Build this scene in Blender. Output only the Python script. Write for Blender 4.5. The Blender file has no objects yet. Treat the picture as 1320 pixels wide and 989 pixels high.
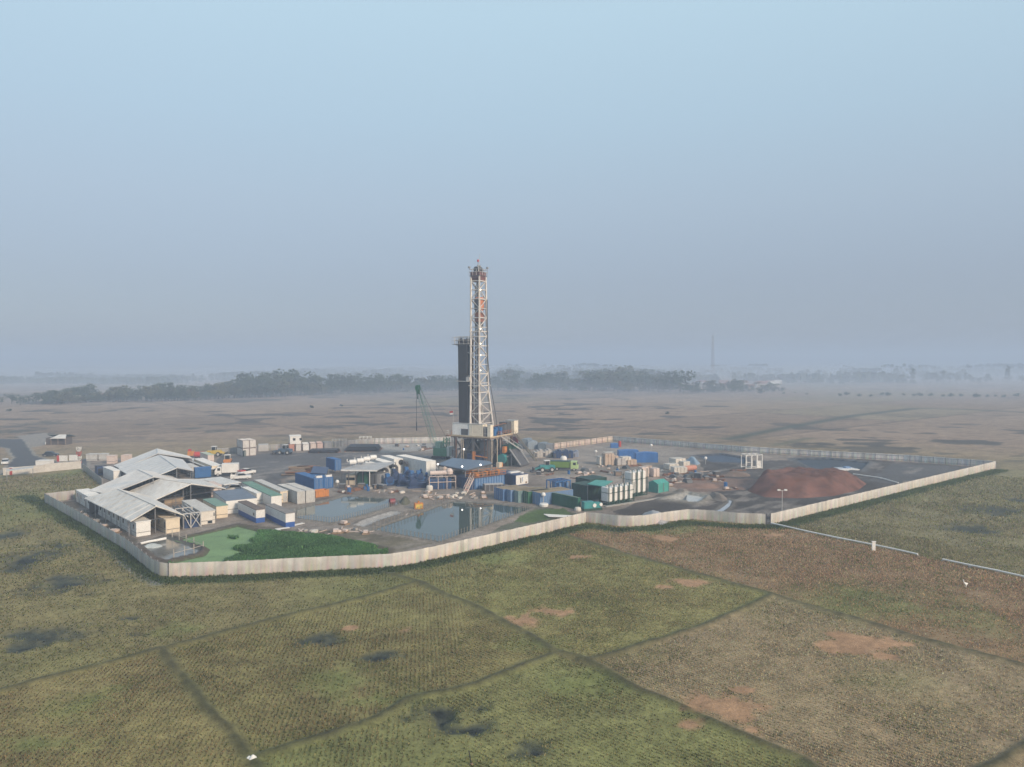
import bpy, bmesh, math, random
import numpy as np
from mathutils import Vector, Matrix
R = math.radians
rnd = random.Random(11)
C = bpy.context.scene.collection
scene = bpy.context.scene

# ---------------------------------------------------------------- camera model: turns a pixel of the photograph into a ground point
FX, CX, CY, HY, CAMH = 947.0, 660.0, 494.5, 463.0, 32.0
PITCH = math.atan((CY - HY) / FX)
CP, SP = math.cos(PITCH), math.sin(PITCH)

def P(px, py, z=0.0):
    u, v = (px - CX) / FX, (CY - py) / FX
    dx, dy, dz = u, CP + v * SP, -SP + v * CP
    t = (z - CAMH) / dz
    return Vector((dx * t, dy * t, z))

def reach(p, ang, px):
    """distance from p along heading ang (degrees) until the image column px"""
    ax, ay = math.cos(R(ang)), math.sin(R(ang))
    k = (px - CX) / FX
    return (k * (p.y * CP + (CAMH - p.z) * SP) - p.x) / (ax - k * ay * CP)

# ---------------------------------------------------------------- materials
MATS = {}
def M(name, col, rough=0.65, var=0.12, scale=0.7, metal=0.0, stain=None, stain_amt=0.35, stretch=(1, 1, 1), bump=0.0, emit=None, spec=0.4):
    if name in MATS:
        return MATS[name]
    m = bpy.data.materials.new(name); m.use_nodes = True
    nt = m.node_tree; b = nt.nodes['Principled BSDF']
    b.inputs['Roughness'].default_value = rough
    b.inputs['Metallic'].default_value = metal
    b.inputs['Specular IOR Level'].default_value = spec
    if emit:
        b.inputs['Base Color'].default_value = (*col, 1)
        b.inputs['Emission Color'].default_value = (*emit[:3], 1)
        b.inputs['Emission Strength'].default_value = emit[3]
        MATS[name] = m
        return m
    tc = nt.nodes.new('ShaderNodeTexCoord'); mp = nt.nodes.new('ShaderNodeMapping')
    oi = nt.nodes.new('ShaderNodeObjectInfo')
    mp.inputs['Scale'].default_value = stretch
    add = nt.nodes.new('ShaderNodeVectorMath'); add.operation = 'ADD'
    mul = nt.nodes.new('ShaderNodeVectorMath'); mul.operation = 'SCALE'; mul.inputs['Scale'].default_value = 37.0
    comb = nt.nodes.new('ShaderNodeCombineXYZ')
    nt.links.new(oi.outputs['Random'], comb.inputs[0]); nt.links.new(oi.outputs['Random'], comb.inputs[1])
    nt.links.new(comb.outputs[0], mul.inputs[0])
    nt.links.new(tc.outputs['Object'], mp.inputs['Vector'])
    nt.links.new(mp.outputs[0], add.inputs[0]); nt.links.new(mul.outputs[0], add.inputs[1])
    n1 = nt.nodes.new('ShaderNodeTexNoise'); n1.inputs['Scale'].default_value = scale; n1.inputs['Detail'].default_value = 5
    nt.links.new(add.outputs[0], n1.inputs['Vector'])
    r1 = nt.nodes.new('ShaderNodeMapRange'); r1.inputs['From Min'].default_value = .3; r1.inputs['From Max'].default_value = .7
    r1.inputs['To Min'].default_value = 1 - var; r1.inputs['To Max'].default_value = 1 + var
    nt.links.new(n1.outputs['Fac'], r1.inputs['Value'])
    vm = nt.nodes.new('ShaderNodeVectorMath'); vm.operation = 'SCALE'
    vm.inputs[0].default_value = col
    nt.links.new(r1.outputs[0], vm.inputs['Scale'])
    out = vm.outputs[0]
    if stain:
        n2 = nt.nodes.new('ShaderNodeTexNoise'); n2.inputs['Scale'].default_value = scale * 2.6; n2.inputs['Detail'].default_value = 7
        n2.inputs['Roughness'].default_value = .7
        nt.links.new(add.outputs[0], n2.inputs['Vector'])
        r2 = nt.nodes.new('ShaderNodeMapRange'); r2.inputs['From Min'].default_value = .48; r2.inputs['From Max'].default_value = .72
        r2.inputs['To Min'].default_value = 0; r2.inputs['To Max'].default_value = stain_amt
        nt.links.new(n2.outputs['Fac'], r2.inputs['Value'])
        mx = nt.nodes.new('ShaderNodeMix'); mx.data_type = 'RGBA'
        nt.links.new(r2.outputs[0], mx.inputs[0]); nt.links.new(out, mx.inputs[6]); mx.inputs[7].default_value = (*stain, 1)
        out = mx.outputs[2]
    nt.links.new(out, b.inputs['Base Color'])
    if bump:
        bp = nt.nodes.new('ShaderNodeBump'); bp.inputs['Strength'].default_value = bump; bp.inputs['Distance'].default_value = .15
        nt.links.new(n1.outputs['Fac'], bp.inputs['Height']); nt.links.new(bp.outputs[0], b.inputs['Normal'])
    MATS[name] = m
    return m

def attr_mat(name, rough=.9, fine=(0.9, 9.0), lo=.72, hi=1.28, bump=.5, spec=.2, fac='Col'):
    m = bpy.data.materials.new(name); m.use_nodes = True
    nt = m.node_tree; b = nt.nodes['Principled BSDF']
    b.inputs['Roughness'].default_value = rough; b.inputs['Specular IOR Level'].default_value = spec
    at = nt.nodes.new('ShaderNodeAttribute'); at.attribute_name = fac
    tc = nt.nodes.new('ShaderNodeTexCoord')
    outs = []
    for s in fine:
        n = nt.nodes.new('ShaderNodeTexNoise'); n.inputs['Scale'].default_value = s; n.inputs['Detail'].default_value = 6
        n.inputs['Roughness'].default_value = .65
        nt.links.new(tc.outputs['Object'], n.inputs['Vector']); outs.append(n.outputs['Fac'])
    s = outs[0]
    if len(outs) > 1:
        a = nt.nodes.new('ShaderNodeMath'); a.operation = 'ADD'; nt.links.new(outs[0], a.inputs[0]); nt.links.new(outs[1], a.inputs[1])
        h = nt.nodes.new('ShaderNodeMath'); h.operation = 'MULTIPLY'; nt.links.new(a.outputs[0], h.inputs[0]); h.inputs[1].default_value = .5
        s = h.outputs[0]
    r = nt.nodes.new('ShaderNodeMapRange'); r.inputs['From Min'].default_value = .35; r.inputs['From Max'].default_value = .65
    r.inputs['To Min'].default_value = lo; r.inputs['To Max'].default_value = hi; r.clamp = False
    nt.links.new(s, r.inputs['Value'])
    v = nt.nodes.new('ShaderNodeVectorMath'); v.operation = 'SCALE'
    nt.links.new(at.outputs['Color'], v.inputs[0]); nt.links.new(r.outputs[0], v.inputs['Scale'])
    nt.links.new(v.outputs[0], b.inputs['Base Color'])
    if bump:
        bp = nt.nodes.new('ShaderNodeBump'); bp.inputs['Strength'].default_value = bump; bp.inputs['Distance'].default_value = .12
        nt.links.new(s, bp.inputs['Height']); nt.links.new(bp.outputs[0], b.inputs['Normal'])
    return m

# ---------------------------------------------------------------- mesh builder
class MB:
    def __init__(s):
        s.v, s.f, s.m = [], [], []
    def add(s, vs, fs, mat):
        o = len(s.v); s.v += [tuple(p) for p in vs]
        for f in fs:
            s.f.append(tuple(o + i for i in f)); s.m.append(mat)
        return s
    def box(s, x0, x1, y0, y1, z0, z1, mat, mx=None):
        vs = [Vector(p) for p in ((x0, y0, z0), (x1, y0, z0), (x1, y1, z0), (x0, y1, z0), (x0, y0, z1), (x1, y0, z1), (x1, y1, z1), (x0, y1, z1))]
        if mx is not None: vs = [mx @ p for p in vs]
        return s.add(vs, [(3, 2, 1, 0), (4, 5, 6, 7), (0, 1, 5, 4), (1, 2, 6, 5), (2, 3, 7, 6), (3, 0, 4, 7)], mat)
    def tube(s, a, b, r, mat, n=6, r2=None, caps=True):
        a, b = Vector(a), Vector(b); d = b - a
        if d.length < 1e-6: return s
        q = d.to_track_quat('Z', 'Y'); r2 = r if r2 is None else r2
        vs = [a + q @ Vector((r * math.cos(2 * math.pi * i / n), r * math.sin(2 * math.pi * i / n), 0)) for i in range(n)]
        vs += [b + q @ Vector((r2 * math.cos(2 * math.pi * i / n), r2 * math.sin(2 * math.pi * i / n), 0)) for i in range(n)]
        fs = [(i, (i + 1) % n, n + (i + 1) % n, n + i) for i in range(n)]
        if caps: fs += [tuple(range(n - 1, -1, -1)), tuple(range(n, 2 * n))]
        return s.add(vs, fs, mat)
    def path(s, pts, r, mat, n=6):
        for a, b in zip(pts, pts[1:]): s.tube(a, b, r, mat, n)
        return s
    def beam(s, a, b, w, h, mat):
        a, b = Vector(a), Vector(b); d = b - a
        q = d.to_track_quat('Z', 'Y'); w /= 2; h /= 2
        vs = [a + q @ Vector(p) for p in ((-w, -h, 0), (w, -h, 0), (w, h, 0), (-w, h, 0))] + [b + q @ Vector(p) for p in ((-w, -h, 0), (w, -h, 0), (w, h, 0), (-w, h, 0))]
        return s.add(vs, [(3, 2, 1, 0), (4, 5, 6, 7), (0, 1, 5, 4), (1, 2, 6, 5), (2, 3, 7, 6), (3, 0, 4, 7)], mat)
    def prism(s, pts, lo, hi, mat, axis='y'):
        """pts: outline in the plane across axis, extruded from lo to hi"""
        n = len(pts)
        mk = {'y': lambda p, t: (p[0], t, p[1]), 'x': lambda p, t: (t, p[0], p[1]), 'z': lambda p, t: (p[0], p[1], t)}[axis]
        vs = [mk(p, lo) for p in pts] + [mk(p, hi) for p in pts]
        fs = [(i, (i + 1) % n, n + (i + 1) % n, n + i) for i in range(n)] + [tuple(range(n - 1, -1, -1)), tuple(range(n, 2 * n))]
        return s.add(vs, fs, mat)
    def lathe(s, prof, c, mat, n=16, axis='z'):
        vs, fs = [], []
        for r, h in prof:
            for i in range(n):
                a = 2 * math.pi * i / n; x, y = r * math.cos(a), r * math.sin(a)
                p = (x, y, h) if axis == 'z' else ((h, x, y) if axis == 'x' else (x, h, y))
                vs.append(Vector(p) + Vector(c))
        for k in range(len(prof) - 1):
            for i in range(n):
                j = (i + 1) % n
                fs.append((k * n + i, k * n + j, (k + 1) * n + j, (k + 1) * n + i))
        fs += [tuple(range(n - 1, -1, -1)), tuple((len(prof) - 1) * n + i for i in range(n))]
        return s.add(vs, fs, mat)
    def slab(s, pts, th, mat):
        """closed sheet of thickness th under the loop pts (3-D points, wound anticlockwise from above)"""
        pts = [Vector(p) for p in pts]; n = len(pts)
        vs = pts + [p - Vector((0, 0, th)) for p in pts]
        fs = [tuple(range(n)), tuple(range(2 * n - 1, n - 1, -1))] + [(i, n + i, n + (i + 1) % n, (i + 1) % n) for i in range(n)]
        return s.add(vs, fs, mat)
    def build(s, name, parent=None, loc=None, rot=0.0, fix=True, smooth=False):
        me = bpy.data.meshes.new(name)
        me.from_pydata(s.v, [], s.f)
        ms = []
        for m in s.m:
            if m not in ms: ms.append(m)
        for m in ms: me.materials.append(m)
        me.polygons.foreach_set('material_index', [ms.index(m) for m in s.m])
        if fix:
            bm = bmesh.new(); bm.from_mesh(me); bmesh.ops.recalc_face_normals(bm, faces=bm.faces); bm.to_mesh(me); bm.free()
        if smooth:
            me.polygons.foreach_set('use_smooth', [True] * len(me.polygons))
        me.update()
        o = bpy.data.objects.new(name, me); C.objects.link(o)
        if parent is not None: o.parent = parent
        if loc is not None: o.location = loc
        if rot: o.rotation_euler = (0, 0, R(rot))
        return o

def tag(o, label, cat, group=None, kind=None):
    o['label'] = label; o['category'] = cat
    if group: o['group'] = group
    if kind: o['kind'] = kind
    return o
def struct(o):
    o['kind'] = 'structure'; return o
def thing(name, label, cat, loc, rot=0.0, group=None):
    o = bpy.data.objects.new(name, None); C.objects.link(o)
    o.empty_display_size = .5
    o.location = loc; o.rotation_euler = (0, 0, R(rot))
    return tag(o, label, cat, group)
KIDS = {}
def kids(root):
    return [o for o in bpy.data.objects if o.parent is root]
def dup(root, loc, rot, label, group=None, scale=None, ks=None):
    r = root.copy(); C.objects.link(r); r.location = loc; r.rotation_euler = (0, 0, R(rot))
    r['label'] = label
    if group: r['group'] = group
    if scale: r.scale = scale
    for ch in (ks if ks is not None else kids(root)):
        c = ch.copy(); C.objects.link(c); c.parent = r
        for g in kids(ch):
            d = g.copy(); C.objects.link(d); d.parent = c
    return r

# ---------------------------------------------------------------- numpy helpers
def _hash(ix, iy, seed):
    h = (ix.astype(np.int64) * 374761393 + iy.astype(np.int64) * 668265263 + seed * 974711) & 0xFFFFFFFF
    h = ((h ^ (h >> 13)) * 1274126177) & 0xFFFFFFFF
    return ((h ^ (h >> 16)) & 0xFFFF) / 65535.0
def vnoise(x, y, s, seed=0):
    x, y = x / s, y / s
    ix, iy = np.floor(x), np.floor(y); fx, fy = x - ix, y - iy
    fx, fy = fx * fx * (3 - 2 * fx), fy * fy * (3 - 2 * fy)
    a, b, c, d = _hash(ix, iy, seed), _hash(ix + 1, iy, seed), _hash(ix, iy + 1, seed), _hash(ix + 1, iy + 1, seed)
    return (a * (1 - fx) + b * fx) * (1 - fy) + (c * (1 - fx) + d * fx) * fy
def fbm(x, y, s, seed=0, n=4):
    t, a, w = 0, 1, 0
    for k in range(n):
        t = t + a * vnoise(x, y, s / 2 ** k, seed + k * 17); w += a; a *= .55
    return t / w
def pdist(x, y, pts):
    best = np.full(x.shape, 1e9)
    for (x0, y0), (x1, y1) in zip(pts, pts[1:]):
        dx, dy = x1 - x0, y1 - y0; L = dx * dx + dy * dy + 1e-9
        t = np.clip(((x - x0) * dx + (y - y0) * dy) / L, 0, 1)
        best = np.minimum(best, np.hypot(x - x0 - t * dx, y - y0 - t * dy))
    return best
def inside(x, y, pts):
    r = np.zeros(x.shape, bool); n = len(pts)
    for i in range(n):
        (x0, y0), (x1, y1) = pts[i], pts[(i + 1) % n]
        c = (y0 > y) != (y1 > y)
        r ^= c & (x < (x1 - x0) * (y - y0) / (y1 - y0 + 1e-12) + x0)
    return r
def W(pix):
    return [tuple(P(*q)[:2]) for q in pix]
def npmesh(name, V, F, col=None, mat=None, smooth=False, facecol=None):
    me = bpy.data.meshes.new(name)
    me.vertices.add(len(V)); me.vertices.foreach_set('co', np.asarray(V, np.float32).ravel())
    F = np.asarray(F); k = F.shape[1]
    me.loops.add(F.size); me.loops.foreach_set('vertex_index', F.ravel().astype(np.int32))
    me.polygons.add(len(F)); me.polygons.foreach_set('loop_start', np.arange(0, F.size, k, dtype=np.int32))
    me.polygons.foreach_set('loop_total', np.full(len(F), k, np.int32))
    if smooth: me.polygons.foreach_set('use_smooth', np.ones(len(F), bool))
    me.update(calc_edges=True)
    if col is not None:
        a = me.color_attributes.new('Col', 'FLOAT_COLOR', 'POINT')
        a.data.foreach_set('color', np.c_[col, np.ones(len(col))].astype(np.float32).ravel())
    if mat: me.materials.append(mat)
    o = bpy.data.objects.new(name, me); C.objects.link(o)
    return o
# ---------------------------------------------------------------- camera, sun, sky, haze
cam = bpy.data.cameras.new('camera'); co = bpy.data.objects.new('camera', cam); C.objects.link(co)
cam.sensor_fit = 'HORIZONTAL'; cam.sensor_width = 36; cam.lens = FX / 1320 * 36
cam.clip_start = .5; cam.clip_end = 30000
co.location = (0, 0, CAMH); co.rotation_euler = (R(90) - PITCH, 0, 0)
scene.camera = co
SUN_AZ, SUN_EL = 318.0, 25.0           # heading of the sun in degrees anticlockwise from +X
w = bpy.data.worlds.new('World'); scene.world = w; w.use_nodes = True
nt = w.node_tree; bg = nt.nodes['Background']
sky = nt.nodes.new('ShaderNodeTexSky'); sky.sky_type = 'NISHITA'; sky.sun_disc = False
sky.sun_elevation = R(SUN_EL); sky.sun_rotation = R(90 - SUN_AZ)
sky.air_density = 1.0; sky.dust_density = 1.0; sky.ozone_density = 2.0; sky.altitude = 0
hsv = nt.nodes.new('ShaderNodeHueSaturation'); hsv.inputs['Saturation'].default_value = .8
nt.links.new(sky.outputs[0], hsv.inputs['Color'])
wtc = nt.nodes.new('ShaderNodeTexCoord'); wsep = nt.nodes.new('ShaderNodeSeparateXYZ'); nt.links.new(wtc.outputs['Generated'], wsep.inputs[0])
ramp = nt.nodes.new('ShaderNodeValToRGB'); nt.links.new(wsep.outputs['Z'], ramp.inputs[0])
SKYS = [(0.0, (1.55, 1.82, 2.36)), (.10, (1.86, 2.20, 2.78)), (.20, (2.34, 2.90, 3.50)), (.30, (2.62, 3.50, 4.18)), (.42, (3.0, 4.08, 4.78)), (.6, (3.1, 3.8, 4.3)), (1.0, (3.0, 3.55, 3.95))]
el = ramp.color_ramp.elements
while len(el) < len(SKYS): el.new(.5)
for e, (p, c) in zip(el, SKYS): e.position = p; e.color = (*c, 1)
wmx = nt.nodes.new('ShaderNodeMix'); wmx.data_type = 'RGBA'; wmx.inputs[0].default_value = .85
nt.links.new(hsv.outputs[0], wmx.inputs[6]); nt.links.new(ramp.outputs[0], wmx.inputs[7])
nt.links.new(wmx.outputs[2], bg.inputs['Color'])
bg.inputs['Strength'].default_value = .12
sl = bpy.data.lights.new('sun', 'SUN'); sl.energy = 3.0; sl.angle = R(10); sl.color = (1.0, .81, .61)
so = bpy.data.objects.new('sun', sl); C.objects.link(so)
sd = Vector((math.cos(R(SUN_EL)) * math.cos(R(SUN_AZ)), math.cos(R(SUN_EL)) * math.sin(R(SUN_AZ)), math.sin(R(SUN_EL))))
so.rotation_euler = sd.to_track_quat('Z', 'Y').to_euler(); so.location = sd * 200
vs = scene.view_settings
vs.view_transform = 'Standard'; vs.look = 'None'; vs.gamma = 1; vs.use_curve_mapping = False; vs.exposure = 0.57
cy = scene.cycles
cy.use_denoising = True
try: cy.denoiser = 'OPENIMAGEDENOISE'
except Exception: pass
cy.max_bounces = 6; cy.diffuse_bounces = 3; cy.glossy_bounces = 3; cy.volume_bounces = 3; cy.transparent_max_bounces = 6
cy.caustics_reflective = cy.caustics_refractive = False

hz = MB().box(-6500, 6500, -700, 9500, -3, 64, None)
me = bpy.data.meshes.new('haze'); me.from_pydata(hz.v, [], hz.f)
haze = bpy.data.objects.new('haze', me); C.objects.link(haze); haze['kind'] = 'stuff'
tag(haze, 'pale blue morning haze lying over the fields out to the horizon', 'haze', kind='stuff')
hm = bpy.data.materials.new('haze_air'); hm.use_nodes = True; ht = hm.node_tree
for n in list(ht.nodes):
    if n.type == 'BSDF_PRINCIPLED': ht.nodes.remove(n)
vol = ht.nodes.new('ShaderNodeVolumePrincipled')
vol.inputs['Color'].default_value = (.53, .655, .845, 1); vol.inputs['Density'].default_value = .00098; vol.inputs['Anisotropy'].default_value = .0
ht.links.new(vol.outputs[0], ht.nodes['Material Output'].inputs['Volume'])
me.materials.append(hm)

# low mist lying on the far fields, thin at its edge
g_ = [(-7000 + 14000 * i / 40, 470 + 7750 * j / 24) for j in range(25) for i in range(41)]
def mist_h(x, y): return max(.0, 1 - (abs(x) / 7000) ** 4) * max(.0, min(1, (y - 470) / 480)) ** .8 * max(0, min(1, (8220 - y) / 1500)) * (17 + 5 * math.sin(x * .0021 + 1.3) * math.sin(y * .0017))
mv = [(x, y, -1.0) for x, y in g_] + [(x, y, -.5 + mist_h(x, y)) for x, y in g_]; nq = len(g_); mf = []
for j in range(24):
    for i in range(40):
        a = j * 41 + i; q = (a, a + 1, a + 42, a + 41); mf += [q[::-1], tuple(nq + k for k in q)]
rim = [i for i in range(41)] + [j * 41 + 40 for j in range(1, 25)] + [24 * 41 + i for i in range(39, -1, -1)] + [j * 41 for j in range(23, 0, -1)]
for a, b in zip(rim, rim[1:] + rim[:1]): mf.append((a, b, nq + b, nq + a))
me = bpy.data.meshes.new('ground_mist'); me.from_pydata(mv, [], mf)
mist = bpy.data.objects.new('ground_mist', me); C.objects.link(mist)
tag(mist, 'thin low mist lying between the far tree belts', 'mist', kind='stuff')
mm_ = hm.copy(); mm_.name = 'mist_air'; mm_.node_tree.nodes[vol.name].inputs['Density'].default_value = .0021; mm_.node_tree.nodes[vol.name].inputs['Color'].default_value = (.66, .75, .88, 1); me.materials.append(mm_)

# ---------------------------------------------------------------- plan of the site (pixels of the photo -> metres on the ground)
F_LEFT = [(58, 648), (100, 672), (161, 709), (196, 738), (206, 742.5), (218, 744)]
F_FRONT = [(218, 744), (300, 741), (445, 733.5), (505, 730.7), (535, 726), (567, 719), (622, 706), (690, 690), (756, 673.6)]
F_NOSE = [(756, 673.6), (775, 675.5), (796, 678.2), (815, 678.8), (833, 677.6), (860, 673), (887, 669.6), (910, 670.5), (950, 674.5), (987, 676)]
F_RIGHT = [(993.5, 675.8), (1090, 652), (1180, 629.5), (1284, 603.5)]
F_FARR = [(1284, 603.5), (1166, 594.8), (1060, 589), (960, 583.2), (860, 575), (790, 569)]
F_FARM = [(790, 569), (714, 579)]
F_FARL = [(714, 579), (655, 574.5), (581, 570), (483, 572)]
F_BACK = [(483, 572), (420, 577), (340, 581), (309, 584), (275, 586.5)]
F_CORNER = [(58, 648), (97, 643.5)]
F_GATE = [(107, 606), (131, 626)]
SITE = W(F_LEFT[:-1] + F_FRONT[:-1] + F_NOSE + F_RIGHT[:-1] + F_FARR[:-1] + F_FARM[:-1] + F_FARL[:-1] + F_BACK + [(200, 588), (112, 594), (107, 606), (131, 626), (97, 643.5)])
POND_A = W([(381, 657), (381, 668.5), (427, 674.5), (470, 664), (515, 650.5), (508, 643.5), (446, 639.5)])
POND_B = W([(480, 683), (567, 699), (626, 678), (686, 656), (640, 650), (584, 646), (543, 661)])
POND_MUD = W([(456, 677.5), (466, 671.5), (507, 658.8), (520, 661.5), (496, 669), (470, 679.5)])
ALGAE = W([(226, 697), (240, 693.6), (307, 678.6), (331, 684.5), (420, 692), (500, 709), (498, 720), (430, 727), (300, 733), (224, 733), (216, 727), (262, 717), (267, 709)])
PIT = W([(182, 703), (214, 692), (231, 697), (262, 709), (258, 714), (214, 724), (200, 718)])
LINER_A = W([(897, 588), (930, 585.5), (962, 591), (960, 598.5), (915, 596)])
LINER_B = W([(1022, 592), (1066, 591), (1120, 596.5), (1108, 608), (1050, 606)])
SUMP = W([(856, 644.5), (886, 636), (912, 641), (900, 649.5)])
CHANNEL = W([(915, 661), (926, 657), (938, 648), (938, 643), (945, 646), (942, 653), (933, 660), (930, 664)])
BUNDS = [[(-60, 905), (0, 892), (109, 863), (214, 836), (327, 806), (480, 768), (541, 751)],
         [(211, 838), (254, 897), (291, 937), (327, 981), (345, 1010)],
         [(327, 979), (342, 975), (440, 942), (480, 930), (531, 901), (614, 883), (716, 843)],
         [(541, 751), (640, 795), (716, 839), (749, 848), (803, 879), (920, 933), (1029, 978), (1060, 1000)],
         [(728, 690), (803, 713), (920, 746), (996, 768), (1094, 795), (1185, 824), (1320, 859), (1400, 880)],
         [(749, 851), (767, 850), (840, 828), (913, 806), (996, 768)],
         [(541, 751), (480, 734)],
         [(1230, 1010), (1290, 985), (1340, 950)]]
BW = [W(b) for b in BUNDS]
VERGE = W([(30, 640), (58, 651), (161, 713), (196, 743), (218, 748.5), (300, 745.5), (445, 738), (505, 735), (567, 724), (622, 711), (690, 694.5), (756, 678), (796, 683), (833, 682), (887, 674), (950, 679), (1000, 679.5), (1090, 656), (1180, 633), (1290, 606)])
ROADF = W([(940, 566), (1010, 552), (1100, 536), (1180, 526.5), (1250, 528), (1400, 536)])     # dark track across the far fields
FAR_TRACK = W([(1000, 574), (1042, 565)])
PARCELS = [  # outline, ground colour, straw amount
    (W([(-300, 960), (0, 892), (109, 863), (214, 836), (254, 897), (291, 937), (327, 981), (345, 1060), (-300, 1060)]), (.215, .180, .078), .95),
    (W([(214, 836), (327, 806), (480, 768), (541, 751), (640, 795), (716, 842), (614, 883), (531, 901), (480, 930), (440, 942), (327, 979)]), (.205, .178, .074), .9),
    (W([(327, 979), (440, 942), (480, 930), (531, 901), (614, 883), (716, 843), (803, 879), (920, 933), (1060, 1000), (1060, 1060), (345, 1060)]), (.194, .189, .076), .8),
    (W([(541, 751), (600, 715), (728, 686), (803, 713), (920, 746), (996, 768), (913, 806), (840, 828), (749, 850), (640, 795)]), (.218, .197, .080), .85),
    (W([(749, 850), (840, 828), (913, 806), (996, 768), (1094, 795), (1185, 824), (1400, 880), (1400, 1060), (1100, 1060), (1029, 978), (920, 933), (803, 879)]), (.275, .208, .128), 1.0),
    (W([(728, 690), (756, 678), (890, 674), (993, 678), (1126, 705), (1320, 745), (1420, 768), (1420, 885), (1320, 859), (1185, 824), (1094, 795), (996, 768), (920, 746), (803, 713)]), (.228, .158, .092), .95),
    (W([(993, 678), (1090, 656), (1284, 606), (1420, 606), (1420, 768), (1320, 745), (1126, 705)]), (.205, .180, .095), .8),
]
SOIL = [(680, 801, 24, 8), (712, 788, 30, 7.5), (655, 797, 12, 4), (882, 751, 30, 6), (848, 756, 16, 4), (742, 717, 18, 4), (860, 694, 16, 5), (1105, 829, 44, 15), (1085, 836, 32, 12), (1140, 846, 20, 5), (1168, 831, 10, 3),
        (945, 912, 46, 16), (905, 903, 26, 10), (960, 890, 18, 5), (890, 931, 18, 8), (970, 944, 22, 8), (900, 915, 20, 7), (452, 810, 10, 4), (690, 970, 16, 6), (1000, 690, 20, 4), (524, 812, 12, 5)]
WET = [(50, 818, 42, 15), (30, 832, 22, 7), (412, 822, 24, 8), (425, 826, 10, 4), (560, 915, 24, 12), (571, 926, 12, 7), (618, 911, 12, 6), (600, 938, 30, 9), (685, 968, 24, 14), (706, 955, 8, 4), (485, 845, 24, 6), (165, 795, 16, 3.5), (172, 818, 12, 3),
       (80, 752, 40, 11), (30, 720, 40, 16), (10, 690, 20, 6), (1278, 657, 33, 6), (1240, 679, 26, 5), (1262, 684, 20, 3), (1315, 645, 12, 5), (60, 545, 40, 4), (30, 555, 40, 4), (25, 563, 16, 2), (245, 552, 18, 2), (280, 556, 16, 2)]
GREENS = [(245, 727, 60, 10), (840, 684, 40, 8), (880, 683, 60, 8), (95, 655, 60, 14), (90, 610, 30, 10), (1140, 640, 60, 8), (440, 880, 80, 30), (500, 900, 60, 14), (760, 880, 80, 25), (230, 812, 40, 12), (700, 830, 60, 16), (640, 720, 50, 12), (120, 905, 50, 20), (60, 960, 90, 14)]

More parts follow.
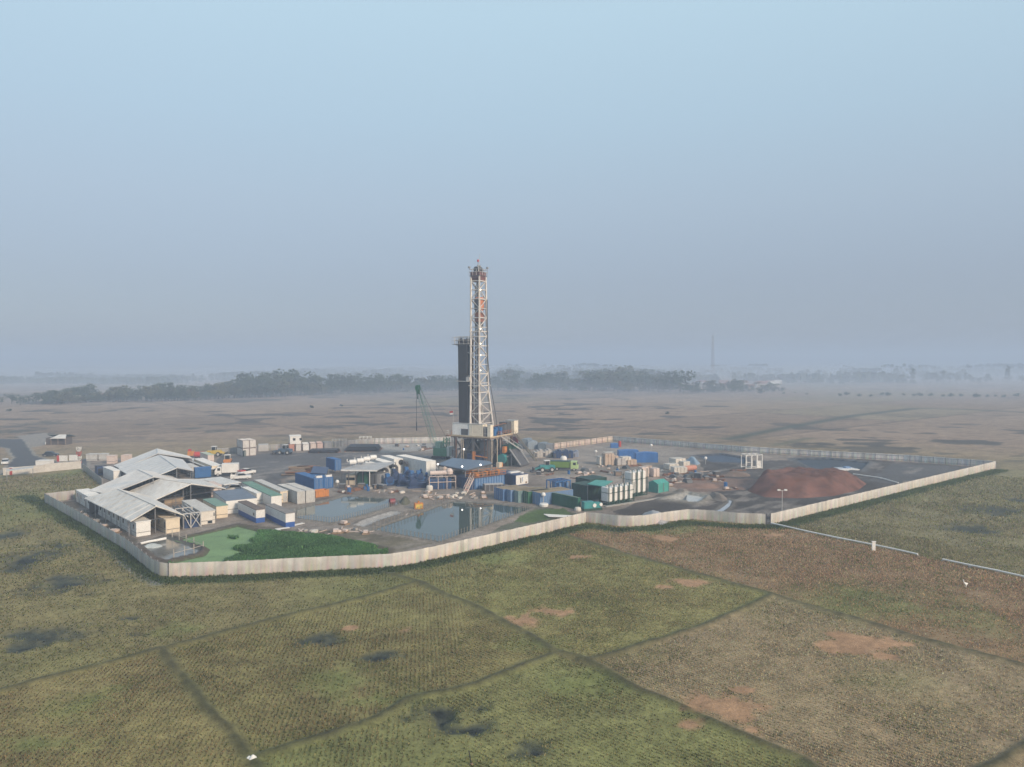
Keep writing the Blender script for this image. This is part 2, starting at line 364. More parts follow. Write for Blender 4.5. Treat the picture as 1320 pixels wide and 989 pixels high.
def ground_fields(x, y):
    """ground height, colour and straw cover at world points (numpy)"""
    r = np.hypot(x, y)
    n1, n2, n3 = fbm(x, y, 60, 1), fbm(x, y, 9, 2), fbm(x, y, 2.2, 3, 3)
    z = (n2 - .5) * .12 + (n3 - .5) * .08
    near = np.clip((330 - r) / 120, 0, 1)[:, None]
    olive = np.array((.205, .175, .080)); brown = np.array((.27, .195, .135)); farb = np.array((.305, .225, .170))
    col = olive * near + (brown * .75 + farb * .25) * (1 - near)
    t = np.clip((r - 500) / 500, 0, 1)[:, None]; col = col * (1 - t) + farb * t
    straw = np.full(x.shape, .5)
    wx, wy = x + (fbm(x, y, 5, 8, 2) - .5) * 1.6, y + (fbm(x, y, 5, 9, 2) - .5) * 1.6
    # large tone patches in all the fields
    g = np.clip((fbm(x, y, 38, 21) - .48) * 5, 0, 1)[:, None]
    # far parcels: strips of different straw
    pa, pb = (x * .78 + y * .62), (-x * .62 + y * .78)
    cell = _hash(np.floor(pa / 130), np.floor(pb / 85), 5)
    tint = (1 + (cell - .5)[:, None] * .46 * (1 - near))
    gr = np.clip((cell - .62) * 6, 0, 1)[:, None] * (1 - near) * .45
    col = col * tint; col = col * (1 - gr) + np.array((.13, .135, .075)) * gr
    edge = np.minimum(np.minimum((pa / 130) % 1, 1 - (pa / 130) % 1) * 130, np.minimum((pb / 85) % 1, 1 - (pb / 85) % 1) * 85)
    eb = (edge < 1.6) & (r > 290)
    col[eb] *= .72
    # dark burnt or damp ovals all over the far fields
    el = fbm(x / 1.5, y, 15, 33, 3); ovm = np.clip((el - .628) * 30, 0, 1)[:, None] * np.clip((r - 240) / 60, 0, 1)[:, None] * np.clip((2500 - r) / 900, 0, 1)[:, None]
    ovm = ovm * np.clip((fbm(x, y, 260, 51, 2) - .30) * 4, 0, 1)[:, None]
    col = col * (1 - ovm * .82) + np.array((.045, .047, .042)) * ovm * .82
    for poly, c, s in PARCELS:
        i = inside(wx, wy, poly); col[i] = np.array(c); straw[i] = s
    for k_, amt in ((4, .55), (5, .85)):
        i = inside(wx, wy, PARCELS[k_][0]); w_ = np.clip((.52 - fbm(x[i], y[i], 24, 41, 4)) * 5, 0, 1) * amt
        col[i] = col[i] * (1 - w_)[:, None] + np.array((.180, .178, .072)) * w_[:, None]; straw[i] -= w_ * .35
    f = near * (1 - .0)
    gf = f * g * .6 * np.clip(1.12 - straw, 0, 1)[:, None]; col = col * (1 - gf) + (col * np.array((.72, 1.06, .62))) * gf
    fine = (n3 - .5)[:, None]
    col = col * (1 + fine * .7 + (n2 - .5)[:, None] * .45)
    def blob(L, c, k, wet=False):
        for px, py, rx, ry in L:
            if wet and py > 620: rx *= 1.45; ry *= 1.35
            q = P(px, py); a = P(px + rx, py); b = P(px, py + ry)
            sx, sy = abs(a.x - q.x), abs(b.y - q.y)
            i = (abs(x - q.x) < sx * 1.8) & (abs(y - q.y) < sy * 1.8)
            if not i.any(): continue
            d = np.hypot((x[i] - q.x) / sx, (y[i] - q.y) / sy) + (fbm(x[i], y[i], max(2., sx * .7), 61, 4) - .5) * 1.5 + (fbm(x[i], y[i], 1.6, 67, 3) - .5) * 1.1
            m = np.clip((1.05 - d) * k, 0, 1)[:, None]
            col[i] = col[i] * (1 - m) + np.array(c) * (1 + fine[i] * .5) * m
            straw[i] *= 1 - m[:, 0] * (1.0)
            if wet: z[i] -= m[:, 0] * .25
    blob(GREENS, (.150, .178, .055), .6)
    blob(SOIL, (.35, .215, .125), 2.0)
    blob(WET, (.052, .060, .046), 1.2, True); blob([(a_ + b_ * .15, c_ + d_ * .2, b_ * .45, d_ * .42) for a_, b_, c_, d_ in [(w_[0], w_[2], w_[1], w_[3]) for w_ in WET if w_[1] > 690]], (.022, .028, .026), 2.0)
    s = r < 420
    xs, ys, zs, cs, ss = x[s], y[s], z[s], col[s], straw[s]
    wxs, wys = wx[s], wy[s]
    d = np.full(xs.shape, 1e9)
    bxs, bys = xs + (wxs - xs) * .45, ys + (wys - ys) * .45
    for b in BW: d = np.minimum(d, pdist(bxs, bys, b))
    m = np.exp(-(d / .55) ** 2)[:, None] * np.clip(.35 + fbm(xs, ys, 4, 73, 3) * .6 + vnoise(xs, ys, .8, 74) * .7, 0, 1)[:, None]
    bn = fbm(xs, ys, 3.0, 71, 3)[:, None]
    cs = cs * (1 - m * .92) + (np.array((.055, .044, .030)) + bn * np.array((.02, .03, .004))) * m * .92
    zs = zs + m[:, 0] * .32
    m2 = np.exp(-(d / 1.3) ** 2)[:, None] * .15
    cs = cs * (1 - m2) + np.array((.085, .105, .032)) * m2
    ss = ss * (1 - np.clip(m[:, 0] * 1.5, 0, 1))
    dv = pdist(wxs, wys, VERGE); out = ~inside(xs, ys, SITE)
    m = np.exp(-(dv / 1.7) ** 2)[:, None] * out[:, None]
    cs = cs * (1 - m) + (np.array((.062, .088, .034)) * (.6 + .8 * bn)) * m; zs = zs - m[:, 0] * .15; ss = ss * (1 - m[:, 0])
    dd = pdist(wxs, wys, W(BUNDS[0])) * 0 + pdist(wxs, wys, W([(122, 690), (150, 712), (172, 737), (205, 752)]))
    m = np.exp(-(dd / .9) ** 2)[:, None] * out[:, None]; cs = cs * (1 - m * .8) + np.array((.19, .20, .20)) * m * .8
    # ---- the site
    i = inside(wxs, wys, SITE)
    a1, a2 = fbm(xs, ys, 14, 81), fbm(xs, ys, 3.5, 82)
    base = np.array((.225, .190, .163)) * (1 + (a1 - .5)[:, None] * 1.1 + (a2 - .5)[:, None] * .9)
    def zone(pix, c, k=.35, soft=None):
        j = inside(wxs, wys, W(pix)) & i
        base[j] = np.array(c) * (1 + (a1[j] - .5)[:, None] * k * 2 + (a2[j] - .5)[:, None] * k)
    zone([(285, 588), (370, 584), (490, 584), (570, 590), (560, 600), (440, 602), (400, 607), (360, 618), (372, 628), (335, 640), (285, 640), (270, 614)], (.118, .114, .117), .35)
    zone([(480, 573), (575, 571), (575, 580), (490, 584)], (.33, .315, .295))
    zone([(400, 607), (450, 612), (500, 640), (440, 640), (420, 630)], (.20, .17, .148), .5)
    zone([(690, 582), (800, 575), (930, 585), (960, 600), (870, 612), (800, 620), (720, 620)], (.25, .218, .19), .5)
    zone([(900, 595), (1110, 592), (1260, 602), (1150, 640), (995, 672), (930, 665)], (.080, .073, .070), .5)
    zone([(1150, 598), (1255, 602), (1170, 626), (1120, 620)], (.10, .099, .102), .3)
    zone([(790, 660), (850, 636), (930, 640), (920, 668), (840, 674)], (.085, .075, .07), .5)
    zone([(845, 614), (1000, 618), (960, 632), (880, 636)], (.19, .13, .105), .4)
    zone([(690, 652), (745, 662), (740, 675), (600, 705), (590, 703), (680, 665)], (.10, .105, .075), .6)
    zone([(685, 657), (725, 656), (735, 662), (690, 674), (660, 672)], (.075, .115, .04), .5)
    zone([(60, 650), (98, 646), (178, 695), (182, 720)], (.105, .092, .078), .8)
    zone([(235, 692), (308, 674), (340, 686), (330, 690)], (.105, .088, .08), .5)
    zone([(300, 676), (500, 690), (560, 702), (500, 715), (420, 695)], (.12, .105, .075), .7)
    lg = np.clip((fbm(xs * .7 - ys * .7, (xs + ys) * .25, 3.2, 84, 4) - .56) * 7, 0, 1)[:, None] * i[:, None] * .55
    base = base * (1 - lg) + np.array((.30, .27, .245)) * lg
    cs[i] = base[i]; ss[i] = 0
    zs = np.where(i, zs * .4 + .02, zs)
    def basin(poly, depth, berm, bh, bcol, icol):
        nonlocal zs, cs
        ins = inside(xs, ys, poly); dist = pdist(xs, ys, poly + poly[:1])
        m = np.where(ins, 1.0, 0.0) * np.clip(dist / 1.2, 0, 1)
        zs = np.where(ins, -depth * m + bh * (1 - m) * .6, zs)
        b = np.exp(-(dist / berm) ** 2) * ~ins
        zs = zs + b * bh
        bb = (np.clip(b * 1.4, 0, 1))[:, None]
        cs = cs * (1 - bb) + np.array(bcol) * (1 + (a2 - .5)[:, None] * .7) * bb
        cs[ins] = np.array(icol)
    basin(POND_A, .8, 1.1, .25, (.20, .185, .165), (.13, .12, .11))
    basin(POND_B, .8, 1.1, .25, (.19, .175, .155), (.13, .12, .11))
    basin(POND_MUD, .25, .8, .15, (.17, .15, .13), (.34, .33, .32))
    basin(ALGAE, .5, 1.2, .25, (.10, .085, .065), (.08, .10, .05))
    basin(PIT, .7, 1.0, .35, (.11, .09, .075), (.12, .12, .11))
    basin(LINER_A, .9, 1.5, .4, (.10, .10, .105), (.045, .06, .085))
    basin(LINER_B, .9, 1.6, .4, (.11, .115, .12), (.035, .045, .06))
    basin(SUMP, .5, 1.6, .5, (.24, .22, .19), (.30, .29, .27))
    basin(CHANNEL, .35, .8, .15, (.14, .125, .11), (.12, .12, .12))
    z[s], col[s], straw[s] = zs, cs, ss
    # ---- road by the gate (left) and dark far track
    q = (r > 150) & (r < 480)
    ROAD = W([(-30, 566), (0, 566), (28, 566), (35, 575), (45, 588), (75, 597), (112, 592), (112, 603), (60, 603), (0, 612), (14, 596), (20, 590), (10, 578), (-30, 572)])
    j = inside(wx[q], wy[q], ROAD); cq = col[q]
    ap = inside(wx[q], wy[q], W([(20, 562), (60, 558), (70, 562), (66, 572), (40, 578), (32, 570)])); cq[ap] = np.array((.26, .235, .21))
    cq[j] = np.array((.085, .088, .095)); e = pdist(wx[q], wy[q], ROAD + ROAD[:1]) < 1.0; cq[e & ~j] = np.array((.26, .24, .21)); col[q] = cq
    k = np.exp(-(pdist(x, y, ROADF) / 4.0) ** 2)[:, None] * .9; col = col * (1 - k) + np.array((.055, .07, .05)) * k
    k = np.exp(-(pdist(x, y, FAR_TRACK) / 2.5) ** 2)[:, None] * .7; col = col * (1 - k) + np.array((.09, .10, .06)) * k
    return z, np.clip(col, .01, .8), straw

def make_ground():
    fine = np.radians(np.arange(-43, 43.01, .115)); th = np.concatenate([np.radians(np.arange(-180, -43, 4)), fine, np.radians(np.arange(45, 180, 4))])
    rr = np.concatenate([[8, 25], 40 * np.exp(np.linspace(0, math.log(450 / 40), 430)), 452 * np.exp(np.linspace(.004, math.log(12000 / 452), 430))])
    T, RR = np.meshgrid(th, rr)
    x, y = (RR * np.sin(T)).ravel(), (RR * np.cos(T)).ravel()
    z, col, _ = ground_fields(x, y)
    z[RR.ravel() > 700] = 0
    nT, nR = len(th), len(rr)
    a = (np.arange(nR - 1)[:, None] * nT + np.arange(nT)[None, :]).ravel()
    b = (np.arange(nR - 1)[:, None] * nT + (np.arange(nT)[None, :] + 1) % nT).ravel()
    F = np.c_[a, a + nT, b + nT, b]
    V = np.c_[x, y, z]
    m = attr_mat('earth', fine=(1.1, 5.5), lo=.55, hi=1.42, bump=.8)
    return struct(npmesh('ground', V, F, col, m, smooth=True))
ground = make_ground()
# cap under the drone so the sheet has no hole
struct(MB().add([(8.2 * math.cos(i * .2618), 8.2 * math.sin(i * .2618), -.06) for i in range(24)], [tuple(range(24))], M('earth_cap', (.13, .125, .05), .9)).build('field_floor'))

# ---------------------------------------------------------------- rice stubble (too many to count: one object)
def tufts(name, x, y, rowdir, hgt, wid, col, label, cat, nb=3, seed=3, jitter=.055):
    g = np.random.default_rng(seed); n = len(x)
    x = x + g.normal(0, jitter, n); y = y + g.normal(0, jitter, n)
    V = np.zeros((n, nb, 3, 3)); CC = np.zeros((n, nb, 3, 3))
    for k in range(nb):
        a = g.uniform(0, 6.283, n); w = wid * g.uniform(.6, 1.4, n); h = hgt * g.uniform(.55, 1.3, n); l = g.uniform(.15, .5, n) * h; la = g.uniform(0, 6.283, n)
        ox, oy = g.normal(0, .05, n), g.normal(0, .05, n)
        V[:, k, 0] = np.c_[x + ox - np.cos(a) * w, y + oy - np.sin(a) * w, np.full(n, -.03)]
        V[:, k, 1] = np.c_[x + ox + np.cos(a) * w, y + oy + np.sin(a) * w, np.full(n, -.03)]
        V[:, k, 2] = np.c_[x + ox + np.cos(la) * l, y + oy + np.sin(la) * l, h]
        t = g.uniform(.65, 1.35, n)[:, None]
        for q in range(3): CC[:, k, q] = col * t
    V = V.reshape(-1, 3); F = np.arange(len(V)).reshape(-1, 3)
    m = attr_mat(name + '_blade', fine=(3.0,), lo=.9, hi=1.1, bump=0)
    bt = m.node_tree; pb = bt.nodes['Principled BSDF']; tr = bt.nodes.new('ShaderNodeBsdfTranslucent'); ms = bt.nodes.new('ShaderNodeMixShader'); ms.inputs[0].default_value = .5
    bt.links.new(pb.inputs['Base Color'].links[0].from_socket, tr.inputs['Color'])
    bt.links.new(pb.outputs[0], ms.inputs[1]); bt.links.new(tr.outputs[0], ms.inputs[2]); bt.links.new(ms.outputs[0], bt.nodes['Material Output'].inputs['Surface'])
    o = npmesh(name, V, F, np.clip(CC.reshape(-1, 3) * 2.05, 0, .9), m)
    up = np.zeros((len(V), 3), np.float32); up[:, 2] = 1; up += g.normal(0, .25, up.shape); up /= np.linalg.norm(up, axis=1)[:, None]
    o.data.normals_split_custom_set_from_vertices(up.tolist())
    return tag(o, label, cat, kind='stuff')
def stubble():
    g = np.random.default_rng(5)
    xs, ys = [], []
    for (r0, r1, sp, ins) in ((52, 100, .44, .15), (100, 150, .46, .20), (150, 240, .70, .38)):
        L = 190
        a = np.arange(-L, L, sp); b = np.arange(-L, L, ins)
        A, B = np.meshgrid(a, b); A = A.ravel(); B = B.ravel()
        for d, sel in ((97, 0), (135, 1)):
            c, s = math.cos(R(d)), math.sin(R(d))
            X = B * c + A * s; Y = B * s - A * c + 130
            r = np.hypot(X, Y); th = np.degrees(np.arctan2(X, Y))
            left = X < -6 + .0 * Y
            k = (r >= r0) & (r < r1) & (abs(th) < 40) & (left if sel == 0 else ~left)
            xs.append(X[k]); ys.append(Y[k])
    x, y = np.concatenate(xs), np.concatenate(ys)
    z, col, straw = ground_fields(x, y)
    k = g.uniform(0, 1, len(x)) < np.clip(straw * 1.0, 0, .92) * np.clip(.8 + (fbm(x, y, 7, 91, 3) - .4) * 2.0, .2, 1)
    k &= ~inside(x, y, SITE)
    x, y, col, straw = x[k], y[k], col[k], straw[k]
    n = len(x); v = fbm(x, y, 3.0, 95, 3)
    strawc = np.array((.43, .33, .20)) * (1 - .0) ; redc = np.array((.36, .225, .135))
    rd = np.clip((col[:, 0] / (col[:, 1] + 1e-6) - 1.18) * 2.2, 0, 1)[:, None]
    sc = np.tile(np.array((.255, .20, .11)), (n, 1))
    for (poly, _c, _s), tc_ in zip(PARCELS, ((.265, .19, .105), (.255, .19, .10), (.26, .21, .10), (.29, .225, .115), (.44, .335, .205), (.42, .265, .16), (.255, .21, .115))): sc[inside(x, y, poly)] = np.array(tc_)
    sc = sc * (.8 + .5 * g.uniform(0, 1, n))[:, None]
    mix = np.clip(g.uniform(.35, 1.1, n) * (.3 + .7 * straw) * (.6 + v), 0, 1)[:, None]
    c = col * 1.1 * (1 - mix) + sc * mix
    gr = (g.uniform(0, 1, n) < .55 * np.clip(1.15 - straw, .06, 1) + (v < .38) * .25)[:, None]
    c = np.where(gr, np.array((.165, .170, .062)) * (.75 + .6 * g.uniform(0, 1, n))[:, None], c)
    dk = (g.uniform(0, 1, n) < .07)[:, None]
    c = np.where(dk, c * .7, c)
    far = np.clip(np.hypot(x, y) / 110, .85, 1.7)
    print('stubble tufts', n)
    return tufts('rice_stubble', x, y, 0, (.17 * far), .062 * far, c, 'short dry rice stubble standing in rows over the harvested fields', 'stubble', 4)
stubble()
def verge_grass():
    g = np.random.default_rng(8)
    n = 24000
    seg = np.array(VERGE); i = g.integers(0, len(seg) - 1, n); t = g.uniform(0, 1, n)[:, None]
    p = seg[i] * (1 - t) + seg[i + 1] * t + g.normal(0, .9, (n, 2))
    L = np.hypot(*(seg[1:] - seg[:-1]).T); i2 = g.choice(len(L), n, p=L / L.sum()); p = seg[i2] * (1 - t) + seg[i2 + 1] * t + g.normal(0, .9, (n, 2))
    p = p[~inside(p[:, 0], p[:, 1], SITE)]
    b = []
    for q in BW:
        q = np.array(q); L = np.hypot(*(q[1:] - q[:-1]).T); m = int(L.sum() * 13); i3 = g.choice(len(L), m, p=L / L.sum()); tt = g.uniform(0, 1, m)[:, None]
        b.append(q[i3] * (1 - tt) + q[i3 + 1] * tt + g.normal(0, .22, (m, 2)))
    b = np.concatenate(b); b = b[np.hypot(b[:, 0], b[:, 1]) < 240]
    b = b[~inside(b[:, 0], b[:, 1], SITE)]
    a = np.concatenate([p, b]); v = fbm(a[:, 0], a[:, 1], 4, 7, 3)
    c = np.array((.078, .100, .042))[None] * (.65 + v[:, None] * 1.0)
    dry = (v + g.uniform(-.15, .15, len(a)) > .40) & (np.arange(len(a)) >= len(p)); c[dry] = np.array((.085, .066, .042))
    return tufts('verge_grass', a[:, 0], a[:, 1], 0, np.where(np.arange(len(a)) < len(p), .25, .16), .07, c, 'rank dark green grass along the foot of the fence and the field banks', 'grass', 3, 12, .2)
verge_grass()

# ---------------------------------------------------------------- water sheets
def water(name, poly, z, m, grow=1.02):
    c = np.mean(np.array(poly), 0)
    pts = [(c[0] + (x - c[0]) * grow, c[1] + (y - c[1]) * grow, z) for x, y in poly]
    me = bpy.data.meshes.new(name); bm = bmesh.new()
    f = bm.faces.new([bm.verts.new(p) for p in pts]); bmesh.ops.triangulate(bm, faces=[f]); bmesh.ops.recalc_face_normals(bm, faces=bm.faces)
    if sum(f.normal.z for f in bm.faces) < 0: bmesh.ops.reverse_faces(bm, faces=bm.faces)
    bm.to_mesh(me); bm.free()
    me.materials.append(m); o = bpy.data.objects.new(name, me); C.objects.link(o); return struct(o)
WATER = M('pond_water', (.095, .118, .110), .05, .15, .06, bump=0.0, spec=.5)
WATER2 = M('green_pond_water', (.060, .085, .078), .03, .15, .05, spec=.5)
ALG = M('duckweed', (.165, .265, .112), .7, .16, .16, stain=(.10, .17, .085), stain_amt=.75)
water('pond_water', POND_A, 0, WATER); water('pond_water', POND_B, 0, WATER2)
water('algae_water', ALGAE, -.02, ALG); water('pit_water', PIT, -.1, M('pit_water', (.17, .17, .16), .12, .35, .25))
water('pit_liner', LINER_A, -.25, M('liner_sheet', (.035, .055, .095), .6, .25, .25)); water('pit_liner', LINER_B, -.25, M('liner_sheet_dark', (.026, .036, .052), .6, .3, .2))
water('sump_water', [tuple(p) for p in np.array(SUMP)[[1, 2, 3]]] + [tuple(np.array(SUMP)[0] * .35 + np.array(SUMP)[3] * .65)], -.1, M('sump_water', (.48, .48, .46), .25, .2, .3))
water('channel_water', CHANNEL, 0.0, M('channel_water', (.34, .36, .39), .08, .1, .2))
# ---------------------------------------------------------------- shared paints
WHITE = M('white_paint', (.70, .69, .665), .5, .06, .5, stain=(.36, .31, .26), stain_amt=.30)
DWHITE = M('dirty_white_paint', (.50, .495, .475), .55, .10, .5, stain=(.26, .21, .17), stain_amt=.5)
CREAM = M('cream_paint', (.64, .545, .415), .55, .07, .5, stain=(.34, .26, .18), stain_amt=.35)
PINKW = M('pinkish_white_paint', (.60, .50, .45), .55, .08, .6, stain=(.36, .26, .21), stain_amt=.4)
GREY = M('grey_steel', (.24, .245, .255), .5, .15, .8, stain=(.20, .13, .09), stain_amt=.4)
LGREY = M('light_grey_steel', (.44, .435, .425), .5, .12, .8, stain=(.27, .20, .15), stain_amt=.4)
DGREY = M('dark_grey_steel', (.075, .077, .085), .55, .2, .8, stain=(.10, .07, .055), stain_amt=.5)
BLACK = M('black_rubber', (.022, .022, .024), .7, .2, 2)
RUST = M('rusty_steel', (.20, .095, .055), .7, .25, 1.2, stain=(.09, .05, .035), stain_amt=.6)
BLUE = M('blue_paint', (.022, .115, .31), .45, .12, .7, stain=(.12, .14, .19), stain_amt=.35)
DBLUE = M('navy_paint', (.020, .046, .125), .45, .15, .7, stain=(.09, .10, .13), stain_amt=.4)
SBLUE = M('faded_blue_paint', (.13, .23, .40), .5, .14, .8, stain=(.20, .20, .22), stain_amt=.45)
ROOFB = M('blue_grey_roofing', (.115, .165, .24), .45, .10, .4, stain=(.20, .22, .25), stain_amt=.35, stretch=(1, .25, 1))
GREEN = M('green_paint', (.025, .12, .062), .5, .15, .8, stain=(.06, .08, .06), stain_amt=.4)
DGREEN = M('dark_green_paint', (.018, .06, .045), .5, .15, .8, stain=(.05, .06, .05), stain_amt=.4)
CGREEN = M('crane_green_paint', (.06, .22, .115), .5, .12, .9, stain=(.10, .14, .10), stain_amt=.35)
TEAL = M('teal_paint', (.035, .23, .235), .5, .12, .8, stain=(.10, .16, .16), stain_amt=.4)
TEALT = M('teal_tarpaulin', (.055, .29, .25), .55, .15, .5, stain=(.12, .30, .28), stain_amt=.5)
ORANGE = M('orange_paint', (.52, .20, .05), .55, .12, .9, stain=(.30, .14, .06), stain_amt=.5)
YELLOW = M('yellow_paint', (.55, .40, .08), .5, .12, .9, stain=(.3, .2, .08), stain_amt=.4)
RED = M('red_paint', (.42, .045, .04), .5, .12, .9, stain=(.25, .08, .06), stain_amt=.4)
LIME = M('lime_paint', (.155, .26, .055), .5, .1, .9, stain=(.15, .2, .07), stain_amt=.4)
GLASS = M('dark_window_glass', (.02, .026, .032), .12, .1, .5)
SHEET = M('zinc_roof_sheet', (.65, .63, .595), .5, .09, .35, stain=(.38, .32, .26), stain_amt=.62, stretch=(1, .35, 1))
SHEET2 = M('bluish_roof_sheet', (.61, .605, .595), .45, .07, .35, stain=(.38, .38, .38), stain_amt=.35, stretch=(1, .35, 1))
WOOD = M('weathered_timber', (.27, .19, .125), .8, .2, 1.5, stain=(.12, .085, .06), stain_amt=.5)
TIN = M('rusty_brown_plate', (.20, .15, .115), .7, .2, 1.2, stain=(.28, .17, .10), stain_amt=.5)
CONC = M('concrete', (.34, .325, .30), .85, .12, .6, stain=(.22, .19, .16), stain_amt=.45)
SACK = M('pale_sacking', (.60, .565, .51), .8, .10, 1.5, stain=(.40, .33, .27), stain_amt=.5)
SACKB = M('brown_sacking', (.46, .36, .285), .8, .12, 1.5, stain=(.30, .22, .17), stain_amt=.5)
LAMP = M('lit_lamp', (1, 1, 1), emit=(1.0, .96, .88, 4.0))
WLAMP = M('warm_lit_lamp', (1, .95, .8), emit=(1.0, .85, .55, 4.0))
PIPE = M('drill_pipe_steel', (.030, .030, .036), .45, .3, .25, stain=(.055, .04, .035), stain_amt=.5, stretch=(3, 3, .2))

def rail(mb, pts, h, mat, r=.035, step=1.6):
    """hand rail with posts along 3-D points"""
    for a, b in zip(pts, pts[1:]):
        a, b = Vector(a), Vector(b); n = max(1, int((b - a).length / step))
        for k in range(n + 1):
            p = a.lerp(b, k / n); mb.tube(p, p + Vector((0, 0, h)), r, mat, 4)
        for q in (h, h * .55): mb.tube(a + Vector((0, 0, q)), b + Vector((0, 0, q)), r, mat, 4)

# ---------------------------------------------------------------- the drilling rig
C0 = P(632, 565, 8.7); C0.z = 0
RIG = thing('drilling_rig', 'tall white lattice drilling rig with black pipe stands and cream cabins on its raised floor', 'drilling rig', C0, 60)
ZF = 9.0
def legm(): return M('mast_white_paint', (.60, .57, .53), .5, .16, .6, stain=(.27, .17, .12), stain_amt=.55)
MW = legm()
# mast: square upper column over a splayed lower leg section
mb = MB(); dk = MB()
zt, zk = 57.0, 22.0                   # top, knee
top = [(4.6, 5.0), (7.8, 5.0), (7.8, 7.9), (4.6, 7.9)]     # x, y of the four legs at the top (drawn from the near leg round)
top = [(1.9, 4.9), (5.3, 4.9), (5.3, 7.9), (1.9, 7.9)]
bot = [(1.5, 4.6), (9.4, 4.6), (9.4, 8.1), (1.5, 8.1)]
knee = [(1.7, 4.8), (6.6, 4.8), (6.6, 8.0), (1.7, 8.0)]
def legp(i, z):
    if z >= zk: t = (z - zk) / (zt - zk); a, b = knee[i], top[i]
    else: t = (z - ZF) / (zk - ZF); a, b = bot[i], knee[i]
    return Vector((a[0] + (b[0] - a[0]) * t, a[1] + (b[1] - a[1]) * t, z))
for i in range(4):
    mb.beam(legp(i, ZF), legp(i, zk), .62, .62, MW); mb.beam(legp(i, zk), legp(i, zt), .46, .46, MW)
levels = [ZF + .6, 12.6, 15.6, 18.8, 22, 24.8, 27.6, 30.4, 33.2, 36, 38.8, 41.6, 44.4, 47.2, 50, 52.8, 55.4]
for k, z in enumerate(levels):
    for i in range(4):
        j = (i + 1) % 4
        if i == 1 and z < zk: continue            # open face at the back for the drawworks
        wide = .28 if k % 2 == 0 else .2
        mb.beam(legp(i, z), legp(j, z), wide, wide, MW)
        if k + 1 < len(levels):
            z2 = levels[k + 1]
            a, b = (legp(i, z), legp(j, z2)) if (k + i) % 2 else (legp(j, z), legp(i, z2))
            mb.beam(a, b, .2, .2, MW)
for z, ex in ((24.0, .8), (40.3, .6), (36.0, .5)):   # collar beams that stick out past the legs
    for i in range(4):
        a, b = legp(i, z), legp((i + 1) % 4, z); d = (b - a).normalized()
        mb.beam(a - d * ex, b + d * ex, .28, .28, MW)
mb.build('mast', RIG)
# guide rails, hoses and the ladder inside the mast
mb = MB()
for (a, b) in (((3.2, 7.2), (3.2, 7.2)), ((4.0, 7.2), (4.0, 7.2))): mb.beam((a[0], a[1], ZF + .5), (b[0], b[1], 54), .22, .22, DGREY)
mb.path([(5.6, 4.5, 50), (5.8, 4.4, 32), (6.9, 4.2, 24), (9.6, 4.0, 15), (10.6, 3.9, ZF + .5)], .12, DGREY, 6)
mb.path([(6.0, 6.0, 41), (7.0, 5.6, 26), (8.6, 5.2, 12)], .09, BLACK, 5)
mb.build('guide_rail', RIG)
mb = MB()
for s in (-.25, .25): mb.tube((5.75, 6.3 + s, ZF), (5.75, 6.3 + s, 55), .05, MW, 4)
for k in range(70): mb.tube((5.75, 6.05, ZF + .65 * k), (5.75, 6.55, ZF + .65 * k), .03, MW, 4)
mb.build('ladder', RIG)
mb = MB()
for k in range(4): mb.tube((3.2 + .25 * k, 6.1, 47.5), (3.0 + .35 * k, 6.3, 57), .035, BLACK, 4)
for k in range(3): mb.tube((2.9 + .4 * k, 6.7, ZF), (2.9 + .4 * k, 6.5, 57), .03, BLACK, 4)
mb.build('drilling_line', RIG)
# crown
CR = MB()
CRB = M('crown_red_oxide', (.16, .065, .06), .6, .2, 1, stain=(.06, .04, .04), stain_amt=.5)
CR.box(1.75, 5.45, 4.75, 8.05, 56.4, 58.2, CRB)
CR.prism([(2.6, 55.2), (4.6, 55.2), (5.4, 56.4), (1.8, 56.4)], 4.9, 7.9, CRB)
crown = CR.build('crown_block', RIG)
mb = MB(); rail(mb, [(1.5, 4.5, 57.0), (5.7, 4.5, 57.0), (5.7, 8.3, 57.0), (1.5, 8.3, 57.0), (1.5, 4.5, 57.0)], 1.9, LGREY, .07, 1.2)
mb.box(1.5, 5.7, 4.5, 8.3, 56.9, 57.0, DGREY)
mb.build('crown_rail', crown)
mb = MB()
for k in range(3): mb.lathe([(.85, 0), (.85, .25)], (2.2 + 1.3 * k, 6.4, 58.9), DGREY, 12, 'x')
mb.build('sheave', crown)
mb = MB()
for x, y in ((1.5, 4.5), (5.7, 4.5), (5.7, 8.3), (1.5, 8.3)):
    mb = MB(); mb.tube((x, y, 57.9), (x, y, 59.3), .06, GREY, 5); mb.box(x - .3, x + .3, y - .25, y + .25, 59.2, 59.75, GREY); mb.build('floodlight', crown)
mb = MB(); mb.beam((3.3, 6.3, 57.9), (3.3, 6.3, 60.2), .5, .5, LGREY); mb.tube((3.3, 6.3, 60), (3.3, 6.3, 61.4), .09, GREY, 6)
mb.tube((4.1, 6.3, 59.6), (4.1, 6.3, 63.6), .06, LGREY, 5); mb.build('antenna', crown)
mb = MB(); mb.lathe([(.28, 61.2), (.32, 61.6), (.2, 61.9)], (3.3, 6.3, 0), RED, 8); mb.build('beacon', crown)
mb = MB(); g = random.Random(5)
for k in range(9):
    x, y = g.uniform(2.2, 5.0), g.uniform(5.2, 7.6); mb.tube((x, y, ZF), (x * .6 + 1.45, y * .8 + 1.3, g.uniform(30, 55)), .05, g.choice((DGREY, RUST, BLACK)), 4)
mb.tube((2.3, 7.5, ZF), (2.3, 7.5, 40), .16, RUST, 6); mb.tube((5.0, 7.4, ZF + 12), (5.0, 7.3, 54), .14, DGREY, 6); mb.build('mast_cable', RIG)
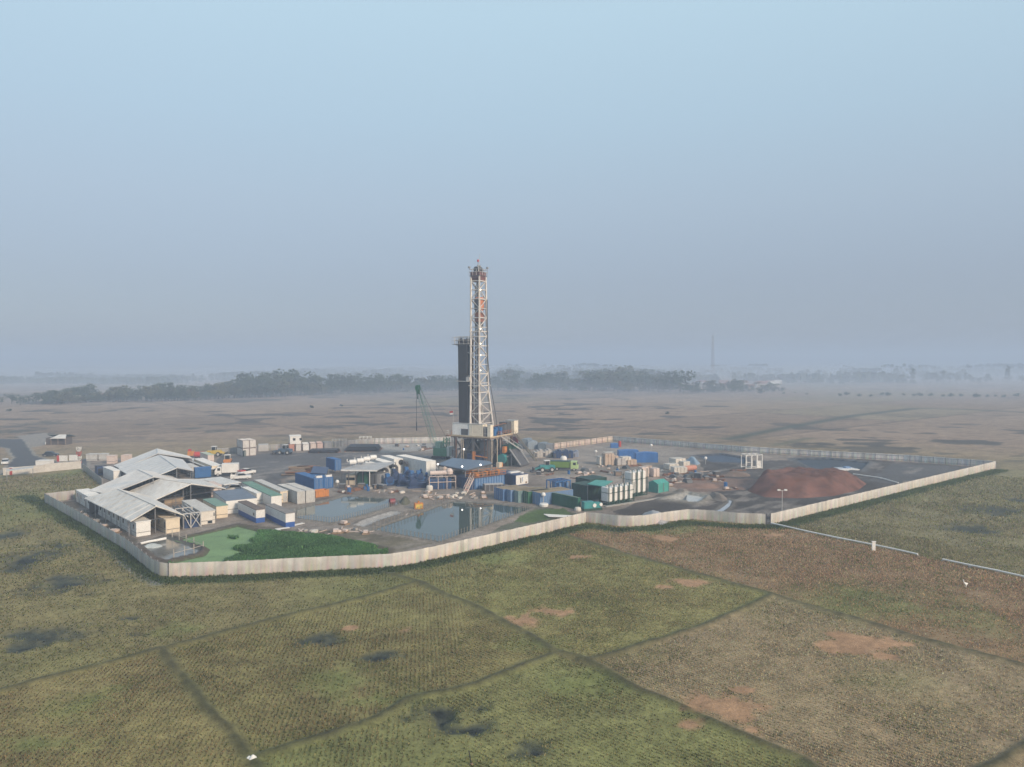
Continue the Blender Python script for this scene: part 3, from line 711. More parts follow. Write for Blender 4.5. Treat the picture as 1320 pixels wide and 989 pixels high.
# travelling block and top drive
mb = MB(); BO = M('faded_orange_paint', (.52, .19, .09), .55, .15, 1, stain=(.16, .08, .06), stain_amt=.55)
mb.prism([(2.4, 48.4), (3.0, 46.6), (4.4, 46.6), (5.0, 48.4), (4.5, 50.6), (2.9, 50.6)], 5.2, 6.9, BO)
mb.box(2.2, 2.55, 5.2, 7.0, 46.8, 50.0, DGREY); mb.box(4.85, 5.2, 5.2, 7.0, 46.8, 50.0, DGREY)
mb.build('travelling_block', RIG)
mb = MB(); BR = M('brown_red_paint', (.25, .10, .06), .55, .2, 1, stain=(.07, .05, .05), stain_amt=.6)
mb.box(2.4, 4.9, 5.2, 7.0, 43.2, 46.0, BR); mb.box(2.9, 3.5, 5.2, 7.1, 41.6, 43.2, DGREY); mb.box(3.9, 4.5, 5.2, 7.1, 41.6, 43.2, DGREY)
mb.tube((3.7, 6.3, 46), (3.7, 6.3, 46.6), .22, DGREY, 8); mb.tube((3.7, 6.3, 36), (3.7, 6.3, 41.7), .14, DGREY, 8)
mb.build('top_drive', RIG)
mb = MB(); mb.tube((3.7, 6.3, ZF), (3.7, 6.3, 36), .09, PIPE, 8); mb.build('drill_string', RIG)
# mast lamps
for k, z in enumerate((52.6, 41.0, 36.6, 33.2, 28.6)):
    mb = MB(); mb.lathe([(.02, -.15), (.14, -.08), (.14, .08), (.02, .15)], (1.75, 4.45, z), WLAMP, 8); mb.build('mast_lamp', RIG)
# racked stands of pipe
mb = MB(); g = random.Random(4)
for i in range(11):
    for j in range(10):
        x, y = 1.2 + i * .36, 8.75 + j * .33
        if g.random() < .05: continue
        h = 36.6 + g.uniform(-.6, .6)
        mb.tube((x, y, ZF + .02), (x + .05, y + .42, h + ZF * 0 + 1.2), .13, PIPE, 6)
mb.build('drill_pipe_stands', RIG)
mb = MB(); dx = .4
for zz in (36.6, 37.7, 38.7):
    for xx in (.7, 1.6, 2.5, 3.4, 4.3, 5.3): mb.tube((xx, 8.2, zz), (xx, 13.0, zz), .06, LGREY, 4)
    for yy in (8.2, 9.2, 10.2, 11.2, 12.1, 13.0): mb.tube((.7, yy, zz), (5.3, yy, zz), .06, LGREY, 4)
for xx in (.7, 2.3, 3.8, 5.3):
    for yy in (8.2, 9.8, 11.4, 13.0): mb.tube((xx, yy, 36.4), (xx, yy, 39.0), .06, LGREY, 4)
mb.box(.6, 5.4, 12.4, 13.9, 36.35, 36.5, DGREY)
rail(mb, [(.6, 13.0, 36.5), (.6, 14.0, 36.5), (5.4, 14.0, 36.5), (5.4, 13.0, 36.5)], 2.0, LGREY, .06, 1.2)
mb.beam((1.7, 7.9, 33.5), (1.7, 13.4, 36.4), .14, .14, LGREY); mb.beam((5.2, 7.9, 33.5), (5.2, 13.4, 36.4), .14, .14, LGREY)
mb.build('monkey_board', RIG)
mb = MB(); mb.box(.6, 4.4, 8.3, 12.6, 25.2, 25.4, LGREY); mb.beam((1.7, 7.9, 27.2), (1.2, 12.6, 25.3), .18, .18, LGREY); mb.box(1.0, 2.6, 8.0, 9.2, 25.4, 26.6, LGREY)
mb.build('stabbing_board', RIG)
# drill floor
mb = MB(); mb.box(0, 15.2, 0, 14, ZF - .7, ZF, TIN)
for k in range(8): mb.box(-.06, 15.26, 1.0 + k * 1.7, 1.18 + k * 1.7, ZF - .95, ZF - .7, DGREY)
floor = mb.build('drill_floor', RIG)
EDGE = M('floor_edge_cream', (.52, .42, .28), .6, .12, .8, stain=(.25, .16, .1), stain_amt=.5)
mb = MB(); mb.box(-.12, -.02, -.1, 14.1, ZF - .32, ZF + .1, EDGE); mb.box(-.02, 15.3, -.12, -.02, ZF - .3, ZF + .08, EDGE); mb.build('edge_beam', floor)
mb = MB(); rail(mb, [(0.1, 13.9, ZF), (15.1, 13.9, ZF), (15.1, .1, ZF), (4.6, .1, ZF)], 1.15, M('orange_rail', (.42, .17, .07), .6, .15, 1), .05, 1.5)
mb.build('floor_rail', floor)
def rig_box(name, x0, x1, y0, y1, z0, z1, mat, rib=.0, label=None):
    m = MB(); m.box(x0, x1, y0, y1, z0, z1, mat)
    if rib:
        for k in range(int((y1 - y0) / rib)): m.box(x0 - .05, x0, y0 + k * rib + .1, y0 + k * rib + .25, z0 + .1, z1 - .1, mat)
        for k in range(int((x1 - x0) / rib)): m.box(x0 + k * rib + .1, x0 + k * rib + .25, y0 - .05, y0, z0 + .1, z1 - .1, mat)
    m.box(x0 - .12, x1 + .12, y0 - .12, y1 + .12, z1, z1 + .1, LGREY)
    o = m.build(name, RIG)
    if label: o['label'] = label
    return o
RC = M('rig_cabin_cream', (.78, .70, .56), .55, .08, .7, stain=(.40, .30, .2), stain_amt=.45)
RW = M('rig_cabin_white', (.78, .775, .75), .55, .08, .7, stain=(.40, .36, .3), stain_amt=.4)
c1 = rig_box('driller_cabin', .15, 2.9, 7.6, 13.6, ZF + .02, ZF + 3.6, RW, .7, 'long white cabin on the left edge of the drill floor')
m = MB(); m.box(.06, .12, 7.9, 10.4, ZF + .2, ZF + 2.0, DGREY); m.build('window', c1)
c2 = rig_box('tool_cabin', -.0, 2.6, 2.7, 7.4, ZF - .25, ZF + 3.55, RC, .7, 'cream ribbed cabin in the middle of the near floor edge')
c3 = rig_box('corner_cabin', .0, 1.6, -.05, 1.0, ZF - .25, ZF + 3.6, RC)
m = MB()
for a in (1.05, 1.9, 2.65): m.tube((.1, a, ZF - .2), (.1, a, ZF + 3.4), .07, LGREY, 5)
for zz in (ZF + .9, ZF + 2.6): m.tube((.1, 1.0, zz), (.1, 2.7, zz), .06, LGREY, 5)
m.box(.5, 1.6, 1.1, 2.6, ZF, ZF + 2.8, DGREY); m.build('gate_frame', RIG)
c4 = rig_box('engine_cabin', 13.1, 15.6, -.6, 2.6, ZF - .1, ZF + 3.9, RC, 0, 'tall cream cabin on the right end of the drill floor')
m = MB(); m.box(10.4, 13.0, .4, 3.2, ZF, ZF + 3.6, DGREY); m.box(10.1, 10.4, .6, 2.9, ZF + .4, ZF + 3.0, GREY); m.build('control_house', RIG)
m = MB(); m.lathe([(1.3, 0), (1.3, .3), (.8, .3), (.8, 2.2), (1.3, 2.2), (1.3, 2.5)], (5.0, 2.3, ZF + 1.5), BLUE, 16, 'x'); m.box(3.6, 4.9, .8, 3.4, ZF, ZF + 1.9, BLUE); m.box(7.6, 8.6, 1.0, 3.4, ZF, ZF + 2.2, BLUE); m.build('drawworks', RIG)
m = MB(); m.path([(2.6, 1.0, ZF + 2.8), (9.0, .8, ZF + 3.3), (13.0, .8, ZF + 3.2)], .16, RUST, 6); m.box(9.0, 9.6, 3.2, 3.8, ZF, ZF + 2.6, RUST)
for a in (3.0, 6, 9): m.tube((a, .9, ZF), (a, .9, ZF + 3.0), .07, DGREY, 5)
m.build('pipe_work', RIG)
m = MB(); m.tube((.3, 13.4, ZF + 3.6), (.3, 13.4, ZF + 7.4), .05, LGREY, 5); m.build('flagpole', RIG)
m = MB(); m.slab([(.3, 13.45, ZF + 7.3), (.3, 13.45, ZF + 6.7), (.1, 14.6, ZF + 6.55), (.2, 14.7, ZF + 7.1)], .03, RED); m.slab([(.3, 13.45, ZF + 6.7), (.3, 13.45, ZF + 6.2), (.1, 14.4, ZF + 6.1), (.1, 14.6, ZF + 6.55)], .03, WHITE); m.build('flag', RIG)
m = MB(); rail(m, [(-1.2, 13.9, ZF), (-1.2, 15.1, ZF), (2.5, 15.1, ZF)], 1.3, LGREY, .06, 1.0); m.box(-1.2, 2.5, 14, 15.2, ZF - .3, ZF - .02, RUST); m.build('side_platform', RIG)
# substructure
SUB = M('substructure_grey', (.095, .09, .09), .6, .2, .5, stain=(.15, .10, .075), stain_amt=.5, stretch=(1, 1, .3))
for x, y in ((.6, 1.0), (.6, 6.4), (.6, 12.8), (7.6, 1.0), (7.6, 12.8), (14.4, 1.0), (14.4, 7), (14.4, 12.8)):
    m = MB(); m.beam((x, y, 0), (x, y, ZF - .95), .7, .7, SUB); m.box(x - .9, x + .9, y - .9, y + .9, 0, .5, SUB); m.build('leg', RIG)
for a, b in (((.6, 6.4), (.6, 12.8)), ((7.6, 1), (14.4, 1)), ((14.4, 1), (14.4, 7)), ((.6, 12.8), (7.6, 12.8)), ((.6, 1), (.6, 6.4)), ((.6, 1), (7.6, 1))):
    m = MB(); m.beam((*a, .6), (*b, ZF - 1.2), .26, .26, SUB); m.beam((*b, .6), (*a, ZF - 1.2), .26, .26, SUB); m.beam((*a, 4.6), (*b, 4.6), .26, .26, SUB); m.build('brace', RIG)
m = MB(); m.box(1.4, 5.2, 2.0, 4.6, .02, 7.4, SUB); m.box(1.2, 5.6, 8.2, 11.2, .02, 7.6, SUB); m.box(6.4, 13.4, 2.6, 11, .02, 6.4, DGREY)
for k in range(9): m.box(1.12, 1.2, 8.3 + k * .33, 8.42 + k * .33, .2, 7.4, DGREY)
for k in range(7): m.box(1.32, 1.4, 2.1 + k * .37, 2.2 + k * .37, .2, 7.2, GREY)
m.build('substructure_box', RIG)
m = MB(); m.box(.4, 1.0, 3.0, 8.4, 1.2, 3.6, DBLUE); m.box(-.6, .3, 5.4, 6.0, .4, 4.4, ORANGE); m.tube((-.2, 5.7, 3.2), (.3, 1.2, 2.8), .2, ORANGE, 6); m.build('accumulator', RIG)
m = MB(); m.box(4.4, 11.5, -3.2, -.4, .02, 2.6, DGREEN); m.box(6.0, 12.5, -2.8, -.3, 3.4, 6.2, DGREEN)
for k in range(6): m.box(6.3 + k * 1.05, 6.5 + k * 1.05, -2.95, -2.8, 3.4, 6.2, GREEN)
m.lathe([(1.5, 0), (1.5, 1.8)], (3.6, -1.6, 2.2), TEAL, 14, 'x'); m.box(4.2, 12.5, -3.3, -.3, 2.8, 3.05, GREY); m.build('choke_manifold', RIG)
m = MB(); m.box(12.9, 14.2, -1.5, -.3, 0, 8.0, M('maroon_paint', (.15, .03, .045), .55)); m.build('riser_box', RIG)
g = random.Random(9)
for k in range(26):
    m = MB(); x, y = g.uniform(-.8, 14), g.uniform(-3.2, 13.5); s = g.uniform(.4, 1.1); z0 = g.choice((0.02, .02, 2.7, 4.2))
    if not (x < .6 or y < .6): y = g.uniform(-3.0, .2)
    m.box(x, x + s * 1.6, y, y + s, 0.02 if z0 < 1 else z0 - .2, z0 + s * g.uniform(.8, 1.9), g.choice((RUST, DGREY, GREY, TIN, DBLUE, CREAM, ORANGE, DGREEN)))
    if z0 > 1: m.beam((x + .2, y + .2, 0), (x + .2, y + .2, z0), .12, .12, DGREY)
    m.build('service_box', RIG)
for k in range(16):
    m = MB(); x, y = (-.25, g.uniform(.4, 13.6)) if k % 2 else (g.uniform(.4, 14), -.25); m.path([(x, y, 0.1), (x, y, g.uniform(5, 8)), (x + .5, y + .5, ZF - .5)], g.uniform(.05, .14), g.choice((RUST, LGREY, DGREY, CREAM)), 5); m.build('riser_pipe', RIG)
# stairs, ramp
def stairs(mb, a, b, w, mat):
    a, b = Vector(a), Vector(b); d = (b - a); h = Vector((-d.y, d.x, 0)).normalized() * w / 2
    for s in (1, -1):
        mb.beam(a + h * s, b + h * s, .12, .3, mat); mb.tube(a + h * s + Vector((0, 0, 1.1)), b + h * s + Vector((0, 0, 1.1)), .05, mat, 4)
        for k in range(6): p = a.lerp(b, k / 5) + h * s; mb.tube(p, p + Vector((0, 0, 1.1)), .04, mat, 4)
    n = max(3, int(abs(d.z) / .28))
    for k in range(1, n):
        p = a.lerp(b, k / n); t = Vector((d.x, d.y, 0)).normalized() * .15
        mb.add([p + h - t, p - h - t, p - h + t, p + h + t, p + h - t - Vector((0, 0, .05)), p - h - t - Vector((0, 0, .05)), p - h + t - Vector((0, 0, .05)), p + h + t - Vector((0, 0, .05))], [(0, 1, 2, 3), (7, 6, 5, 4), (0, 4, 5, 1), (1, 5, 6, 2), (2, 6, 7, 3), (3, 7, 4, 0)], mat)
m = MB(); stairs(m, (13.2, -.8, ZF - .2), (12.0, -9.0, 1.2), 1.0, M('dull_stair_paint', (.26, .23, .18), .6, .2, 1)); m.build('stairway', RIG)
m = MB(); stairs(m, (5.5, -.4, ZF - .2), (9.4, -5.5, 4.4), 1.1, LGREY); m.build('stairway', RIG)
m = MB(); m.slab([(4.6, -7.6, .5), (9.8, -7.6, .5), (9.8, -3.9, 5.0), (4.6, -3.9, 5.0)], .35, DGREY)
for s in (4.6, 9.8): m.beam((s, -7.6, .75), (s, -3.9, 5.3), .2, .35, LGREY)
for s in (5.2, 9.2): m.beam((s, -4.2, 0), (s, -4.2, 4.5), .3, .3, GREY)
m.build('pipe_ramp', RIG)
# walkway with orange rails that runs off to the left beside the mud tanks
OR2 = M('orange_rail', (.42, .17, .07))
m = MB()
# lamp under the floor
lm = MB(); lm.lathe([(.05, -.2), (.2, -.14), (.2, .14), (.05, .2)], (-.2, 9.2, 4.9), LAMP, 10); lm.build('work_lamp', RIG)
# ---------------------------------------------------------------- perimeter fence
FENCE = bpy.data.materials.new('fence_sheet'); FENCE.use_nodes = True
nt = FENCE.node_tree; b = nt.nodes['Principled BSDF']; b.inputs['Roughness'].default_value = .55
at = nt.nodes.new('ShaderNodeAttribute'); at.attribute_name = 'Col'
tc = nt.nodes.new('ShaderNodeTexCoord'); n1 = nt.nodes.new('ShaderNodeTexNoise'); n1.inputs['Scale'].default_value = .8; n1.inputs['Detail'].default_value = 6
nt.links.new(tc.outputs['Object'], n1.inputs['Vector'])
mr = nt.nodes.new('ShaderNodeMapRange'); mr.inputs['From Min'].default_value = .3; mr.inputs['From Max'].default_value = .7; mr.inputs['To Min'].default_value = .88; mr.inputs['To Max'].default_value = 1.1
nt.links.new(n1.outputs['Fac'], mr.inputs['Value'])
sc = nt.nodes.new('ShaderNodeVectorMath'); sc.operation = 'SCALE'; nt.links.new(at.outputs['Color'], sc.inputs[0]); nt.links.new(mr.outputs[0], sc.inputs['Scale'])
nt.links.new(sc.outputs[0], b.inputs['Base Color'])
def fence(pix, label, h=2.05, post=2.7, inward=True, tone=1.0, name='perimeter_fence', postmat=None, colour=(.58, .56, .53)):
    pts = [Vector((*P(*q)[:2], 0)) for q in pix]
    g = random.Random(len(label)); base = pts[0]
    root = thing(name, label, 'fence', base, 0, 'corrugated sheet fence round the site')
    # resample
    segs = []; V, F, COL = [], [], []
    L = sum((b - a).length for a, b in zip(pts, pts[1:])); s = 0; pitch = .27
    def at_s(t):
        for a, b in zip(pts, pts[1:]):
            d = (b - a).length
            if t <= d or b is pts[-1]: return a.lerp(b, min(1, t / d)), (b - a).normalized()
            t -= d
    n = int(L / pitch); tone_s = 1; zt = 0
    for k in range(n + 1):
        p, d = at_s(k * pitch * .9999); nrm = Vector((-d.y, d.x, 0))
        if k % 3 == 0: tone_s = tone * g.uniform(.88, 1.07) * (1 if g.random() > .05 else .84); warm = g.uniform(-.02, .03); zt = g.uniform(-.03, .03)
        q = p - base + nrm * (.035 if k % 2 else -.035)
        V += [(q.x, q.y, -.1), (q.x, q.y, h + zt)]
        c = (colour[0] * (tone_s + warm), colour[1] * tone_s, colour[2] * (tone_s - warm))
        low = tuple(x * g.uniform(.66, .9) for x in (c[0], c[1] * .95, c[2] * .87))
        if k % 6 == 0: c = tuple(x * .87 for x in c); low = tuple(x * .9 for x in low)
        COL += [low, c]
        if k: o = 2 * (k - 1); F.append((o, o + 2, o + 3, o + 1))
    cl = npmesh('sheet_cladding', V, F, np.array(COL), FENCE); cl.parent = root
    sd = 1 if inward else -1
    mb = MB()
    for zz in (.5, 1.75):
        for a, b in zip(pts, pts[1:]):
            nn = (b - a).normalized(); nn = Vector((-nn.y, nn.x, 0)) * .09 * sd
            mb.beam(a - base + nn + Vector((0, 0, zz)), b - base + nn + Vector((0, 0, zz)), .07, .07, postmat or GREY)
    mb.build('fence_rail', root)
    m = MB().box(-.05, .05, -.05, .05, -.1, h + .12, postmat or GREY); p0 = None
    n = min(98, int(L / post))
    for k in range(n + 1):
        p, d = at_s(L * k / n * .9999); nn = Vector((-d.y, d.x, 0)) * .15 * sd
        if p0 is None: p0 = m.build('post', root); o = p0
        else: o = p0.copy(); C.objects.link(o)
        o.parent = root; o.location = p - base + nn; o.rotation_euler = (0, 0, math.atan2(d.y, d.x))
    return root
fence(F_LEFT, 'grey corrugated sheet fence running down beside the white cabin row to the rounded near corner', tone=.96)  # tone lowered a little for the side turned from the sun
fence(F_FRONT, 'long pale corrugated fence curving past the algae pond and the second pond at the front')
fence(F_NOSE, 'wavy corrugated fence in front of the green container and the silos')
fence(F_RIGHT, 'straight cream lit corrugated fence beside the red soil heap', tone=1.06)  # tone raised: sunlight on this run is put into the sheet colour
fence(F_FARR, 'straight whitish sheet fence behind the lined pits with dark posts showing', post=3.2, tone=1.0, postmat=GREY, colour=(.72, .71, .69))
fence(F_FARM, 'short pinkish lit stretch of sheet fence ending at the grey tarpaulin heaps', post=3.4, tone=1.05, postmat=DGREY, colour=(.60, .50, .44))  # warm sunlight put into the sheet colour and tone of this run
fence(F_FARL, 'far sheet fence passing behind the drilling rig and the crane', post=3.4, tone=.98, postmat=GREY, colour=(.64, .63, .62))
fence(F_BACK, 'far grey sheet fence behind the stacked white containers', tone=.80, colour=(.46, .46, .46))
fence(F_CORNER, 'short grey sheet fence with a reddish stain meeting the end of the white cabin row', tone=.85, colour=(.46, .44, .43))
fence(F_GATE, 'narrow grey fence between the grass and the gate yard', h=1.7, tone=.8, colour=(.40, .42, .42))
# gap gate between two fence runs
g0 = P(987.5, 676); t = thing('fence_gate', 'narrow barred gap between the wavy fence and the straight cream fence', 'gate', g0, math.degrees(math.atan2(*(P(993, 675.8) - g0).yx)))
Lg = (P(993, 675.8) - g0).length
m = MB()
for z in (.3, .9, 1.5): m.box(0.05, Lg - .05, -.04, .04, z, z + .12, DGREY)
m.build('bar', t)
m = MB(); m.box(-.02, .1, -.07, .07, -.1, 2.1, DGREY); m.box(Lg - .1, Lg + .02, -.07, .07, -.1, 2.1, DGREY); m.build('gate_post', t)
# white pipe line outside the fence
def pipeline(pix, label):
    pts = [Vector((*P(*q)[:2], .32)) for q in pix]; b0 = pts[0].copy(); b0.z = 0
    t = thing('pipeline', label, 'pipeline', b0, 0, 'white pipe across the fields')
    m = MB()
    for a, b in zip(pts, pts[1:]): m.tube(a - b0, b - b0, .14, M('pipe_white', (.80, .78, .74), .5, .06), 8)
    m.build('pipe', t)
    s = MB()
    for k, p in enumerate(pts):
        q = p - b0; s.box(q.x - .2, q.x + .2, q.y - .2, q.y + .2, -.1, .12, CONC)
    s.build('support', t)
pipeline([(994, 676.5), (1010, 680), (1040, 687), (1080, 695.5), (1126, 704.5), (1150, 709.5), (1183, 717)], 'white pipe lying from the fence gap down to the white marker post')
pipeline([(1215, 723.5), (1250, 731), (1285, 738), (1320, 746), (1390, 762)], 'white pipe lying in the grass beyond the break at the right edge')
p = P(1126, 710); o = MB(); o.box(-.28, .28, -.12, .12, -.1, 1.5, WHITE); o.box(-.34, .34, -.16, .16, 1.5, 1.6, WHITE)
tag(o.build('marker_post', None, p), 'white marker post standing beside the pipe on the right', 'post')

# ---------------------------------------------------------------- containers and cabins
def footprint(px, py, xr, xl, ang, L1=None, L2=None):
    n = P(px, py); l1 = L1 or reach(n, ang, xr); l2 = L2 or reach(n, ang + 90, xl)
    return n, abs(l1), abs(l2)
def container(label, px, py, xr, xl, h, mat, ang=38, L1=None, L2=None, z=0.0, name='shipping_container', cat='container', group=None, doors='lower', roof=None, rib=.42, frame=None):
    n, l1, l2 = footprint(px, py, xr, xl, ang, L1, L2); n.z = z
    t = thing(name, label, cat, n, ang, group)
    m = MB(); m.box(.06, l1 - .06, .06, l2 - .06, .12, h - .08, mat)
    for k in range(int(l1 / rib)):
        for y in (.0, l2 - .06): m.box(.12 + k * rib, .12 + k * rib + rib * .5, y, y + .06, .2, h - .18, mat)
    for k in range(int(l2 / rib)):
        for x in (.0, l1 - .06): m.box(x, x + .06, .12 + k * rib, .12 + k * rib + rib * .5, .2, h - .18, mat)
    m.build('shell', t)
    m = MB(); m.box(.05, l1 - .05, .05, l2 - .05, h - .08, h - .015, roof or mat)
    lng = l1 > l2
    for k in range(int((l1 if lng else l2) / .6)):
        if lng: m.box(.2 + k * .6, .45 + k * .6, .15, l2 - .15, h - .015, h + .015, roof or mat)
        else: m.box(.15, l1 - .15, .2 + k * .6, .45 + k * .6, h - .015, h + .015, roof or mat)
    m.build('roof', t)
    f = MB(); fm = frame or mat; e = .012
    for x in (-e, l1 - .13 + e):
        for y in (-e, l2 - .13 + e): f.box(x, x + .13, y, y + .13, 0, h + .004, fm)
    for zz in ((.0, .14), (h - .11, h + .002)):
        for x in (-e * .5, l1 - .11 + e * .5): f.box(x, x + .11, .12, l2 - .12, *zz, fm)
        for y in (-e * .5, l2 - .11 + e * .5): f.box(.12, l1 - .12, y, y + .11, *zz, fm)
    f.build('frame', t)
    if doors:
        if doors == 'lower':      # doors on the face towards lower right (y = 0)
            for a, b in ((.16, l1 / 2 - .02), (l1 / 2 + .02, l1 - .16)):
                m = MB(); m.box(a, b, -.03, .0, .18, h - .15, mat)
                d = m.build('door', t); q = MB()
                for u in (.3, .7): x = a + (b - a) * u; q.tube((x, -.06, .15), (x, -.06, h - .12), .03, LGREY, 5)
                q.build('lock_bar', d)
        else:                      # doors on the face towards lower left (x = 0)
            for a, b in ((.16, l2 / 2 - .02), (l2 / 2 + .02, l2 - .16)):
                m = MB(); m.box(-.03, .0, a, b, .18, h - .15, mat)
                d = m.build('door', t); q = MB()
                for u in (.3, .7): y = a + (b - a) * u; q.tube((-.06, y, .15), (-.06, y, h - .12), .03, LGREY, 5)
                q.build('lock_bar', d)
    return t, l1, l2
def cabin(label, px, py, xr, xl, h, mat, ang=38, L1=None, L2=None, z=0.0, roof=None, group=None, stripe=DGREY, low=None, wins=(), dooron=None, ac=None, name='site_cabin', overh=.1, skid=.0, lowh=.75):
    n, l1, l2 = footprint(px, py, xr, xl, ang, L1, L2); n.z = z
    t = thing(name, label, 'cabin', n, ang, group)
    m = MB(); m.box(0, l1, 0, l2, lowh, h, mat); m.build('wall', t)
    m = MB(); m.box(.02, l1 - .02, .02, l2 - .02, skid, lowh - .1, low or mat)
    if skid:
        for x in (.3, l1 - .6): m.box(x, x + .3, .0, l2, 0, skid, DGREY)
    m.build('skirting', t)
    m = MB(); m.box(.03, l1 - .03, .03, l2 - .03, lowh - .1, lowh, stripe); m.build('stripe', t)
    m = MB(); m.box(-overh, l1 + overh, -overh, l2 + overh, h, h + .12, roof or mat)
    r2 = roof or mat
    for k in range(int(l2 / 1.2) + 1): m.box(.05, l1 - .05, k * 1.2, k * 1.2 + .06, h + .12, h + .15, r2)
    m.build('roof', t)
    for face, u, z0, w_, hh in wins:
        m = MB(); fr = MB()
        if face == 'y': m.box(u, u + w_, -.03, .0, z0, z0 + hh, GLASS); fr.box(u - .07, u + w_ + .07, -.02, .0, z0 - .07, z0 + hh + .07, LGREY)
        else: m.box(-.03, .0, u, u + w_, z0, z0 + hh, GLASS); fr.box(-.02, .0, u - .07, u + w_ + .07, z0 - .07, z0 + hh + .07, LGREY)
        o = fr.build('window', t); m.build('pane', o)
    if dooron:
        face, u = dooron; m = MB(); q = MB()
        if face == 'y': m.box(u, u + .9, -.045, .0, .12, 2.1, LGREY); q.box(u + .75, u + .82, -.09, -.045, 1.05, 1.15, DGREY)
        else: m.box(-.045, .0, u, u + .9, .12, 2.1, LGREY); q.box(-.09, -.045, u + .75, u + .82, 1.05, 1.15, DGREY)
        d = m.build('door', t); q.build('handle', d)
    if ac:
        x, y = ac; m = MB(); m.box(x, x + .85, y, y + .7, h + .15, h + .8, DWHITE); q = m.build('air_conditioner', t)
        k = MB(); k.lathe([(.25, -.03), (.25, .0)], (x + .42, y - .0, h + .48), DGREY, 10, 'y'); k.build('fan', q)
    return t, l1, l2

# row one: white cabins along the left fence, from the near end
a0, a1 = P(176, 692.6), P(98, 646.5); ax = math.degrees(math.atan2(a1.y - a0.y, a1.x - a0.x)); Lr = (a1 - a0).length
ORD = ['nearest', 'second', 'third', 'fourth', 'fifth', 'sixth', 'seventh', 'eighth']
ang1 = ax - 90; w1 = abs(reach(a0, ang1, 194.6)); u = (a1 - a0) / Lr
nc = 7; cl = Lr / nc
for k in range(nc):
    n = a0 + u * (k * cl + .12)
    px = CX + FX * n.x / (n.y * CP + CAMH * SP); py = CY + FX * (CAMH * CP - n.y * SP) / (n.y * CP + CAMH * SP)
    cabin('white cabin along the left fence, %s of its row from the near end' % ORD[k] if k else 'nearest white cabin, black base line, in the row along the left fence',
          px, py, 0, 0, 2.55, WHITE, ang1, w1, cl - .25, group='white cabins along the left fence',
          wins=(('x', 1.2, 1.25, .8, .8), ('x', 4.4, 1.25, .8, .8)), dooron=('x', 2.9), stripe=DGREY if k == 0 else LGREY)
# row two: cream cabins under the first roof
b0 = P(214, 688.2); w2 = abs(reach(b0, ang1, 231.9))
for k in range(4):
    n = b0 + u * (k * 6.3)
    px = CX + FX * n.x / (n.y * CP + CAMH * SP); py = CY + FX * (CAMH * CP - n.y * SP) / (n.y * CP + CAMH * SP)
    cabin(['cream cabin with a dark base line under the near roof, front of its row', 'cream cabin under the near roof, second of its row', 'cream cabin under the near roof, third of its row', 'cream cabin under the near roof, rearmost of its row'][k],
          px, py, 0, 0, 2.5, CREAM, ang1, w2, 6.0, group='cream cabins under the near roof', wins=(('x', .5, 1.0, .5, 1.1), ('x', 3.6, 1.2, .9, .8)))
# cabins under the second and third roof
def spot(n): return CX + FX * n.x / (n.y * CP + CAMH * SP), CY + FX * (CAMH * CP - n.y * SP) / (n.y * CP + CAMH * SP)
cabin('pinkish cabin end under the right eave of the middle roof', 272, 641.5, 286, 262, 2.6, PINKW, 38)
cabin('low tan shed under the left eave of the middle roof', 212, 651.5, 237, 205, 1.15, M('tan_board', (.36, .28, .20), .7, .15, .6, stain=(.2, .15, .1)), 40, L2=3.0, lowh=.3)
cabin('dark shaded cabin deep under the middle roof', 240, 640, 268, 232, 2.5, M('shaded_board', (.20, .19, .18), .7, .2, .6), 38)  # wall colour made dark to stand for the shade under the roof
cabin('white cabin with a bright roof sticking out beyond the blue container', 273.5, 613.2, 285.8, 250, 2.6, CREAM, 38, roof=WHITE, wins=(('y', .5, 1.2, .6, .7),))
cabin('white box cabin by the dark tank at the rear of the big roofs', 146.5, 621, 156, 133, 2.7, WHITE, ang1, roof=WHITE, stripe=LGREY)
cabin('pale cabin with a green tinged roof behind the big roofs', 268, 597, 276, 258, 2.4, PINKW, 38, roof=M('pale_green_roof', (.40, .45, .36), .6, .1))
cabin('white cabin under the far slope of the rear roof', 246, 614, 256, 236, 2.4, DWHITE, 38)
# middle rows of cabins by the ponds
cabin('pale cabin with a hatch low in its end wall, next to the steel frame', 259.6, 677, 277.4, 234.8, 2.5, M('warm_white_paint', (.64, .60, .54), .55, .07, .5, stain=(.36, .29, .22), stain_amt=.3), 38, roof=DWHITE, wins=(('y', 1.2, .15, .8, .5), ('y', 2.3, 1.5, .15, .6)))
cabin('cream cabin with a green roof beside the hatch cabin', 279, 668.8, 293.8, 262, 2.45, CREAM, 38, roof=M('green_roofing', (.16, .27, .22), .6, .12, .5, stain=(.26, .32, .27)), low=CREAM)
cabin('long white cabin block with a blue grey roof', 291.5, 663, 331.4, 275, 2.7, WHITE, 33, roof=M('slate_blue_roofing', (.13, .165, .225), .55, .12, .4, stain=(.22, .24, .27), stain_amt=.4), skid=.0, stripe=DGREY, lowh=.95, overh=.02)
cabin('plain white roofed cabin behind the blue grey roof', 281, 652, 306, 262, 2.3, WHITE, 33, L2=3.2)
cabin('plain white roofed cabin between the blue grey roof and the green striped one', 331, 649.5, 341, 312, 2.2, WHITE, 38)
BW_ = M('royal_blue_base', (.025, .085, .30), .5, .1, .8)
cabin('blue and white cabin with a brown roof, left of the pair at the algae pond', 330.2, 674.8, 341.6, 307, 2.55, M('pair_white', (.62, .61, .60), .55, .08, .6, stain=(.42, .38, .34)), 38, roof=M('brown_roofing', (.145, .115, .105), .8, .2, .7, stain=(.08, .07, .065)), low=BW_, lowh=1.0, stripe=BW_, overh=.03, wins=(('x', 1.0, 1.35, .6, .5),))
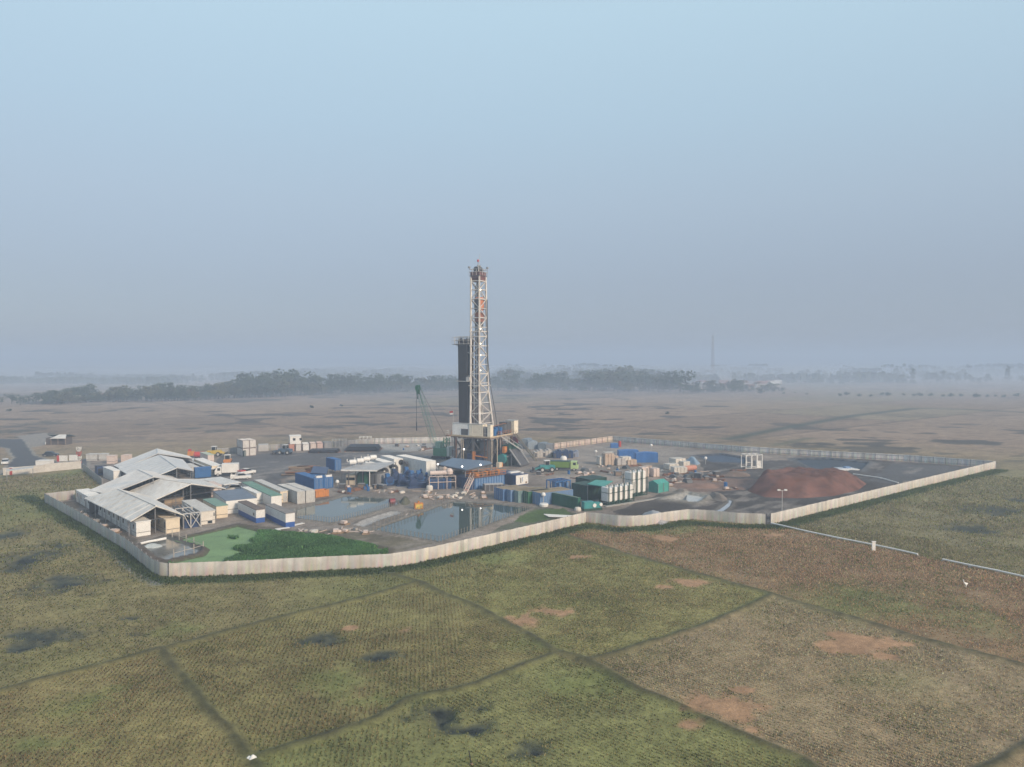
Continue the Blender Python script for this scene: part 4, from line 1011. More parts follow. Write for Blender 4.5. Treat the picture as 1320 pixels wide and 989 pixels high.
cabin('blue and white cabin with a grey roof, right of the pair at the algae pond', 368.4, 680.6, 380.2, 342.4, 2.65, M('pair_white2', (.64, .63, .62), .55, .08, .6, stain=(.42, .38, .34)), 38, roof=M('grey_roofing', (.215, .20, .195), .8, .2, .7, stain=(.12, .11, .1)), low=BW_, lowh=1.0, stripe=BW_, overh=.03)
cabin('white cabin with a green stripe on its roof at the first pond', 349.8, 654.2, 363.2, 312, 2.4, WHITE, 36, roof=M('green_roofing_dark', (.12, .235, .185), .6, .12, .5, stain=(.30, .36, .32), stain_amt=.5), stripe=WHITE)
cabin('cream cabin behind the green striped roof', 361.5, 648.3, 371, 328, 2.5, CREAM, 36, roof=DWHITE, dooron=('y', .6))
_g = 'old white containers at the first pond'
container('old white container with its doors to the pond, left of the pair', 383.3, 650, 393.4, 347.5, 2.75, DWHITE, 38, L2=12.1, group=_g, rib=.5)
n = P(383.3, 650); n2 = n + Vector((math.cos(R(38)), math.sin(R(38)), 0)) * (reach(n, 38, 394.7))
container('old white container with a round hatch, right of the pair', *spot(n2), 406, 0, 2.75, DWHITE, 38, L2=12.1, group=_g, rib=.5)
p = P(401, 641.0); 
n = P(405, 631.5)
for k, lb in enumerate(('bright blue container, left of the pair beside the orange skip', 'bright blue container, right of the pair beside the orange skip')):
    q = n + Vector((math.cos(R(38)), math.sin(R(38)), 0)) * (k * 2.55); 
    container(lb, *spot(q), 0, 0, 2.7, BLUE, 38, L1=2.44, L2=12.1 - 2.5 * k, group='bright blue containers with white coolers')
    c = thing('cooling_unit', ['white cooler box on the left bright blue container', 'white cooler box on the right bright blue container'][k], 'cooler', q + Vector((0, 0, 2.715)) + Vector((.35, .9, 0)), 38)
    m = MB(); m.box(0, 1.5, 0, .9, 0, .5, WHITE); m.build('casing', c); m = MB(); m.lathe([(.3, 0), (.3, .04)], (.45, .45, .5), DGREY, 10); m.lathe([(.3, 0), (.3, .04)], (1.05, .45, .5), DGREY, 10); m.build('fan', c)
# orange skip
n, l1, l2 = footprint(407, 642.3, 424.2, 0, 38, None, 2.3)
t = thing('waste_skip', 'orange ribbed open skip at the corner of the first pond', 'skip', n, 38)
m = MB(); th = .08
m.box(0, l1, 0, th, .15, 1.6, ORANGE); m.box(0, l1, l2 - th, l2, .15, 1.6, ORANGE); m.box(0, th, th, l2 - th, .15, 1.6, ORANGE); m.box(l1 - th, l1, th, l2 - th, .15, 1.6, ORANGE); m.box(0, l1, 0, l2, .05, .15, RUST); m.build('body', t)
m = MB()
for k in range(6): m.box(.1 + k * (l1 - .35) / 5, .25 + k * (l1 - .35) / 5, -.08, .0, .1, 1.62, ORANGE)
m.box(-.05, l1 + .05, -.1, .02, 1.6, 1.7, ORANGE); m.build('rib', t)
# two by two stack of white containers and small things round it
n, l1, l2 = footprint(313, 588.6, 330.6, 298.6, 38)
FRD = M('dark_container_frame', (.20, .16, .145), .6, .1); st = M('stack_white', (.60, .57, .54), .55, .08, .6, stain=(.36, .29, .25), stain_amt=.4)
for k in range(2):
    for j in range(2):
        q = n + Vector((math.cos(R(38)), math.sin(R(38)), 0)) * (k * l1 / 2); q2 = spot(q)
        container('white container in the two high stack at the yard edge, %s %s' % (('lower', 'upper')[j], ('left', 'right')[k]), *q2, 0, 0, 2.6, st, 38, L1=l1 / 2 - .06, L2=min(l2, 6.1), z=j * 2.66, group='two high stack of white containers', frame=FRD)
container('small dark green container in front of the white stack', 314.5, 588.9, 317.2, 311.4, 2.0, DGREEN, 38, name='tool_container')
container('whitish container with a dark open side right of the white stack', 333, 582, 346, 331, 2.3, LGREY, 20, L2=3)
# far office row
container('orange container below the white upper box in the far row', 372.5, 582, 380.8, 366, 2.5, M('salmon_paint', (.47, .20, .13), .55, .1), 20, L2=6, group='container row at the far edge of the yard', frame=FRD)
container('white container right of the orange one in the far row', 381.2, 582, 388.6, 0, 2.5, st, 20, L2=6, group='container row at the far edge of the yard', frame=FRD)
container('white container fourth from the left in the far row', 390.3, 581.5, 398.8, 0, 2.4, WHITE, 20, L2=6, group='container row at the far edge of the yard', frame=FRD)
container('pale pink container fifth from the left in the far row', 400, 580.8, 408, 0, 2.4, PINKW, 20, L2=6, group='container row at the far edge of the yard', frame=FRD)
container('rosy container last in the far row before the grey frames', 408.6, 580.2, 416.6, 0, 2.4, M('rosy_paint', (.52, .38, .34), .55, .1), 20, L2=6, group='container row at the far edge of the yard', frame=FRD)
n = P(374, 582); cabin('white upper box standing on the orange container', 374, 582, 388.3, 364.6, 2.6, WHITE, 20, L2=5, z=2.53, stripe=WHITE, wins=(('y', 1, 1.2, .8, .8), ('y', 3.2, 1.2, .8, .8)))
container('grey container at the far fence next to the rosy one', 418, 578.5, 428, 0, 2.2, GREY, 20, L2=4)
def frame_rack(label, px, py, xr, depth, h, mat, ang=20, nx=3, name='steel_frame', load=None, r=.12):
    n = P(px, py); l = abs(reach(n, ang, xr)); t = thing(name, label, 'frame', n, ang)
    m = MB()
    for k in range(nx + 1):
        for y in (0, depth): m.beam((l * k / nx, y, 0), (l * k / nx, y, h), r, r, mat)
        m.beam((l * k / nx, 0, h), (l * k / nx, depth, h), r, r, mat)
    for z in (.2, h):
        for y in (0, depth): m.beam((0, y, z), (l, y, z), r, r, mat)
    m.build('upright_frame', t)
    if load:
        q = MB(); load(q, l, depth, h); q.build('load', t)
    return t
frame_rack('whitish open steel frame behind the dark pipe pile', 428, 577.5, 446, 3, 2.9, LGREY, 10, 4)
frame_rack('thin white open frame at the far fence between pipe pile and fence', 463, 570.5, 478, 3, 2.0, WHITE, 5, 3)
frame_rack('white steel frame with a panel beside the dark lined pit', 961.5, 604.5, 982.5, 3.0, 4.0, WHITE, 8, 3, load=lambda q, l, d, h: (q.box(l * .62, l - .1, .1, .2, .2, 2.3, WHITE), q.box(.1, l * .3, .1, .16, 1.8, 1.95, WHITE)), r=.2)
# steel truss beside the near roof
n = P(236.5, 682.5); l = abs(reach(n, 38, 259)); t = thing('truss_frame', 'white cross braced steel truss between the cream cabin and the hatch cabin', 'truss', n, 38)
for y in (0, 6.0):
    m = MB(); h = 2.9
    for x in (0, l * .42, l): m.beam((x, y, 0), (x, y, h), .16, .16, LGREY)
    m.beam((0, y, h), (l, y, h), .16, .16, LGREY)
    m.beam((0, y, h), (l * .42, y, .1), .13, .13, LGREY); m.beam((l * .42, y, h), (l, y, .1), .13, .13, LGREY); m.beam((l * .42, y, .1), (l, y, h), .13, .13, LGREY)
    m.build('truss', t)
m = MB()
for k in range(14): m.tube((.2 + k * (l - .4) / 13, .3, 2.0 + .5 * math.sin(k * 2.3)), (.4 + k * (l - .4) / 13, 10.5, 2.3 + .4 * math.sin(k * 1.7)), .14, DGREY if k % 3 else LGREY, 6)
m.box(.3, l - .3, .4, 9, .02, 1.6, DBLUE); m.build('stored_pipes', t)

# ---------------------------------------------------------------- the big sheet roofs over the camp
def gable(label, L, A, Rr, L2, A2, R2, zs, mat, th=.16, posts=True, ribs=9):
    pts = [P(*q, z) for q, z in zip((L, A, Rr, L2, A2, R2), zs)]
    base = (pts[0] + pts[2]) / 2; base.z = 0
    l, a, r, l2, a2, r2 = [p - base for p in pts]
    t = thing('camp_roof', label, 'roof', base, 0, 'big sheet roofs over the camp')
    for nm, q in (('roof_slope', (l, a, a2, l2)), ('roof_slope', (a, r, r2, a2))):
        m = MB(); m.slab([q[0], q[1], q[2], q[3]] if (q[1] - q[0]).cross(q[2] - q[1]).z > 0 else [q[3], q[2], q[1], q[0]], th, mat)
        for k in range(ribs + 1):          # standing seams down the slope
            u_ = (k + .0) / ribs
            p0 = q[0].lerp(q[3], u_); p1 = q[1].lerp(q[2], u_)
            m.beam(p0 + Vector((0, 0, .02)), p1 + Vector((0, 0, .02)), .07, .06, mat)
        m.build(nm, t)
    m = MB(); m.beam(a + Vector((0, 0, .05)), a2 + Vector((0, 0, .05)), .3, .10, mat); m.build('ridge_cap', t)
    bk = M('shade_back_board', (.075, .07, .068), .85, .25, .6); o_ = Vector((0, 0, th + .12)); f_ = .12  # board added at the far end to keep the space under the roof dark
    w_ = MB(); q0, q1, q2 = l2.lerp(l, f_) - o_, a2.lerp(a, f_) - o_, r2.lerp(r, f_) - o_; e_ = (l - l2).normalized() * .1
    pp = [Vector((q0.x, q0.y, 0)), Vector((q2.x, q2.y, 0)), q2, q1, q0]; w_.add(pp + [p + e_ for p in pp], [(0, 1, 2, 3, 4), (9, 8, 7, 6, 5)] + [(i, 5 + i, 5 + (i + 1) % 5, (i + 1) % 5) for i in range(5)], bk); w_.build('added_shade_board', t)
    if posts:
        m = MB()
        for p0, p1 in ((l, l2), (r, r2), (a, a2)):
            for k in range(5):
                p = p0.lerp(p1, .03 + .94 * k / 4)
                m.beam((p.x, p.y, 0), (p.x, p.y, p.z - th), .12, .12, GREY)
        m.build('post', t)
        m = MB()
        for k in range(6):
            u_ = .02 + .96 * k / 5; d = Vector((0, 0, th + .1))
            x, y, w_ = l.lerp(l2, u_) - d, a.lerp(a2, u_) - d, r.lerp(r2, u_) - d
            m.beam(x, y, .1, .14, DGREY); m.beam(y, w_, .1, .14, DGREY); m.beam(x, w_, .1, .12, DGREY)
        m.build('rafter', t)
    return t
gable('nearest weathered sheet roof, gable over the white and cream cabin ends', (168.3, 672), (201.5, 652.3), (237.5, 664), (108.5, 642.2), (152.3, 630.6), (193, 640), (2.9, 5.1, 2.9, 2.9, 5.1, 2.9), SHEET)
gable('middle sheet roof whose wide dark gable faces the cabin yard', (198, 645), (247, 623.6), (291, 629.6), (164, 634.5), (206, 617.6), (259, 617.8), (2.6, 5.2, 3.0, 2.7, 5.4, 3.0), SHEET)
gable('bluish sheet roof between the nearest roof and the rear one, long left slope', (140, 637), (198, 614.6), (236, 620), (115.3, 632), (178, 605.5), (214, 611), (2.8, 6.2, 3.2, 2.8, 6.2, 3.2), SHEET2)
gable('rear sheet roof whose dark gable sits behind the blue container', (181, 622), (228.5, 602.8), (249, 606.8), (153, 604.5), (205, 586.6), (236, 592.5), (2.9, 6.0, 3.4, 2.9, 6.0, 3.2), SHEET2)
gable('rearmost sheet roof ending in the low far gable', (155.5, 604.6), (203.5, 584.6), (247.5, 590.6), (147, 600), (202.5, 578.4), (244, 588), (2.9, 6.0, 3.0, 2.9, 6.0, 3.0), SHEET2, ribs=3)
# flat white roofs at the yard side
def flatroof(label, pix, z, mat, th=.15, name='flat_roof'):
    pts = [P(*q, z) for q in pix]; base = sum(pts, Vector()) / len(pts); base.z = 0
    t = thing(name, label, 'roof', base, 0)
    q = [p - base for p in pts]
    if (q[1] - q[0]).cross(q[2] - q[1]).z < 0: q = q[::-1]
    MB().slab(q, th, mat).build('roof_sheet', t)
    m = MB()
    for p in q: m.beam((p.x * .96, p.y * .96, 0), (p.x * .96, p.y * .96, p.z - th), .12, .12, GREY)
    m.build('post', t)
    return t
flatroof('low whitish flat roof sloping towards the parked white pickup', [(257, 617.5), (284, 614.5), (311, 621.5), (289, 625)], 2.6, SHEET)
flatroof('bright white sheet roof strip behind the blue container', [(236.5, 591.5), (249.5, 590.8), (285, 604), (272, 604.5)], 2.0, WHITE)
container('blue container raised beside the rear dark gable', 251.5, 617.6, 272.3, 244, 2.6, BLUE, 30, L2=2.5, z=.25, doors='left')
E1 = Vector((math.cos(R(38)), math.sin(R(38)), 0)); E2 = Vector((-E1.y, E1.x, 0))
# ---------------------------------------------------------------- generator hall, pumps, tanks
n, l1, l2 = footprint(431.7, 612.2, 440, 420.5, 38)
container('bright blue box raised on posts left of the generator hall', 431.7, 611, 440, 420.5, 3.1, BLUE, 38, z=.9, doors='lower')
m = MB()
for x in (.2, l1 - .2):
    for y in (.2, l2 - .2): m.box(x - .1, x + .1, y - .1, y + .1, 0, .9, DGREY)
tag(m.build('post_stand', None, P(431.7, 611), 38), 'dark post stand under the raised bright blue box', 'stand')
flatroof('dark blue lean-to roof beside the raised blue box', [(400, 609.5), (421, 611), (424, 602.5), (404, 601)], 3.0, DBLUE)
# hall roof on columns, genset houses with round fans
zr = 4.2
q = [P(439.5, 605.3, zr), P(486.5, 606.0, zr), P(511, 595.5, zr + .4), P(462, 597.5, zr + .4)]
base = (q[0] + q[1]) / 2; base.z = 0
t = thing('generator_hall', 'open generator hall with a long whitish roof left of the blue pumps', 'hall', base, 0)
qq = [p - base for p in q]
MB().slab(qq, .12, M('hall_roof_grey', (.40, .40, .405), .55, .12, .5, stain=(.26, .25, .24), stain_amt=.5)).build('roof', t); MB().beam(qq[0] - Vector((0, .1, .18)), qq[1] - Vector((0, .1, .18)), .1, .35, WHITE).build('fascia', t)
m = MB()
for a, b in ((qq[0], qq[1]), (qq[3], qq[2])):
    for k in range(6): p = a.lerp(b, .02 + .96 * k / 5); m.beam((p.x, p.y, 0), (p.x, p.y, p.z - .13), .18, .18, WHITE if k == 4 else DGREY)
m.build('column', t)
m = MB(); d = (qq[1] - qq[0]).normalized(); nn = (qq[3] - qq[0]).normalized()
for k, (a, b, mt, hh) in enumerate(((.02, .28, CREAM, 2.6), (.34, .48, DGREEN, 3.2), (.52, .62, GREEN, 3.3), (.66, .80, DGREY, 3.0), (.84, .96, GREY, 2.8))):
    p = qq[0].lerp(qq[1], a); e = qq[0].lerp(qq[1], b); p.z = e.z = .02
    mm = MB(); p2 = p + nn * 2.0; e2 = e + nn * 2.0
    mm.prism([(p2.x, p2.y), (e2.x, e2.y), ((e2 + nn * 5).x, (e2 + nn * 5).y), ((p2 + nn * 5).x, (p2 + nn * 5).y)], .02, hh, mt, 'z')
    if k == 0:
        for w_ in (.2, .5, .8): c = p2.lerp(e2, w_); mm.beam(c - nn * .05 + Vector((0, 0, 1.1)), c - nn * .05 + Vector((0, 0, 1.8)), .7, .1, GLASS)
    mm.build('generator_set', t)
for k, (px, py) in enumerate(((454, 600), (463.7, 598), (472, 595.8), (480.5, 593.6))):
    p = P(px, py, zr + .5)
    o = thing('silencer', 'white horizontal exhaust silencer on the hall roof, %s from the left' % ORD[k].replace('nearest', 'first'), 'silencer', p, 25, 'white silencers on the hall roof')
    m = MB(); m.lathe([(.3, -.9), (.62, -.7), (.62, .9), (.3, 1.1)], (0, 0, .85), WHITE, 14, 'x'); m.build('drum', o)
    m = MB(); m.box(-.6, -.4, -.5, .5, 0, .4, GREY); m.box(.5, .7, -.5, .5, 0, .4, GREY); m.build('saddle', o)
    m = MB(); m.path([(-.9, 0, .9), (-1.3, 0, 1.1), (-1.3, 0, 1.7)], .16, DWHITE, 8); m.build('pipe', o)
for k, px in enumerate((481.5, 493.5, 507)):
    p = P(px + 1, 622 - k * 5.0)
    o, a, b = container('white engine house with a round dark fan, %s from the open hall' % ORD[k].replace('nearest', 'first'), px + 1, 621.5 - k * 4.8, 0, 0, 4.3, WHITE, 34, L1=(px and (abs(reach(p, 34, px + 12.5)))), L2=9, name='engine_house', cat='engine house', group='white engine houses with round fans', doors=None, rib=1.2)
    m = MB(); m.lathe([(.75, -.12), (.75, .0)], (a * .78, 0, 3.3), DGREY, 16, 'y'); f = m.build('fan', o); m = MB(); m.lathe([(.62, -.16), (.62, -.12)], (a * .78, 0, 3.3), BLACK, 16, 'y'); m.build('fan_hub', f)
    m = MB(); m.path([(a * .95, -.1, 3.2), (a * .95, -1.5, 3.4), (a * 1.1, -2.1, 3.2), (a * 1.1, -2.2, 1.6)], .38, DGREY, 8); m.build('duct', o)
    m = MB(); m.box(.4, 1.3, -.05, -.005, .2, 2.2, TIN); m.build('door', o)
n = P(515, 612); container('long white engine house facing left behind the blue pumps', 549.5, 617, 556, 511, 4.6, WHITE, 38, L1=3, name='engine_house', cat='engine house', doors=None, rib=1.2, group='white engine houses with round fans')
def pump(label, px, py, ang, s, mat):
    t = thing('mud_pump', label, 'pump', P(px, py), ang, 'blue mud pumps in front of the white engine houses')
    t.scale = (.68, .68, .72); m = MB(); m.box(-4.5, 4.5, -1.5, 1.5, .05, .5, mat); m.box(-4.5, 4.5, -1.6, -1.4, 0, .6, DBLUE); m.box(-4.5, 4.5, 1.4, 1.6, 0, .6, DBLUE); m.build('skid', t)
    m = MB(); m.prism([(-3.8, .5), (-1.0, .5), (-.6, 1.6), (-1.4, 3.0), (-3.2, 3.1), (-3.9, 2.0)], -1.2, 1.2, mat); m.build('gear_case', t)
    m = MB(); m.lathe([(1.25, -1.3), (1.35, -1.0), (1.35, 1.0), (1.25, 1.3)], (-2.3, 0, 2.0), DBLUE, 18, 'y'); m.build('belt_guard', t)
    m = MB(); m.box(-.6, 2.2, -1.0, 1.0, .5, 1.7, DBLUE); 
    for k in range(3): m.tube((.2, -.7 + .7 * k, 1.2), (3.0, -.7 + .7 * k, 1.2), .26, mat, 8)
    m.box(2.6, 3.6, -1.1, 1.1, .6, 2.0, DBLUE); m.build('fluid_end', t)
    m = MB(); m.lathe([(.1, 1.9), (.55, 2.3), (.55, 2.9), (.1, 3.3)], (3.1, 0, 0), mat, 12); m.build('pulsation_dampener', t)
    m = MB(); m.box(-3.6, -2.2, -.9, .9, 3.1, 4.2, mat); m.build('motor', t)
    m = MB(); rail(m, [(-4.4, -1.6, .6), (4.4, -1.6, .6)], 1.1, DBLUE, .045, 1.4); m.build('guard_rail', t)
    return t
pump('blue mud pump with a round drum nearest to the open hall', 509, 625, 30, 1, BLUE)
pump('blue mud pump in the middle of the pump row', 526, 625.5, 24, 1, DBLUE)
pump('blue mud pump at the rear of the pump row', 533, 616, 24, 1, BLUE)
pump('blue mud pump beside the big pinkish pipe', 541, 628.5, 20, 1, DBLUE)
pump('blue mud pump behind the round drum pump', 517, 618.5, 28, 1, DBLUE)
pump('blue mud pump behind the middle of the pump row', 540, 621, 26, 1, BLUE)
pump('blue mud pump low at the right end of the pump row', 549, 621, 20, 1, BLUE)
# filter cabinets and steel work between pumps and canopy
frame_rack('dark steel manifold frame between pumps and canopy', 553, 615, 566, 5, 4.0, DGREY, 25, 3, load=lambda q, l, d, h: ([q.tube((l * k / 5, 0, .5 + .5 * (k % 3)), (l * k / 5, d, 2 + .4 * (k % 4)), .22, LGREY if k % 2 else DBLUE, 8) for k in range(6)], q.box(.3, l - .3, 1, 3, .1, 1.6, DBLUE)))
n = P(553.5, 631.5); l = abs(reach(n, 12, 587.5)); t = thing('pipe_support', 'high rack on thin legs carrying the fat pinkish pipe and bags', 'rack', n, 12)
m = MB()
for k in range(4):
    for y in (0, 3): m.beam((l * k / 3, y, 0), (l * k / 3, y, 3.2), .14, .14, PINKW)
for z in (1.8, 3.2):
    for y in (0, 3): m.beam((0, y, z), (l, y, z), .13, .13, PINKW)
m.build('rack_frame', t)
m = MB(); m.box(.3, l - 1, .3, 2.8, .02, 2.3, DBLUE)
for k in range(4): m.box(.2 + k * l / 4, .35 + k * l / 4, .2, .3, .02, 2.6, BLUE)
m.build('tank', t)
m = MB(); m.tube((.3, 1.2, 3.9), (l * .68, 1.2, 3.9), .55, PINKW, 12); m.lathe([(.1, 3.2), (.85, 3.6), (.95, 4.3), (.5, 4.9), (.1, 5.0)], (l * .78, 1.2, 0), PINKW, 12); m.lathe([(.1, 3.3), (.7, 3.6), (.7, 4.9), (.1, 5.3)], (l * .62, 2.2, 0), SACKB, 12); m.build('fat_pipe', t)
o = MB().lathe([(.1, 0), (.75, .1), (.8, .5), (.8, 1.0), (.6, 1.3), (.1, 1.4)], (0, 0, 0), SACK, 14); tag(o.build('water_tank', None, P(553.8, 632.8)), 'round pale plastic tank standing below the pinkish pipe rack', 'tank')
# mud tank with walkway
n = P(612, 631.5); an = 40.0; l = abs(reach(n, an, 650.5))
t = thing('mud_tank', 'long blue mud tank with an orange railed walkway on top, in front of the rig', 'tank', n, an)
m = MB(); m.box(0, l, 0, 3, .1, 2.9, SBLUE)
for k in range(12): m.box(.15 + k * (l - .4) / 11, .32 + k * (l - .4) / 11, -.09, 0, .1, 2.9, BLUE)
m.build('tank_shell', t)
m = MB(); m.box(-.4, l, -.5, 3.2, 2.93, 3.05, RUST); m.build('deck', t)
m = MB(); rail(m, [(-.3, -.45, 3.05), (l, -.45, 3.05)], 1.15, ORANGE, .06, 1.1); rail(m, [(-.3, 3.1, 3.05), (l, 3.1, 3.05)], 1.15, ORANGE, .06, 1.1); rail(m, [(-.3, -.45, 3.05), (-.3, 3.1, 3.05)], 1.15, ORANGE, .06, 1.1); m.build('deck_rail', t)
m = MB(); stairs(m, (-.5, .3, 3.0), (-4.0, -1.6, .1), .9, PINKW); m.build('stairway', t)
m = MB(); g = random.Random(3)
for k in range(9): x = 1 + k * (l - 2) / 9; m.box(x, x + .9, .4 + g.uniform(0, 1), 1.6 + g.uniform(0, 1), 3.06, 3.5 + g.uniform(0, .7), (ORANGE, RUST, TIN, DGREY)[k % 4])
m.build('agitator', t)
n = P(588, 630.5); container('dark blue tank box left of the walkway stairs', 606, 632, 0, 582, 2.8, DBLUE, 40, L1=4, name='trip_tank', cat='tank', rib=1.0)
o = MB(); o.box(0, .9, 0, .6, 0, 1.2, RED); o.box(.1, .8, -.03, 0, .2, 1.0, DGREY); o.box(.2, .7, .1, .5, 1.2, 1.35, RED); tag(o.build('fire_box', None, P(600.5, 632), 20), 'small red fire box at the foot of the walkway stairs', 'box')
# shaker canopy with lit lamps
q = [P(564.5, 598.5, 5.0), P(600, 605.5, 4.8), P(634.5, 597, 5.6), P(630, 594.2, 5.8), P(584, 590.5, 6.0)]
base = (q[0] + q[2]) / 2; base.z = 0; qq = [p - base for p in q]
t = thing('shaker_canopy', 'blue grey sheet canopy with lit lamps in front of the rig substructure', 'canopy', base, 0)
m = MB(); m.slab(qq, .14, ROOFB)
for k in range(14):
    u_ = k / 13; a = qq[0].lerp(qq[1], u_); b = qq[4].lerp(qq[3].lerp(qq[2], .3), u_); m.beam(a + Vector((0, 0, .03)), b + Vector((0, 0, .03)), .10, .06, ROOFB)
m.build('roof_sheet', t)
m = MB()
for p in (qq[0], qq[1], qq[2], qq[0].lerp(qq[1], .5), qq[1].lerp(qq[2], .5), qq[4], qq[3]): m.beam((p.x * .97, p.y * .97, 0), (p.x * .97, p.y * .97, p.z - .14), .2, .2, GREY)
m.beam(qq[0] - Vector((0, 0, .3)), qq[1] - Vector((0, 0, .3)), .2, .25, DGREY); m.beam(qq[1] - Vector((0, 0, .3)), qq[2] - Vector((0, 0, .3)), .2, .25, DGREY)
m.build('post', t)
m = MB(); a, b = qq[0].lerp(qq[1], .1), qq[1].lerp(qq[2], .6); c = (qq[3] + qq[4]) / 2
for k in range(4):
    p = a.lerp(b, k / 3).lerp(c, .3); m.box(p.x - 1.6, p.x + 1.6, p.y - 1, p.y + 1.2, .02, 2.9, (DGREY, DBLUE, TIN, DGREY)[k]); m.box(p.x - 1.2, p.x + .9, p.y - .8, p.y + .6, 2.9, 3.6, (LGREY, DGREY, RUST, DGREEN)[k])
m.build('shale_shaker', t)
for px, py, zz in ((564.5, 598.5, 5.3), (595.7, 601.5, 5.4), (619.5, 599.2, 5.5)):
    p = P(px, py, zz) - base; m = MB(); m.lathe([(.03, -.18), (.19, -.11), (.19, .11), (.03, .18)], p, LAMP, 10); m.tube(p - Vector((0, 0, .9)), p - Vector((0, 0, .2)), .05, GREY, 5); m.build('lamp', t)
# navy boxes with a white end
n, l1, l2 = footprint(664.7, 626.7, 681, 639, 42)
t, a, b = container('navy container with a white patched end wall beside the mud tank', 664.7, 626.7, 681, 639, 2.7, DBLUE, 42, name='workshop_container', doors=None, rib=.8)
m = MB(); m.box(.08, a - .08, -.05, -.015, .2, 2.6, WHITE); e = m.build('end_panel', t); m = MB(); m.box(a * .35, a * .43, -.07, -.05, .6, 1.9, DGREY); m.box(a * .75, a * .9, -.07, -.05, .3, .8, TIN); m.box(a * .5, a * .55, -.07, -.05, .9, 2.0, SBLUE); m.build('stain_plate', e)
m = MB(); m.box(1, a, 3, 4.2, 2.72, 3.0, WHITE); m.lathe([(.5, 0), (.5, .3)], (a * .8, 1.5, 2.72), WHITE, 10); m.build('roof_box', t)
o = MB(); o.box(0, 5, 0, 2.2, .05, 1.5, DGREY); o.box(.2, 4.8, .2, 2, 1.5, 1.6, LGREY); [o.box(.3 + k, .45 + k, -.08, 0, .05, 1.5, GREY) for k in range(5)]; tag(o.build('cuttings_bin', None, P(624, 633.5), 12), 'low dark cuttings bin between the mud tank and the blue container row', 'bin')
# blue and green container row in front
row = [(696.5, 651.8, 'faded blue container at the right end of the front container row', SBLUE), (680.8, 649.6, 'green container second from the right in the front container row', GREEN), (668, 648.6, 'teal grey container in the middle of the front container row', M('teal_grey_paint', (.15, .24, .25), .55, .15, .8, stain=(.24, .22, .19))), (658.3, 647.4, 'blue container second from the left in the front container row', SBLUE), (648.3, 646.2, 'blue container at the left end of the front container row', M('mid_blue_paint', (.07, .155, .32), .5, .14, .8, stain=(.16, .18, .22)))]
TOPY = M('rusty_yellow_roof', (.33, .25, .15), .7, .2, .5, stain=(.20, .13, .09), stain_amt=.6)
for k, (px, py, lb, mt) in enumerate(row):
    nx = row[k + 1][0] + .4 if k + 1 < len(row) else 637
    container(lb, px, py, 0, nx, 2.65, mt, 33, L1=(9.0 if k == 0 else 6.1), group='blue and green containers in the front row', doors='left', roof=TOPY, rib=.45)
for k in range(9):
    p = P(680 + rnd.uniform(0, 24), 637 + rnd.uniform(-4, 4))
container('dark green container lying across behind the wavy fence', 745, 657.3, 748.5, 708, 2.55, M('bottle_green_paint', (.022, .115, .075), .5, .12, .7, stain=(.05, .10, .08), stain_amt=.4), 40, doors=None, roof=M('green_grey_roof', (.15, .19, .15), .6, .15))
container('dark green tank box behind the lying green container', 758, 646, 776, 737, 3.4, DGREEN, 38, name='mixing_tank', cat='tank', rib=1.1, doors=None, z=.0)
container('dark green tank box further back with a teal cover', 760, 638, 782, 742, 3.6, DGREEN, 38, name='mixing_tank', cat='tank', rib=1.1, doors=None)
flatroof('teal canopy over the dark green tanks', [(757, 624), (768, 618.5), (790, 620), (778, 627)], 3.9, TEALT)
flatroof('small teal canopy behind the dark green tanks', [(750, 617), (760, 612.5), (775, 613.5), (766, 618)], 3.0, TEALT)
frame_rack('stack of blue steel frames at the end of the front container row', 716, 640, 735, 3.5, 3.4, BLUE, 33, 4, load=lambda q, l, d, h: [q.box(.2 + l * k / 4, l * k / 4 + l / 5, .3, d - .3, .1 + (k % 2) * 1.2, 1.2 + (k % 2) * 1.7, SBLUE if k % 2 else DBLUE) for k in range(4)], r=.2)
o = thing('pump_unit', 'teal pump unit with white discs beside the lying green container', 'pump', P(757, 658), 20)
m = MB(); m.box(-1.2, 3.2, -.8, .9, .02, .5, DGREEN); m.build('skid', o); m = MB(); m.box(-1.0, 1.3, -.7, .8, .5, 1.9, TEAL); m.box(1.4, 2.9, -.6, .7, .5, 1.6, TEAL); m.build('casing', o)
m = MB(); m.lathe([(.42, -.12), (.42, 0)], (1.35, -.7, 1.1), WHITE, 14, 'y'); m.build('disc', o); m = MB(); m.lathe([(.36, -.12), (.36, 0)], (2.9, -.62, 1.2), WHITE, 14, 'y'); m.build('disc', o)
m = MB(); m.lathe([(.1, 0), (.7, .05), (.75, .4), (.6, .8), (.1, .9)], (-2.2, 0, 0), SACK, 10); o2 = m.build('sack_heap', o)
o = MB().lathe([(.1, 0), (.95, .05), (1.0, .5), (.85, .7), (.1, .75)], (0, 0, 0), WHITE, 16); tag(o.build('white_drum', None, P(701, 653)), 'squat white drum on the ground by the faded blue container', 'drum')
